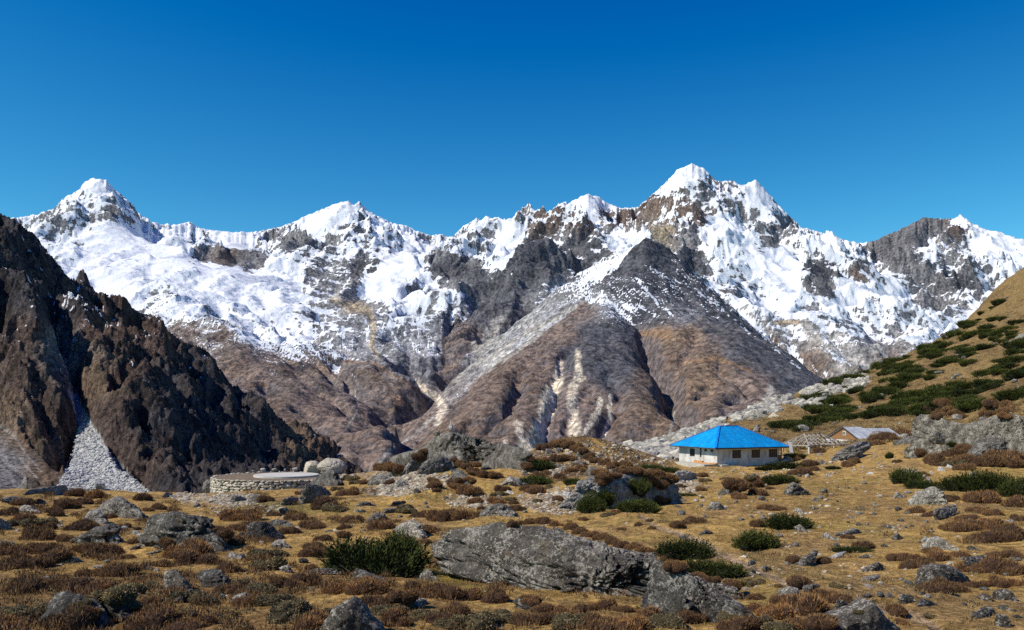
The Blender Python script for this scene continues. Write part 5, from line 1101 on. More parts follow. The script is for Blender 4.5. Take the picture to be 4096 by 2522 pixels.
# pale gravel and pebbles on the meadow
pts = []; S = []
for cx_, cy_, rx, ry, n in [(2400,1840,330,70,700),(1640,1925,170,40,900),(1560,1965,120,22,260),(1880,2005,110,30,260),(2230,2005,150,55,420),(2250,1990,60,25,160),(940,2000,120,24,380),(760,1990,70,22,160),(2730,1945,70,30,90),(1000,2040,160,30,150),(3640,1900,60,25,60),(3300,2000,600,80,160),(3400,2250,600,200,190),(1500,2080,800,120,140),(2050,2130,800,100,100),(600,2200,600,260,90),(2250,1850,250,60,300),(2950,1890,250,30,120),(1300,1895,260,25,200),(3300,1850,300,50,200)]:
    for _ in range(n):
        a = rs.uniform(0, 6.28); r = math.sqrt(rs.rand()); px = cx_ + rx * r * math.cos(a); py_ = cy_ + ry * r * math.sin(a)
        pts.append((px, py_)); S.append(rs.lognormal(0, .5))
pts = np.array(pts); P3 = []; S3 = []
zt = ground_np(np.broadcast_to(pts[:, :1], (len(pts), 900)).copy(), np.broadcast_to(_ys[None], (len(pts), 900)).copy()); rowt = HY - F * zt / _ys[None]
idx = np.argmax(rowt <= pts[:, 1:], axis=1); ok = (idx > 0) & (_ys[idx] < 160)
Yp = _ys[idx] + rs.uniform(-.3, .3, len(pts)); zp = ground_np(pts[:, :1], Yp[:, None])[:, 0]
P3 = np.stack([(pts[:, 0] - CX) / F * Yp, Yp, zp], 1)[ok]; S3 = (np.array(S)[ok] * np.clip(0.05 + Yp[ok] * 0.0026, 0.05, 0.5))
scatter_rocks("gravel", "pale gravel and pebbles scattered over the meadow", P3, S3, rub_mat("pebble_stone", (.24, .205, .165), (.44, .39, .31)), seed=3, flat=0.5)
print("rubble", round(time.time() - T0, 1), "s")

# ============================================================ the blue-roofed house, pavilion, tin-roofed house
def MB(): return {'v': [], 'f': [], 'n': 0}
def quadbox(m, p0, ex, ey, ez):
    """box from a corner and three edge vectors"""
    p0, ex, ey, ez = map(Vector, (p0, ex, ey, ez)); b = len(m['v'])
    for k in (0, 1):
        for q in ((0, 0), (1, 0), (1, 1), (0, 1)): m['v'].append(p0 + ex * q[0] + ey * q[1] + ez * k)
    m['f'] += [tuple(b + i for i in f) for f in ((3, 2, 1, 0), (4, 5, 6, 7), (0, 1, 5, 4), (1, 2, 6, 5), (2, 3, 7, 6), (3, 0, 4, 7))]
def beam(m, a, b, w, h, up=(0, 0, 1)):
    a, b = Vector(a), Vector(b); d = (b - a); L = d.length; d.normalize(); u = Vector(up); s = d.cross(u)
    if s.length < 1e-3: s = d.cross(Vector((1, 0, 0)))
    s.normalize(); u = s.cross(d).normalized()
    quadbox(m, a - s * w / 2 - u * h / 2, d * L, s * w, u * h)
def slabq(m, pts, t):
    """a thick plate over a polygon, thickness straight down"""
    b = len(m['v']); n = len(pts)
    for p in pts: m['v'].append(Vector(p))
    for p in pts: m['v'].append(Vector(p) - Vector((0, 0, t)))
    m['f'].append(tuple(b + i for i in range(n))); m['f'].append(tuple(b + n + i for i in reversed(range(n))))
    for i in range(n): j = (i + 1) % n; m['f'].append((b + i, b + n + i, b + n + j, b + j))
def build(name, m, mat, parent=None, bevel=0.0, origin=None):
    me = bpy.data.meshes.new(name); o_ = Vector(origin) if origin is not None else Vector((0, 0, 0))
    me.from_pydata([v - o_ for v in m['v']], [], m['f']); bm = bmesh.new(); bm.from_mesh(me); bmesh.ops.recalc_face_normals(bm, faces=bm.faces)
    if bevel: bmesh.ops.bevel(bm, geom=bm.edges[:], offset=bevel, segments=1, affect='EDGES')
    bm.to_mesh(me); bm.free(); me.materials.append(mat)
    o = link(name, me, parent)
    if parent is None: o.location = o_
    return o
def root(name, label, cat, loc, rz=0.0, group=None):
    o = bpy.data.objects.new(name, None); COL.objects.link(o); o.location = loc; o.rotation_euler = (0, 0, rz); o.empty_display_size = 0.5
    return tag(o, label, cat, group)
def plaster(name, a, b, stain):
    k = NT(name); o = k.obj(); n1 = k.noise(o, 0.7, 6, 0.6); n2_ = k.noise(k.scale(o, (1.6, 1.6, 0.45)), 1.0, 5, 0.65); n3_ = k.noise(o, 9, 4)
    c = k.mix(k.rng(n1, .35, .65), a, b); c = k.mix(k.math('MULTIPLY', k.rng(n2_, .5, .68), 0.7), c, stain)
    k.col(c); k.nor(k.bump(n3_, 0.02, 0.5)); return k.m
M_pl = plaster("cement_plaster", (.46, .435, .40), (.62, .595, .56), (.29, .265, .235))
M_conc = plaster("raw_concrete", (.36, .34, .29), (.48, .46, .40), (.27, .25, .2))
def roofing(name, c, ax, metal=0.0, rough=0.42, per=4.0, var=0.10):
    k = NT(name); o = k.obj(); wv = k.n('ShaderNodeTexWave', wave_type='BANDS', bands_direction=ax); wv.inputs['Scale'].default_value = per; k.l(o, wv.inputs['Vector'])
    n1 = k.noise(o, 1.2, 5); base_ = k.mix(k.rng(n1, .3, .7), tuple(q * (1 - var) for q in c), tuple(min(1, q * (1 + var)) for q in c))
    sp_ = k.n('ShaderNodeSeparateXYZ'); k.l(o, sp_.inputs[0]); u_ = sp_.outputs[ax]; v_ = sp_.outputs['Y' if ax == 'X' else 'X']
    fu = k.math('FRACT', k.math('MULTIPLY', u_, 1.05)); fv = k.math('FRACT', k.math('MULTIPLY', v_, .42))
    seam = k.math('MAXIMUM', k.math('LESS_THAN', fu, .07), k.math('LESS_THAN', fv, .035))
    wn_ = k.n('ShaderNodeTexWhiteNoise', noise_dimensions='2D'); cb_ = k.n('ShaderNodeCombineXYZ'); k.l(k.math('FLOOR', k.math('MULTIPLY', u_, 1.05)), cb_.inputs[0]); k.l(k.math('FLOOR', k.math('MULTIPLY', v_, .42)), cb_.inputs[1]); k.l(cb_.outputs[0], wn_.inputs['Vector'])
    base_ = k.mix(1.0, base_, k.ramp(wn_.outputs['Value'], [(0, (.86, .86, .88)), (1, (1.12, 1.1, 1.06))]), 'MULTIPLY')
    base_ = k.mix(k.math('MULTIPLY', seam, .35), base_, tuple(q * .45 for q in c)); dst = k.rng(k.noise(k.scale(o, (3, 3, .6)), 1.0, 4), .55, .75)
    k.col(k.mix(k.math('MULTIPLY', dst, .14), base_, (.45, .42, .38)))
    k.nor(k.bump(wv.outputs['Fac'], 0.03, 0.6)); k.b.inputs['Roughness'].default_value = rough; k.b.inputs['Metallic'].default_value = metal; k.b.inputs['Specular IOR Level'].default_value = 0.35; return k.m
M_blue = roofing("blue_sheet_roofing", (.0, .26, .62), 'X', 0.0, 0.45)
M_blue2 = plain("blue_ridge_cap", (.01, .20, .60), 0.4)
M_tin = roofing("grey_corrugated_tin", (.42, .44, .46), 'X', 0.0, 0.5, 5.0, 0.18)
M_wood = plain("raw_timber", (.42, .30, .18), 0.8, 0.3, 4); M_pole = plain("pale_pole_timber", (.33, .29, .25), 0.8, 0.25, 6)
M_or = plain("orange_stained_board", (.22, .11, .045), 0.6, 0.3, 5); M_dkw = plain("dark_window_frame", (.05, .035, .028), 0.6, 0.2)
M_glass = plain("dark_window_pane", (.035, .04, .05), 0.15, 0.1, 2, 0.6); M_bluep = plain("blue_painted_wall", (.015, .10, .50), 0.6, 0.12)
M_white = plain("white_painted_board", (.62, .62, .60), 0.6, 0.12); M_red = plain("fresh_sawn_plank", (.55, .27, .10), 0.75, 0.25, 6)
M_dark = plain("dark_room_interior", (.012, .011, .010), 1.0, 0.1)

# --- house: local frame, origin at the near corner of the walls, x along the front, y along the left side
A0 = math.radians(24.0); fx = Vector((math.cos(A0), math.sin(A0), 0)); sx = Vector((-math.sin(A0), math.cos(A0), 0))
HC = Vector((27.35 + .55, 120.6, 0)); zb = -7.08; HC.z = zb
Lh, Wh, Hh = 10.6, 8.9, 2.32
house = root("house", "unfinished grey plastered house with a bright blue hipped sheet roof on the meadow", "house", HC, A0)
def wall_u(px, axis):   # distance along a wall from the near corner for a photo column
    d = fx if axis == 'x' else sx; t = (px - CX) / F
    return (t * HC.y - HC.x) / (d.x - t * d.y)
def zrow(py, Y): return (HY - py) / F * Y - zb
t_ = 0.22
front_w = [(2929, 2964, 1801, 1834), (3006, 3040, 1799, 1832), (3075, 3109, 1797, 1830)]
side_w = [(2759, 2779, 1795, 1826), (2800, 2806, 1793, 1829), (2817, 2828, 1797, 1807), (2841, 2853, 1799, 1808)]
def holes(lst, axis):
    o = []
    for a, b, c, d in lst:
        u0, u1 = sorted((wall_u(a, axis), wall_u(b, axis))); Yw = HC.y + (fx if axis == 'x' else sx).y * (u0 + u1) / 2
        o.append((u0, u1, zrow(d, Yw), min(zrow(c, Yw), Hh - 0.2)))
    return sorted(o)
hf = holes(front_w, 'x'); hsd = holes(side_w, 'y')
def wall_with_holes(m, L, H, hs_, axis, off):
    def bx(u0, u1, z0, z1):
        if u1 - u0 < 1e-3 or z1 - z0 < 1e-3: return
        if axis == 'x': quadbox(m, (u0, off, z0), (u1 - u0, 0, 0), (0, t_, 0), (0, 0, z1 - z0))
        else: quadbox(m, (off, u0, z0), (t_, 0, 0), (0, u1 - u0, 0), (0, 0, z1 - z0))
    u = 0 if axis == 'x' else t_
    for a, b, c, d in hs_:
        bx(u, a, -0.6, H); bx(a, b, -0.6, c); bx(a, b, d, H); u = b
    bx(u, L if axis == 'x' else L - t_, -0.6, H)
m = MB(); wall_with_holes(m, Lh, Hh, hf, 'x', 0); build("wall", m, M_pl, house); m = MB(); quadbox(m, (0, Wh - t_, -.6), (Lh - t_, 0, 0), (0, t_, 0), (0, 0, Hh + .6)); build("wall", m, M_pl, house)
m = MB(); wall_with_holes(m, Wh, Hh, hsd, 'y', 0); build("wall", m, M_pl, house); m = MB(); quadbox(m, (Lh - t_, t_, -.6), (t_, 0, 0), (0, Wh - t_, 0), (0, 0, Hh + .6)); build("wall", m, M_pl, house)
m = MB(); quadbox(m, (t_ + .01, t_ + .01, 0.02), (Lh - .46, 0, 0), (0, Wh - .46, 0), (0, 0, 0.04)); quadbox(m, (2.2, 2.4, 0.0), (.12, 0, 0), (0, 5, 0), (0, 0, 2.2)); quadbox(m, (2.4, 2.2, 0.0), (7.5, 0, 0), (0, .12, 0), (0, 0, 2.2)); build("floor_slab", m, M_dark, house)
def window(u0, u1, z0, z1, axis, nm, nv, nh, glass=True):
    m = MB(); g = MB(); w_ = .06; dep = 0.05
    def bx(mm, a, b, c, d, o, t):
        if axis == 'x': quadbox(mm, (a, o, c), (b - a, 0, 0), (0, t, 0), (0, 0, d - c))
        else: quadbox(mm, (o, a, c), (t, 0, 0), (0, b - a, 0), (0, 0, d - c))
    bx(m, u0, u0 + w_, z0, z1, .06, dep); bx(m, u1 - w_, u1, z0, z1, .06, dep); bx(m, u0 + w_, u1 - w_, z0, z0 + w_, .06, dep); bx(m, u0 + w_, u1 - w_, z1 - w_, z1, .06, dep)
    for k in range(1, nv): c = lerp(u0, u1, k / nv); bx(m, c - .025, c + .025, z0 + w_, z1 - w_, .065, .04)
    for k in range(1, nh): c = lerp(z0, z1, k / nh); bx(m, u0 + w_, u1 - w_, c - .02, c + .02, .072, .03)
    o = build(nm, m, M_dkw, house)
    if glass: bx(g, u0 + w_ / 2, u1 - w_ / 2, z0 + w_ / 2, z1 - w_ / 2, .12, .012); build("pane", g, M_glass, o)
for k, (a, b, c, d) in enumerate(hf): window(a, b, c, d, 'x', "window", 4, 2 if k == 0 else 5)
for k, (a, b, c, d) in enumerate(hsd):
    if b - a > 1.0 and d - c > .8: window(a, b, c, d, 'y', "window", 3, 2)
    elif d - c < .6: window(a, b, c, d, 'y', "vent", 1, 1)
    else: window(a, b, c, d, 'y', "door", 1, 1)
# roof
ov = 1.0; ze = Hh - 0.1; zr = zrow(1704.5, 126.3)
e = [Vector((-ov, -ov, ze)), Vector((Lh + ov, -ov, ze)), Vector((Lh + ov, Wh + ov, ze)), Vector((-ov, Wh + ov, ze))]
r0 = Vector((Lh / 2 - 1.35 - .2, Wh / 2, zr)); r1 = Vector((Lh / 2 + 1.5 + .1, Wh / 2, zr))
m = MB(); slabq(m, [e[0], e[1], r1, r0], .05); slabq(m, [e[2], e[3], r0, r1], .05); M_blue_y = roofing("blue_sheet_roofing_side", (.0, .29, .66), 'Y', 0.0, 0.45)
roof = build("roof", m, M_blue, house)
m = MB(); slabq(m, [e[1], e[2], r1], .05); slabq(m, [e[3], e[0], r0], .05); build("roof_side", m, M_blue_y, roof)
m = MB()
for a, b in ((e[0], r0), (e[1], r1), (e[2], r1), (e[3], r0), (r0, r1)): beam(m, a + Vector((0, 0, .05)), b + Vector((0, 0, .05)), .28, .05)
build("ridge_cap", m, M_blue2, roof)
m = MB()
for a, b in ((e[0], e[1]), (e[1], e[2]), (e[2], e[3]), (e[3], e[0])): d = (b - a).normalized() * .03; beam(m, a + Vector((0, 0, -.12)) + d, b + Vector((0, 0, -.12)) - d, .05, .13)
build("eave_board", m, M_dkw, house)
m = MB(); quadbox(m, (Lh + .35, -.1, -.5), (.16, 0, 0), (0, .16, 0), (0, 0, Hh + .35)); build("post", m, M_wood, house)
m = MB(); quadbox(m, (-2.4, -.35, -.95), (2.4 - .003, 0, 0), (0, 7.4, 0), (0, 0, .92)); build("plinth", m, M_conc, house, .02)
m = MB(); quadbox(m, (0.0, -1.0, -.7), (3.2, 0, 0), (0, .98, 0), (0, 0, .58)); build("step", m, M_conc, house, .02)
def onhouse(x, y, z=0): return HC + fx * x + sx * y + Vector((0, 0, z))
# planks stacked on the plinth
for nm, lab, x, y, L_, n, nl, z in (("plank_stack", "tall stack of fresh orange planks against the house's left wall", -.75, 2.6, 2.0, 2, 4, -.03), ("plank_stack", "low pile of long fresh planks by the near corner of the house", -1.0, -.15, 2.4, 3, 2, -.03)):
    m = MB()
    for k in range(nl):
        for q in range(n):
            dj = random.Random(k * 7 + q).uniform(-.15, .15)
            quadbox(m, (q * .23 - .3, -L_ / 2 + dj, k * .085), (.20, 0, 0), (0, L_, 0), (0, 0, .075))
    p = onhouse(x + .1, y + .6, z); o = build(nm, m, M_red); o.location = p; o.rotation_euler = (0, 0, A0 + (0 if y > 1 else .25)); tag(o, lab, "plank stack")
# bench of planks in front of the house
p = hit(2926, 1862); bn = root("bench", "rough white plank bench leaning on the ground before the house front", "bench", p, A0 + .1)
m = MB(); beam(m, (-.55, 0, .42), (.65, 0, .52), .28, .05); build("seat", m, M_pole, bn)
for x in (-.5, .55): m = MB(); beam(m, (x, 0, -.05), (x, 0, .44 + x * .08), .24, .06); build("leg", m, M_pole, bn)
p = hit(3116, 1838); m = MB(); quadbox(m, (-.25, 0, -.1), (.5, 0, 0), (0, .05, .0), (0, .25, 1.0)); o = build("board", m, M_or, origin=None); o.location = onhouse(wall_u(3116, 'x'), -.3, 0.12); o.rotation_euler = (0, 0, A0); tag(o, "brown wooden board leaning against the house front by the last window", "board")

# --- pavilion frame
AP = math.radians(33); ze = zrow(1784, 140) + zb; PO = Vector((46.9, 140.0, ze))
pav = root("pavilion", "bare timber frame of an unroofed hip-roofed pavilion beside the blue-roofed house", "pavilion", PO, AP)
Lp, Wp = 9.6, 5.6; zt = 1.75
E = [Vector((0, 0, 0)), Vector((Lp, 0, 0)), Vector((Lp, Wp, 0)), Vector((0, Wp, 0))]; q0 = Vector((2.3, Wp / 2, zt)); q1 = Vector((Lp - 3.2, Wp / 2, zt))
m = MB()
for k in range(4): beam(m, E[k], E[(k + 1) % 4], .14, .16)
beam(m, q0, q1, .12, .16); build("ring_beam", m, M_pole, pav)
for a, b in ((E[0], q0), (E[1], q1), (E[2], q1), (E[3], q0)): m = MB(); beam(m, a, b, .15, .16); build("hip_rafter", m, M_pole, pav)
def rafters(a, b, c, d, n):
    for k in range(1, n):
        t = k / n; p = a.lerp(b, t)
        # run square to the eave until it meets the hip or the ridge
        nrm = (c + d) / 2 - (a + b) / 2; ev = (b - a).normalized(); run = nrm - ev * nrm.dot(ev)
        s0 = (c - a).dot(ev); s1 = (b - d).dot(ev); Lq = (b - a).length; u = t * Lq
        f = min(1, u / s0 if s0 > 0 else 1, (Lq - u) / s1 if s1 > 0 else 1)
        m = MB(); beam(m, p + Vector((0, 0, .05)), p + run * f + Vector((0, 0, .05)), .10, .10); build("rafter", m, M_pole, pav)
rafters(E[0], E[1], q0, q1, 9); rafters(E[2], E[3], q1, q0, 9); rafters(E[3], E[0], q0, q0, 5); rafters(E[1], E[2], q1, q1, 5)
for fr in (0.33, 0.66):
    m = MB(); 
    for (a, b, c, d) in ((E[0], E[1], q0, q1), (E[2], E[3], q1, q0), (E[3], E[0], q0, q0), (E[1], E[2], q1, q1)): beam(m, a.lerp(c, fr) + Vector((0, 0, .13)), b.lerp(d, fr) + Vector((0, 0, .13)), .07, .05)
    build("purlin", m, M_pole, pav)
ground_z = lambda P: gz(P.x, P.y)
Mp = Matrix.Rotation(AP, 3, 'Z')
for x, y, ww in ((.25, .15, .3), (3.2, .15, .2), (6.4, .15, .22), (Lp - .3, .15, .22), (.25, Wp - .2, .22), (4.8, Wp - .2, .22), (Lp - .3, Wp - .2, .22)):
    P = PO + Mp @ Vector((x, y, 0)); gz_ = gz(P.x, P.y) - .3 - PO.z
    m = MB(); quadbox(m, (x - ww / 2, y - ww / 2, gz_), (ww, 0, 0), (0, ww, 0), (0, 0, -gz_ - .081)); build("post", m, M_wood if ww < .25 else M_conc, pav)
p = hit(3178, 1822); m = MB(); quadbox(m, (-.25, 0, -.2), (.5, 0, 0), (0, .08, 0), (-.35, .2, 2.2)); o = build("board", m, M_white); o.location = p + Vector((0, 1.0, 0)); tag(o, "white board propped against the pavilion's near post", "board")
p = hit(3275, 1812); m = MB(); quadbox(m, (-.3, 0, -.1), (.55, 0, 0), (0, .08, 0), (.9, .2, 1.2)); o = build("board", m, M_white); o.location = p + Vector((0, 6.0, 0)); o.location.z = gz(o.location.x, o.location.y); tag(o, "tilted pale board under the middle of the pavilion frame", "board")

# --- tin-roofed house
AT = math.radians(15); gxv = Vector((math.cos(AT), math.sin(AT), 0)); gyv = Vector((-math.sin(AT), math.cos(AT), 0))
TO = Vector((1390 / F * 158.5, 158.5, 0)); TO.z = -(1757 - HY) / F * 158.5      # near (right hand) eave corner of the gable
tin = root("cottage", "low cottage with grey corrugated tin roof and orange wooden gable behind the pavilion", "house", TO, AT)
ap = Vector((0, 4.6, -(1708 - HY) / F * 163.2 - TO.z)); le = Vector((0, 9.4, .15))
Lt1, Lt2 = 3.6, 9.4
m = MB(); slabq(m, [(-.35, -.25, -.1), (Lt1, -.25, -.1), (Lt1, ap.y, ap.z), (-.35, ap.y, ap.z)], .05); slabq(m, [(-.35, ap.y, ap.z), (Lt1, ap.y, ap.z), (Lt1, le.y, le.z), (-.35, le.y, le.z)], .05)
rf = build("roof", m, M_tin, tin)
m = MB(); slabq(m, [(Lt1 + .003, -.7, -.42), (Lt2 + .4, -.7, -.42), (Lt2 + .4, ap.y, ap.z - .28), (Lt1 + .003, ap.y, ap.z - .28)], .05); slabq(m, [(Lt1 + .003, ap.y, ap.z - .28), (Lt2 + .4, ap.y, ap.z - .28), (Lt2 + .4, le.y, le.z - .3), (Lt1 + .003, le.y, le.z - .3)], .05)
build("lower_roof", m, M_tin, tin)
m = MB(); b = len(m['v']); m['v'] += [Vector((0, .1, -.2)), Vector((0, le.y - .1, -.2)), Vector((0, le.y - .1, le.z - .09)), Vector((0, ap.y, ap.z - .09)), Vector((0, .1, -.12))]
m['v'] += [v + Vector((.08, 0, 0)) for v in m['v'][:5]]; m['f'] += [(0, 1, 2, 3, 4), (9, 8, 7, 6, 5)] + [(i, i + 5, (i + 1) % 5 + 5, (i + 1) % 5) for i in range(5)]
gb = build("gable", m, M_or, tin)
m = MB(); quadbox(m, (-.06, ap.y - .75, ap.z - 1.55), (.055, 0, 0), (0, .9, 0), (0, 0, .75)); wn = build("window", m, M_white, gb)
m = MB(); quadbox(m, (-.09, ap.y - .62, ap.z - 1.45), (.028, 0, 0), (0, .3, 0), (0, 0, .55)); quadbox(m, (-.09, ap.y - .24, ap.z - 1.45), (.028, 0, 0), (0, .3, 0), (0, 0, .55)); build("pane", m, M_glass, wn)
m = MB(); beam(m, (-.37, -.28, -.1), (-.37, ap.y, ap.z + .03), .06, .16); beam(m, (-.37, ap.y, ap.z + .03), (-.37, le.y, le.z), .06, .16); build("barge_board", m, M_dkw, tin)
m = MB(); quadbox(m, (.1, .25, -2.6), (Lt2, 0, 0), (0, .15, 0), (0, 0, 2.1)); quadbox(m, (.1, .42, -2.6), (.12, 0, 0), (0, le.y - .6, 0), (0, 0, 2.38)); quadbox(m, (Lt2, .42, -2.6), (.12, 0, 0), (0, le.y - .6, 0), (0, 0, 2.2)); build("wall", m, M_white, tin)
m = MB(); slabq(m, [(-1.5, -.1, -.75), (-.1, -.1, -.28), (-.1, le.y - .1, -.22), (-1.5, le.y - .1, -.6)], .05); build("porch_roof", m, M_white, tin)
m = MB(); quadbox(m, (-1.3, .05, -2.6), (.08, 0, 0), (0, 5.5, 0), (0, 0, 1.9)); build("blue_wall", m, M_bluep, tin)
m = MB()
for k in range(14): quadbox(m, (Lt1 + .4 * k, -.74, -.56), (.16, 0, 0), (0, .04, 0), (0, 0, .12))
build("eave_trim", m, M_white, tin)

# ============================================================ the stone ring with the round pad
RC = Vector(RING_C)
m_ = RING_C[2]
k = NT("pad_concrete"); o = k.obj(); k.col(k.mix(k.rng(k.noise(o, .5, 5), .3, .7), (.43, .405, .36), (.54, .51, .46))); k.nor(k.bump(k.noise(o, 12, 3), .01, .4)); M_pad = k.m
k = NT("ring_wall_stone"); o = k.obj(); rr = k.n('ShaderNodeNewGeometry').outputs['Random Per Island']
k.col(k.mix(k.rng(k.noise(o, 3., 5), .35, .7), k.ramp(rr, [(0, (.32, .285, .22)), (.35, (.54, .48, .37)), (.8, (.68, .62, .50)), (1, (.72, .68, .60))]), (.22, .20, .17))); k.nor(k.bump(k.noise(o, 8, 4), .04, .7)); M_ring = k.m
M_fill = plain("ring_earth_fill", (.17, .125, .08), 1.0, 0.4, 2.5)
ring = root("stone_ring", "round dry-stone walled platform holding a pale circular concrete pad", "platform", RC)
rs = np.random.RandomState(21); Vs = []; Fs = []; n = 0; Rr = 10.4
V0s = []
for q in range(8):
    V, Fc = rock_shape(800 + q, 2, 9, 0.08, 1.0, (0.56, 0.42, 0.56)); V0s.append((V, Fc))
cols = [] 
Vt = []; Ft = []; nt_ = 0
# courses of the wall, laid round the ring
hs_list = [.5, .42, .46, .36, .44, .38, .34, .28]; z = -2.95
for course, hh_ in enumerate(hs_list):
    a = rs.uniform(0, .1)
    while a < 2 * math.pi:
        wst = rs.uniform(.45, 1.15); a2_ = a + wst / Rr / 2
        V, Fc = V0s[rs.randint(8)]; c_, s_ = math.cos(a2_ + math.pi / 2), math.sin(a2_ + math.pi / 2)
        W = V * np.array([wst * rs.uniform(.85, 1.05), .52, hh_ * rs.uniform(.8, 1.25)]); top_ = course == len(hs_list) - 1
        if top_: W = W * np.array([1, 1.5, 1])
        rad = Rr + (0.03 * z * -1) * 1.0 + rs.uniform(-.09, .09)
        W = np.stack([W[:, 0] * c_ - W[:, 1] * s_ + rad * math.cos(a2_), W[:, 0] * s_ + W[:, 1] * c_ + rad * math.sin(a2_), W[:, 2] + z + rs.uniform(-.09, .09)], 1)
        if top_: Vt.append(W); Ft.append(Fc + nt_); nt_ += len(W)
        else: Vs.append(W); Fs.append(Fc + n); n += len(W)
        a += wst / Rr
    z += (hh_ + hs_list[min(course + 1, 7)]) / 2
link("wall", mesh_np("wall", np.concatenate(Vs), np.concatenate(Fs), mat=M_ring), ring)
link("coping", mesh_np("coping", np.concatenate(Vt), np.concatenate(Ft), mat=RM['c']), ring)
bm = bmesh.new(); bmesh.ops.create_cone(bm, cap_ends=True, segments=96, radius1=Rr - .15, radius2=Rr - .15, depth=2.9); bmesh.ops.translate(bm, verts=bm.verts, vec=(0, 0, -1.58)); me = bpy.data.meshes.new("fill"); bm.to_mesh(me); bm.free(); link("fill", me, ring, mat=M_fill)
bm = bmesh.new(); bmesh.ops.create_cone(bm, cap_ends=True, segments=96, radius1=5.1, radius2=5.1, depth=.30); bmesh.ops.bevel(bm, geom=[e_ for e_ in bm.edges if len(e_.link_faces) == 2 and abs(e_.link_faces[0].normal.z - e_.link_faces[1].normal.z) > .5], offset=.02, segments=1, affect='EDGES'); bmesh.ops.translate(bm, verts=bm.verts, vec=(0.9, .2, .0)); me = bpy.data.meshes.new("pad"); bm.to_mesh(me); bm.free(); link("pad", me, ring, mat=M_pad)
# loose stones along its back rim and the two cream boulders
def rock_free(name, label, mat, c, size, seed, cat, sub=4, cuts=9, group=None, rz=0, ang=.9, rough=.09):
    V, Fc = rock_shape(seed, sub, cuts, rough, ang, size); V[:, 2] -= V[:, 2].min() * 0.8
    me = mesh_np(name, V, Fc, mat=RM[mat]); o = link(name, me, loc=c); o.rotation_euler = (0, 0, rz); return tag(o, label, cat, group)
rock_free("boulder", "smooth cream boulder on the stone ring, larger right one", 'k', RC + Vector((6.9, 6.0, -.35)), (2.3, 1.7, 1.45), 41, 'boulder', 5, 5, rough=.07, ang=1.0)
rock_free("boulder", "smooth cream boulder on the stone ring, smaller left one", 'k', RC + Vector((3.6, 6.4, -.35)), (1.5, 1.3, 1.2), 43, 'boulder', 5, 5, rough=.07, ang=1.0)
p = hit(1420, 1893); rock_free("boulder", "small cream round boulder standing right of the stone ring", 'c', p, (.42, .4, .55), 44, 'boulder', 3)
for k in range(9):
    a = math.pi * (.28 + .055 * k) + rs.uniform(-.02, .02)
    rock_free("stone", "pale loose stone lying on the back rim of the stone ring", 'w' if k % 3 else 'c', RC + Vector((10.3 * math.cos(a), 10.3 * math.sin(a), .08)), tuple(rs.uniform(.22, .5) * np.array([1.2, .8, .7])), 60 + k, 'stone', 2, group="loose stones along the back rim of the stone ring", rz=rs.uniform(0, 6))
# ============================================================ flagpole on the central crag
p = hit_all(1500 + 612 * .4886, 1650 + 162 * .4886); Yp_ = p.y + .6
bx_ = (1500 + 612 * .4886 - CX) / F * Yp_
cz_ = -(1712 - HY) / F * Yp_
cr = root("cairn", "small whitewashed cairn on top of the central crag", "cairn", (bx_ + .25, Yp_, cz_ - .15))
V, Fc = rock_shape(77, 3, 8, .06, .8, (.42, .4, .42)); V[:, 2] += .2; link("base_stone", mesh_np("base_stone", V, Fc, mat=RM['w']), cr)
V, Fc = rock_shape(78, 3, 8, .06, .8, (.22, .2, .2)); V[:, 2] += .62; link("top_stone", mesh_np("top_stone", V, Fc, mat=RM['w']), cr)
fp = root("flagpole", "thin prayer flagpole with faded cloth strip on the central crag", "flagpole", (bx_, Yp_, cz_ - .25))
m = MB(); beam(m, (0, 0, 0), (-.12, 0, 2.35), .05, .05, (0, 1, 0)); build("pole", m, M_pole, fp)
m = MB(); 
for k in range(7):
    z0 = 2.2 - k * .2; x0 = -.12 * z0 / 2.35; w0 = .10 + .05 * math.sin(k * 1.7) + .03 * k
    b = len(m['v']); m['v'] += [Vector((x0 + .03, .01 * k, z0)), Vector((x0 + .03 + w0, .05 * math.sin(k), z0 - .05)), Vector((x0 + .03 + w0 * .9, .05 * math.sin(k + 1), z0 - .2)), Vector((x0 + .04, .01 * k, z0 - .19))]; m['f'].append((b, b + 1, b + 2, b + 3))
fo = build("flag", m, plain("faded_flag_cloth", (.55, .50, .47), .9, .1), fp); sm_ = fo.modifiers.new("thickness", 'SOLIDIFY'); sm_.thickness = .006
m = MB(); pts_ = [Vector((-.08, 0, 1.5)), Vector((.6, .0, .95)), Vector((1.4, 0, .55)), Vector((2.3, 0, .25))]
for a, b in zip(pts_[:-1], pts_[1:]): beam(m, a, b, .018, .018)
build("guy_line", m, M_pole, fp)
print("buildings", round(time.time() - T0, 1), "s")

# ============================================================ shrubs
def leaf_mat(name, a, b, tip=None, rough=0.9):
    k = NT(name); rr = k.n('ShaderNodeNewGeometry').outputs['Random Per Island']; r2 = k.n('ShaderNodeObjectInfo').outputs['Random']
    c = k.mix(rr, a, b)
    if tip: c = k.mix(k.attr("tip"), c, tip)
    k.col(k.mix(1.0, c, k.ramp(r2, [(0, (.60, .62, .68)), (.35, (.95, .9, .85)), (.7, (1.1, 1.08, 1.0)), (1, (1.5, 1.35, 1.1))]), 'MULTIPLY'))
    k.b.inputs['Roughness'].default_value = rough; k.b.inputs['Specular IOR Level'].default_value = 0.1
    return k.m
M_he = leaf_mat("russet_heath_twigs", (.095, .050, .022), (.27, .145, .062), (.36, .225, .11))
M_cu = leaf_mat("olive_cushion_leaves", (.10, .075, .032), (.23, .175, .085), (.36, .29, .17))
M_ju = leaf_mat("dark_juniper_needles", (.016, .024, .008), (.050, .064, .016), (.10, .112, .028))
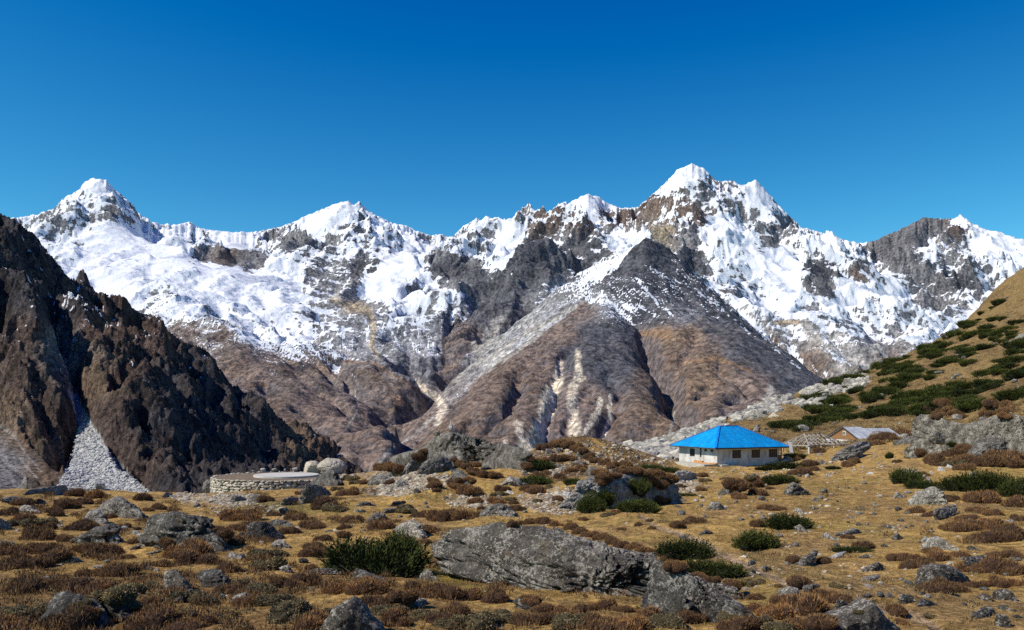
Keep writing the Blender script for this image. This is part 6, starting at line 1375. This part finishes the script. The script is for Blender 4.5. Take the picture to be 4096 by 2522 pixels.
M_gr = leaf_mat("dry_grass_blades", (.20, .13, .045), (.40, .28, .12))
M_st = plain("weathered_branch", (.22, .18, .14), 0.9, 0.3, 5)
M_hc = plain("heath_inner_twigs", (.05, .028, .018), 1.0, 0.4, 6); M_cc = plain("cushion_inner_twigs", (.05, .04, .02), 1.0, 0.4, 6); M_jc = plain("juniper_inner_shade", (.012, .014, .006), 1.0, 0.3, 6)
def blades(rs, P, D, L, w, tipv=None):
    """one small tapered leaf (a triangle) per point"""
    n = len(P); s = np.cross(D, rs.normal(size=(n, 3))); s /= np.linalg.norm(s, axis=1)[:, None] + 1e-9
    a = P - s * (w / 2)[:, None]; b = P + s * (w / 2)[:, None]; c = P + D * L[:, None]
    V = np.stack([a, b, c], 1).reshape(-1, 3); Fc = np.arange(n * 3).reshape(-1, 3)
    t = np.zeros((n, 3), np.float32); t[:, 2] = 1.0 if tipv is None else tipv
    if tipv is not None: t[:, :2] = (np.asarray(tipv) * 0.6)[:, None]
    return V, Fc, t.reshape(-1)
def lumpy(seed, n, k=6, h=0.62):
    """points and normals over a lumpy dome of diameter 1"""
    rs = np.random.RandomState(seed); U = rs.normal(size=(n, 3)); U /= np.linalg.norm(U, axis=1)[:, None]; U[:, 2] = np.abs(U[:, 2]) * 1.0 - 0.08
    C = rs.uniform(-.3, .3, (k, 3)); C[:, 2] = rs.uniform(-.02, .16, k) ; R = rs.uniform(.18, .32, k)
    j = rs.randint(k, size=n); P = C[j] + U * R[j][:, None]
    # keep only points on the outside of the union
    d = np.min(np.where(np.arange(k)[None] == j[:, None], 9, np.linalg.norm(P[:, None] - C[None], axis=2) - R[None]), axis=1)
    m = (d > -0.02) & (P[:, 2] > -0.05); P = P[m]; U = U[m]
    P[:, 2] *= h / .5
    return P, U, C, R
def shrub_mesh(seed, kind):
    rs = np.random.RandomState(seed)
    if kind == 'j':
        V = []; T = []; npl = 330
        P, U, C, R = lumpy(seed, 900, 9, .46); pick = rs.permutation(len(P))[:npl]
        for q in pick:
            D = U[q] * .75 + np.array([.25, 0, .45]) + rs.normal(0, .2, 3); D /= np.linalg.norm(D); Lp_ = rs.uniform(.09, .24)
            P0 = P[q] - U[q] * .05; n_ = 15; t = np.linspace(.0, 1, n_)
            Pq = P0 + D * (t * Lp_)[:, None] + np.array([0, 0, 1.0]) * (0.05 * t ** 2)[:, None]
            sd = rs.normal(size=(n_, 3)); DD = D * 0.8 + sd * 0.6 * (1.15 - t)[:, None] + np.array([0, 0, .15]); DD /= np.linalg.norm(DD, axis=1)[:, None]
            a, f, tt_ = blades(rs, Pq + sd * .012, DD, (0.075 * (1.15 - .5 * t)) * rs.uniform(.7, 1.2, n_), np.full(n_, .022), t * rs.uniform(.1, 1.0)); V.append(a); T.append(tt_)
        V = np.concatenate(V); T = np.concatenate(T); Fc = np.arange(len(V)).reshape(-1, 3)
    else:
        P, U, C, R = lumpy(seed, 3800 if kind == 'h' else 2600, 8, .5 if kind == 'h' else .42)
        n = len(P)
        D = U * .55 + np.array([0, 0, .75]) + rs.normal(0, .28, (n, 3)) if kind == 'h' else U * .9 + rs.normal(0, .6, (n, 3)) + np.array([0, 0, .3]); D /= np.linalg.norm(D, axis=1)[:, None]
        L_ = rs.uniform(.05, .13, n) if kind == 'h' else rs.uniform(.03, .06, n); w_ = rs.uniform(.010, .020, n) if kind == 'h' else rs.uniform(.025, .045, n)
        V, Fc, T = blades(rs, P - U * .015, D, L_, w_, rs.uniform(0, 1, n) ** 2)
    me = mesh_np("shrub", V, Fc, mat={'h': M_he, 'c': M_cu, 'j': M_ju}[kind]); set_attr(me, "tip", T)
    # inner mass
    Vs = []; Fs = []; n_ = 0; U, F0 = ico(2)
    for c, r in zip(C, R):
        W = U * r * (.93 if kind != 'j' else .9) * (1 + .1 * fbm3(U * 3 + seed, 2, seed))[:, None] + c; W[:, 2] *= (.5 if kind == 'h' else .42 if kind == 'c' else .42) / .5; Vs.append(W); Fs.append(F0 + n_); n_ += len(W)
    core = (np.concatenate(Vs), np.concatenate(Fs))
    return me, core
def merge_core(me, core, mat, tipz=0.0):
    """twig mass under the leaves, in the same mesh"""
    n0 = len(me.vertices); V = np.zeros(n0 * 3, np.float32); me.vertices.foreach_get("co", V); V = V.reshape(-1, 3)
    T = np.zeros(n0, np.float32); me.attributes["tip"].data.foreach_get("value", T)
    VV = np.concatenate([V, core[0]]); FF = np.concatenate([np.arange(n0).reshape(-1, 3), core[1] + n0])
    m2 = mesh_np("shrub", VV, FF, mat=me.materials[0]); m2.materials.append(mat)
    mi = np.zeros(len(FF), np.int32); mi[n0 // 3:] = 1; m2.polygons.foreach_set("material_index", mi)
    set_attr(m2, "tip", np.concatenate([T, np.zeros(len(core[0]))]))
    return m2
HV = []; CV = []; JV = []
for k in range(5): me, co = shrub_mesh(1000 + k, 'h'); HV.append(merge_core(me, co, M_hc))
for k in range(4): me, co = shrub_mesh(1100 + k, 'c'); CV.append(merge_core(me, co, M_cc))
def juniper_branches(seed):
    rs = np.random.RandomState(seed); m = MB()
    for q in range(9):
        a = rs.uniform(0, 6.28); p = Vector((rs.uniform(-.08, .08), rs.uniform(-.08, .08), -.03)); w0 = .018
        for s_ in range(3):
            d = Vector((math.cos(a), math.sin(a), .25 + .35 * s_)) * rs.uniform(.10, .16); a += rs.normal(0, .5); beam(m, p, p + d, w0, w0); p = p + d; w0 *= .7
    me = bpy.data.meshes.new("branches"); me.from_pydata([v[:] for v in m['v']], [], m['f']); me.materials.append(M_st); return me
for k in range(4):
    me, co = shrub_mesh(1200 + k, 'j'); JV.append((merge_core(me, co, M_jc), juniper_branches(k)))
rs = np.random.RandomState(77)
COUNT = {'h': 0, 'c': 0, 'j': 0}
def plant(kind, px, py, wpx, hpx=None, label=None, p=None, group=None):
    p = p or hit_all(px, py - (0 if py < 1990 else 0)); s = wpx * p.y / F
    COUNT[kind] += 1
    if kind == 'j':
        fm, bmh = JV[rs.randint(4)]
        o = root("juniper_bush", label, "bush", p - Vector((0, 0, .04 * s)), rs.uniform(0, 6.28), group)
        a = link("foliage", fm, o); b = link("branches", bmh, o)
        o.rotation_euler.z = rs.choice([0, math.pi]) + rs.uniform(-.5, .5)
        hs_ = (hpx * p.y / F / .52) if hpx else s * .8
        o.scale = (s * 1.38, s * 1.05, hs_ * .9)
        return o
    me = HV[rs.randint(5)] if kind == 'h' else CV[rs.randint(4)]
    o = link("heather_bush" if kind == 'h' else "cushion_shrub", me, loc=p - Vector((0, 0, .05 * s)))
    o.rotation_euler = (0, 0, rs.uniform(0, 6.28)); q = rs.uniform(.85, 1.25)
    o.scale = (s * 1.25, s * 1.1, (hpx * p.y / F / .42) if hpx else s * 1.0 * q)
    tag(o, label, "bush" if kind == 'h' else "shrub", group)
    return o
GH = "russet heather bushes over the meadow"; GC = "olive cushion shrubs in the brushwood"; GJ = "junipers on the right hillside"
def szw(w): return "small" if w < 45 else "medium" if w < 95 else "large"
def near_rock(px, py):
    b = None; bd = 1e9
    for o_, (a, c, d, e, *_) in zip(RNAME, ROCKS):
        q = max(a + 12 - px, px - d + 12, 0) + 1.6 * max(c + 12 - py, py - e + 12, 0)
        if q < bd and (d - a) > 60:
            bd = q; w3 = (d - a) / 3; side = "left of" if px < a + w3 * .4 else "right of" if px > d - w3 * .4 else "before" if py > (c + e) / 2 else "behind"
            f_ = (px - a) / (d - a); end = "left end of the " if f_ < .3 else "right end of the " if f_ > .7 else "middle of the "
            b = side + " the " + (end if side in ("before", "behind") else "") + " ".join(o_.replace(",", "").split()[:6])
    return b
RNAME = [lab for _, _, lab, _, _, _ in BL]
# the traced bushes: zone, (kind, x, foot y, width [, height])
TB = {'A': "h190,430,200 h590,460,190 h680,430,190 h640,350,150 h830,370,170 h1230,385,150 h1360,470,140 h1290,480,90 h490,520,120 h470,490,130 h200,560,180 h700,650,240 h770,620,160 h970,540,110 h580,740,150 h330,720,260 h110,850,260 h100,980,330 h300,960,260 h450,900,260 h880,850,260 h700,830,160 h1120,890,110 h1000,1040,280 h840,1030,130 h620,1160,260 h440,1120,160 h880,1170,260 h200,1190,300 c960,1240,330 h1600,860,330 h1700,930,300 h1370,960,180 h1480,890,200 c1620,1260,270 c1350,1140,180 h1300,1290,180 c1800,1290,220 c1900,1410,300 h1280,1460,400 h550,1490,360 c250,1400,360 h100,1500,300 h1680,1490,320 h2000,1000,160 h1850,940,240 c2050,1130,220 h1990,1190,200 h2150,1300,180 h1050,890,80 h1900,680,200 h2100,650,240 h2080,560,260 h2000,760,180 h1060,620,120 h1180,640,60 h420,850,260 h740,1040,140 c60,1380,260 c150,600,160 c300,600,180 c430,590,160 h60,520,160 h400,640,140 c1120,1200,220 c1100,1310,180 h760,1380,200 h1450,1400,200 c1600,1380,200 h1150,760,120 h1450,760,160 c700,1290,150 h350,830,200",
 'B': "h80,395,120 h380,335,80 h640,450,260 c680,470,180 h330,555,200 h150,525,120 h520,625,140 h850,590,200 h760,700,110 h750,640,100 h300,670,160 h560,740,160 h500,795,160 h580,870,200 h440,880,200 c100,870,260 c120,980,260 h400,1130,260 h240,1140,220 c60,1190,300 h480,980,110 h250,1210,140 c150,1270,300 c330,1410,380 c560,1390,200 h900,1160,260 h1020,1170,260 h700,1170,220 h1440,1190,280 h1560,1220,300 h1050,1290,260 c1150,1360,300 c1480,1390,240 c1900,1490,340 h1700,1360,200 h540,1510,340 c1300,475,160 c1320,495,130 h1080,640,180 h800,340,160 c700,300,120 h1530,275,120 h1720,255,200 h1840,340,200 h1900,410,140 h1600,560,220 h1700,555,220 h1850,550,260 h1500,660,160 h1420,540,160 c2130,345,100 h1150,245,80 h950,245,100 h1960,470,90 h2080,410,140 h450,610,120 h700,930,120 h1270,1230,200 h1250,1450,260 c1700,1480,260 h1600,1440,200 h1840,1230,200 h2060,1260,220 c2150,1440,260 h850,830,120 h1460,760,120 c820,210,120 c860,250,100",
 'C': "c830,525,100 h1190,565,60 h1090,605,80 h940,645,80 h1550,595,180 h1430,625,130 h1200,635,60 c1660,225,100 c1830,205,60 h1960,375,130 h2120,335,160 h1990,285,110 h2180,465,120 h2120,605,130 h1640,305,90 h1470,275,80 h200,335,160 c430,435,100 c210,400,90 h250,1340,200 h150,1265,160 h640,1340,160 h860,1340,220 h980,1350,150 h1400,970,140 h1900,1130,160 c2100,1120,150 h2060,1335,160 c1300,1490,300 c500,1490,300 h750,1490,300 h150,1455,300 h1950,1490,300 h1000,1510,300 h2110,1240,120 h420,1370,160 c600,1420,200 h330,1440,180 h1150,1420,240 h1560,1420,200 c1880,1400,200 h1270,400,120 h1330,395,100 c700,470,140 h60,470,120 h20,420,100 h120,300,100 h900,500,80 h620,560,90 c2130,1450,200",
 'D': "h60,475,150 h20,295,70 h220,165,100 h300,155,140 h700,95,100 h230,925,140 h450,925,150 h840,800,200 h270,1120,200 h350,1340,400 h550,1260,260 h450,1460,300 h100,1135,60 h1280,495,140 h1400,525,130 h1580,395,140 h1850,405,260 h2100,445,200 h1640,650,260 h1780,630,220 h1960,740,300 h2080,710,260 h2000,630,240 h1160,900,180 h1300,960,250 h1500,910,200 h1930,880,160 h2120,880,160 h2050,1020,300 h1440,1175,260 h1600,1185,240 h1800,1135,160 h2150,1125,150 h1120,1360,160 h1160,1460,110 c1400,1385,90 c600,1135,120 h1900,70,250 h2150,90,160 h1500,70,200 h1700,120,160 h1350,180,90 h1560,640,150 h1830,500,180 h1720,560,160 h2180,560,140 h1240,900,120 h1420,850,140 h1650,880,140 h1750,1010,160 h1900,960,160 h2150,980,140 h1990,1110,160 h690,720,90 c1300,1150,120 c1620,90,160 h1120,60,90 c780,1360,100 h180,1300,260 h60,1400,260 c100,1500,300 h240,1500,200 h1950,520,160",
 'E': "h520,1320,140 h380,1340,160 h600,1320,100 h130,1270,80 h820,1150,90 h1200,1190,90 h1230,1170,80 h1500,1010,160 h1420,1020,140 h1580,990,140 h1380,1050,120 h900,1200,120 h1000,1100,90 h1950,1120,130 h2050,1080,120 h2000,1180,160 h2300,1180,200 h1720,1110,90 h930,1230,90 c480,1290,70",
 'K': "h400,330,90 h350,370,90 h560,165,90 h640,150,90 h720,165,110 h800,190,110 h880,215,100 h690,420,100 h740,460,120 h660,390,80 h800,500,110 h880,520,120 h970,530,120 h830,440,110 h780,560,90 h1040,640,110 h1290,660,110 h1340,640,110 h1350,300,70 h1500,270,130 h1400,290,110 h1570,280,120 h1640,300,110 h1700,330,110 h1750,360,100 h1380,400,100 h1500,390,110 h1600,380,100 h1800,400,120 h1870,420,110 h1950,440,110 h2050,440,110 h1320,530,100 h1410,510,90 h1530,540,110 h1250,450,110 h1300,400,110 h1700,480,110 h1840,500,110 h1600,480,100 h640,620,100 h720,640,110 h780,680,100 h840,740,90 h700,560,90 h480,570,90 h1940,460,80 h60,470,120 h150,455,130 h240,460,110 h500,640,70 c1000,690,110 c1100,720,100 h1500,720,100 c1440,620,80"}
for z, txt in TB.items():
    ox, oy, s_ = ZS[z]
    for it in txt.split():
        v = [float(q) for q in it[1:].split(',')]; px, py, wp = ox + v[0] * s_, oy + v[1] * s_, v[2] * s_
        if py > 2515: py = 2515
        nr_ = near_rock(px, py)
        kind = it[0]; nm = "heather" if kind == 'h' else "shrub"
        plant(kind, px, py, wp, label=f"{szw(wp)} {'russet' if kind == 'h' else 'olive'} {nm} {nr_}", group=GH if kind == 'h' else GC)
# heather strip growing along the top edge of the whale-backed boulder and down its back
for i, (x, y, w_) in enumerate([(20,588,120),(110,575,120),(200,566,120),(300,572,130),(400,590,130),(500,620,130),(590,648,130),(680,675,130),(770,705,130),(860,735,120),(950,765,120),(1040,790,130),(1120,805,120),(1200,815,120),(1290,850,130),(1360,900,140),(1430,950,150),(1540,985,110),(1620,1020,110),(1720,1075,120)]):
    px, py = 2048 + x * .463, 1822 + y * .463 + 10
    plant('h', px, py, w_ * .463, label="heather tuft in the strip along the whale-backed boulder's crest, " + ["left end", "left of its middle", "in its middle", "right of its middle", "right end"][min(4, i // 4)], group="heather along the crest of the whale-backed boulder")
# heather mat over the heather capped boulder and on the shelf of the massive outcrop
for (x0, x1, top, bot, n, lab, grp, zz_) in (((760, 1380, 135, 300, 46, "heather clump on the crown of the heather capped boulder", "heather clumps on the heather capped boulder", 'C')), ((1740, 2400, 740, 850, 44, "heather clump on the shelf of the massive outcrop", "heather clumps on the shelf of the massive outcrop", 'E'))):
    for k in range(n):
        ox, oy, s_ = ZS[zz_]; x = rs.uniform(x0, x1); y = rs.uniform(top, bot) if zz_ == 'E' else lerp(135 + abs(x - 1000) * .10, 210 + 60 * math.sin(x / 90), rs.rand())
        wq_ = rs.uniform(30, 62); f_ = (x - x0) / (x1 - x0); plant('h', ox + x * s_, oy + y * s_, wq_, label=('small ' if wq_ < 45 else 'large ') + lab + (', left end' if f_ < .2 else ', left of its middle' if f_ < .4 else ', in its middle' if f_ < .6 else ', right of its middle' if f_ < .8 else ', right end'), group=grp)
for z, v, lab in [
 ('B', (1060,1030,560,360), "largest dark juniper, between the left turf and the whale-backed boulder"), ('B', (820,1020,340,150), "low left wing of the largest juniper, spreading over the slab"),
 ('B', (1230,900,280,260), "upright right part of the largest juniper thicket"),
 ('C', (1460,890,330,190), "upper juniper of the pair right of the whale-backed boulder"), ('C', (1710,1030,350,150), "lower juniper of the pair right of the whale-backed boulder"),
 ('C', (1070,490,250,130), "juniper at the foot of the heather capped boulder"), ('C', (680,500,180,190), "juniper climbing the left side of the heather capped boulder"), ('C', (800,400,150,120), "upper juniper on the left side of the heather capped boulder"), ('C', (1080,310,150,130), "juniper on the crown of the heather capped boulder"),
 ('C', (520,245,160,60), "small bright juniper left of the heather capped boulder"), ('C', (180,250,260,90), "dark juniper at the left foot of the rubble hill"), ('C', (260,110,250,80), "juniper high on the left flank of the rubble hill"),
 ('C', (1200,125,130,60), "small juniper on the turf left of the house plinth"), ('C', (1330,140,140,50), "low juniper beside the cream outcrop"), ('C', (1480,355,140,40), "flat juniper behind the small pale pyramid stone"),
 ('C', (2070,800,290,180), "dark juniper beyond the footpath on the right turf"), ('C', (1940,1140,110,70), "little juniper tuft left of the footpath"),
 ('D', (180,620,320,130), "round juniper on the right turf"), ('D', (95,245,200,100), "juniper on the turf below the house's right end"), ('D', (170,115,270,80), "juniper sprawling below the timber pavilion"),
 ('D', (1175,240,190,150), "juniper left of the pinkish white stones"), ('D', (1320,290,170,90), "small juniper below the pinkish white stones"), ('D', (1690,300,280,150), "left part of the big juniper thicket in the right heath"),
 ('D', (1920,320,340,220), "middle and tallest part of the juniper thicket in the right heath"), ('D', (2130,345,240,170), "right part of the juniper thicket by the picture edge"), ('D', (700,840,240,60), "low spreading juniper with bare branches"), ('D', (570,115,90,30), "tiny juniper at the foot of the long sloping slab"),
 ('E', (1490,1140,40,50), "single thin juniper on the turf above the white stone"), ('E', (500,1180,60,30), "small round juniper before the house front"), ('E', (820,1130,110,36), "juniper between the pavilion and the house"), ('E', (1950,1050,80,36), "bright green tuft at the foot of the massive outcrop"), ('E', (700,1215,120,50), "juniper patch right of the house"),
 ('E', (560,1225,50,26), "small juniper on the turf right of the plank bench")]:
    ox, oy, s_ = ZS[z]; plant('j', ox + v[0] * s_, oy + v[1] * s_, v[2] * s_, v[3] * s_, lab)
print("bushes", COUNT, round(time.time() - T0, 1), "s")
# junipers over the right hillside: the ones one can tell apart
HILL = [(1900,965),(1960,920),(2070,872),(2200,820),(2300,775),(2456,690),(2470,830),(2470,960),(2300,990),(2190,1000),(2100,1010),(1980,1015),(1900,1040),(1850,1020),(1930,985)]
HILL = [(a, b) for a, b in HILL]
hp = []; tries = 0
while len(hp) < 290 and tries < 30000:
    tries += 1; px = rs.uniform(3050, 4110); Y = math.exp(rs.uniform(math.log(150), math.log(345)))
    if Y > float(rim_at(px)) + 2: continue
    x = (px - CX) / F * Y; z = gz(x, Y); row = HY - F * z / Y
    if not inpoly(np.array([[px]]), np.array([[row]]), HILL)[0, 0]: continue
    if float(fbm2(np.array([(px + row) / 170.]), np.array([row / 45.]), 3, 651)[0]) + rs.uniform(-.12, .12) < -0.06: continue
    hp.append((x, Y, z, px, row))
for x, Y, z, px, row in hp:
    s = rs.uniform(2.4, 5.6); fm, bmh = JV[rs.randint(4)]
    part = "just above the house and scree" if px < 3350 else "above the tin-roofed cottage" if px < 3640 and row > 1560 else "near the skyline boulder" if px < 3640 else ("just above" if row > 1560 else "well above") + (" the left end of" if px < 3780 else " the middle of" if px < 3930 else " the right end of") + " the massive outcrop" if row > 1480 else "high up near the right picture edge"
    o = root("juniper_bush", ("broad" if s > 4.7 else "middling" if s > 3.5 else "small") + " dark juniper on the hillside " + part.replace("near the right picture edge", "by the picture edge" if px > 3900 else "left of the picture edge"), "bush", (x, Y, z - .15), rs.uniform(-.5, .5), GJ)
    link("foliage", fm, o); o.scale = (s * 1.25, s * rs.uniform(.8, 1.2), s * rs.uniform(.55, .85))
# upper slope tussocks and hillside stones
k = 0; tries = 0
while k < 110 and tries < 6000:
    tries += 1; px = rs.uniform(2900, 4110); Y = math.exp(rs.uniform(math.log(150), math.log(345)))
    if Y > float(rim_at(px)) : continue
    x = (px - CX) / F * Y; z = gz(x, Y); s = float(np.clip(rs.lognormal(.1, .5), .6, 4.5))
    mt = 'gp'[rs.randint(2)]; row = HY - F * z / Y
    o = link("stone", protos[mt, rs.randint(3)]); o.location = (x, Y, z); o.scale = (s, s * .8, s * rs.uniform(.6, 1.3)); o.rotation_euler = (0, 0, rs.uniform(0, 6))
    tag(o, ("big " if s > 1.6 else "small " if s < .9 else "") + ("pale" if mt == 'p' else "grey") + " rock lying on the right hillside " + ("below the skyline boulder" if px < 3450 else "above the massive outcrop" if row > 1450 else "near the right skyline"), 'stone', "rocks scattered over the right hillside"); k += 1
print("hillside", len(hp), round(time.time() - T0, 1), "s")

# ------------------------------------------------------------ ground cover nobody could count
def ground_pts(n, f, seed):
    rs = np.random.RandomState(seed); px = rs.uniform(-250, 4350, n); Y = np.exp(rs.uniform(math.log(9), math.log(170), n)); z = ground_np(px[None], Y[None])[0]; row = HY - F * z / Y
    k = rs.rand(n) < f(px, row, Y)
    return np.stack([(px - CX) / F * Y, Y, z], 1)[k], px[k], row[k]
def cover_mesh(name, label, P, S, mat, nb, seed, hgt=.5, spread=.5, bl=.3, bw=.05):
    rs = np.random.RandomState(seed); n = len(P)
    u = rs.normal(size=(n, nb, 3)); u /= np.linalg.norm(u, axis=2)[..., None]; u[..., 2] = np.abs(u[..., 2])
    pos = P[:, None] + u * S[:, None, None] * np.array([spread, spread, hgt * .6])
    D = u * .6 + rs.normal(0, .3, u.shape) + np.array([0, 0, .7]); D /= np.linalg.norm(D, axis=2)[..., None]
    L_ = (S[:, None] * rs.uniform(.5, 1.2, (n, nb)) * bl).ravel(); W_ = (S[:, None] * rs.uniform(.6, 1.3, (n, nb)) * bw).ravel()
    V, Fc, T = blades(rs, pos.reshape(-1, 3), D.reshape(-1, 3), L_, W_, rs.uniform(0, 1, n * nb) ** 2)
    me = mesh_np(name, V, Fc, mat=mat); set_attr(me, "tip", T); return tag(link(name, me), label, kind='stuff')
def dens_h(px, row, Y):
    a = fbm2(px / 120, row / 45, 4, 661); left = sst(2500, 900, px) * .35 + .35 * sst(2080, 2420, row) * sst(3500, 2500, px) + .30 * sst(3650, 3800, px) * sst(2000, 2080, row) * sst(2420, 2300, row)
    return sst(.0, .22, a * 1.3 + left - .56) * np.clip(Y / 60, .25, 1) * 1.0
P, px, row = ground_pts(52000, lambda px, row, Y: np.maximum(dens_h(px, row, Y), .9 * sst(2100, 2180, px) * sst(2640, 2500, px) * sst(95, 105, Y) * sst(150, 140, Y) * sst(-.3, .1, fbm2(px / 60, row / 20, 3, 663))), 5); print("heath cover", len(P))
cover_mesh("heather", "low russet heather covering the ground between the bushes", P, np.clip(.16 + P[:, 1] * .0045, .16, .6) * np.random.RandomState(1).uniform(.6, 1.4, len(P)), M_he, 34, 11, .55, .5, .42, .07)
P, px, row = ground_pts(26000, lambda px, row, Y: sst(.05, .3, fbm2(px / 90, row / 38, 4, 671) + .3 * sst(2250, 2500, row) * sst(2400, 1200, px) - .16) * np.clip(Y / 40, .3, 1) * (Y < 75), 6)
cover_mesh("low_shrubs", "low olive brown cushion plants covering the near ground", P, np.clip(.14 + P[:, 1] * .003, .14, .4), M_cu, 30, 12, .4, .5, .22, .12)
P, px, row = ground_pts(60000, lambda px, row, Y: (Y < 80) * np.clip(Y / 45, .12, 1) * sst(-.25, .2, fbm2(px / 150, row / 40, 3, 681)) * .8, 7)
cover_mesh("grass", "short dry golden grass on the meadow", P, np.clip(.10 + P[:, 1] * .0022, .1, .3), M_gr, 12, 13, .1, .8, .55, .05)
P, px, row = ground_pts(1, lambda *a: np.ones(1), 1)
rs2 = np.random.RandomState(31); n = 26000; px = rs2.uniform(2350, 4400, n); Y = np.exp(rs2.uniform(math.log(140), math.log(400), n)); ok = (Y < rim_at(px)); px, Y = px[ok], Y[ok]; z = ground_np(px[None], Y[None])[0]; row = HY - F * z / Y
m = (fbm2(px / 60, row / 22, 4, 691) > -.02) & ~inpoly(px[None], row[None], SCREE)[0]; P = np.stack([(px - CX) / F * Y, Y, z], 1)[m]; h2 = rs2.rand(len(P)) < .5
cover_mesh("low_shrubs", "low olive brown scrub over the right hillside", P[h2], rs2.uniform(.4, 1.2, h2.sum()), M_cu, 26, 14, .45, .6, .3, .12)
cover_mesh("heather", "low russet heather over the right hillside", P[~h2], rs2.uniform(.4, 1.1, (~h2).sum()), M_he, 26, 15, .45, .6, .35, .09)
print("done", round(time.time() - T0, 1), "s", len(SC.objects))
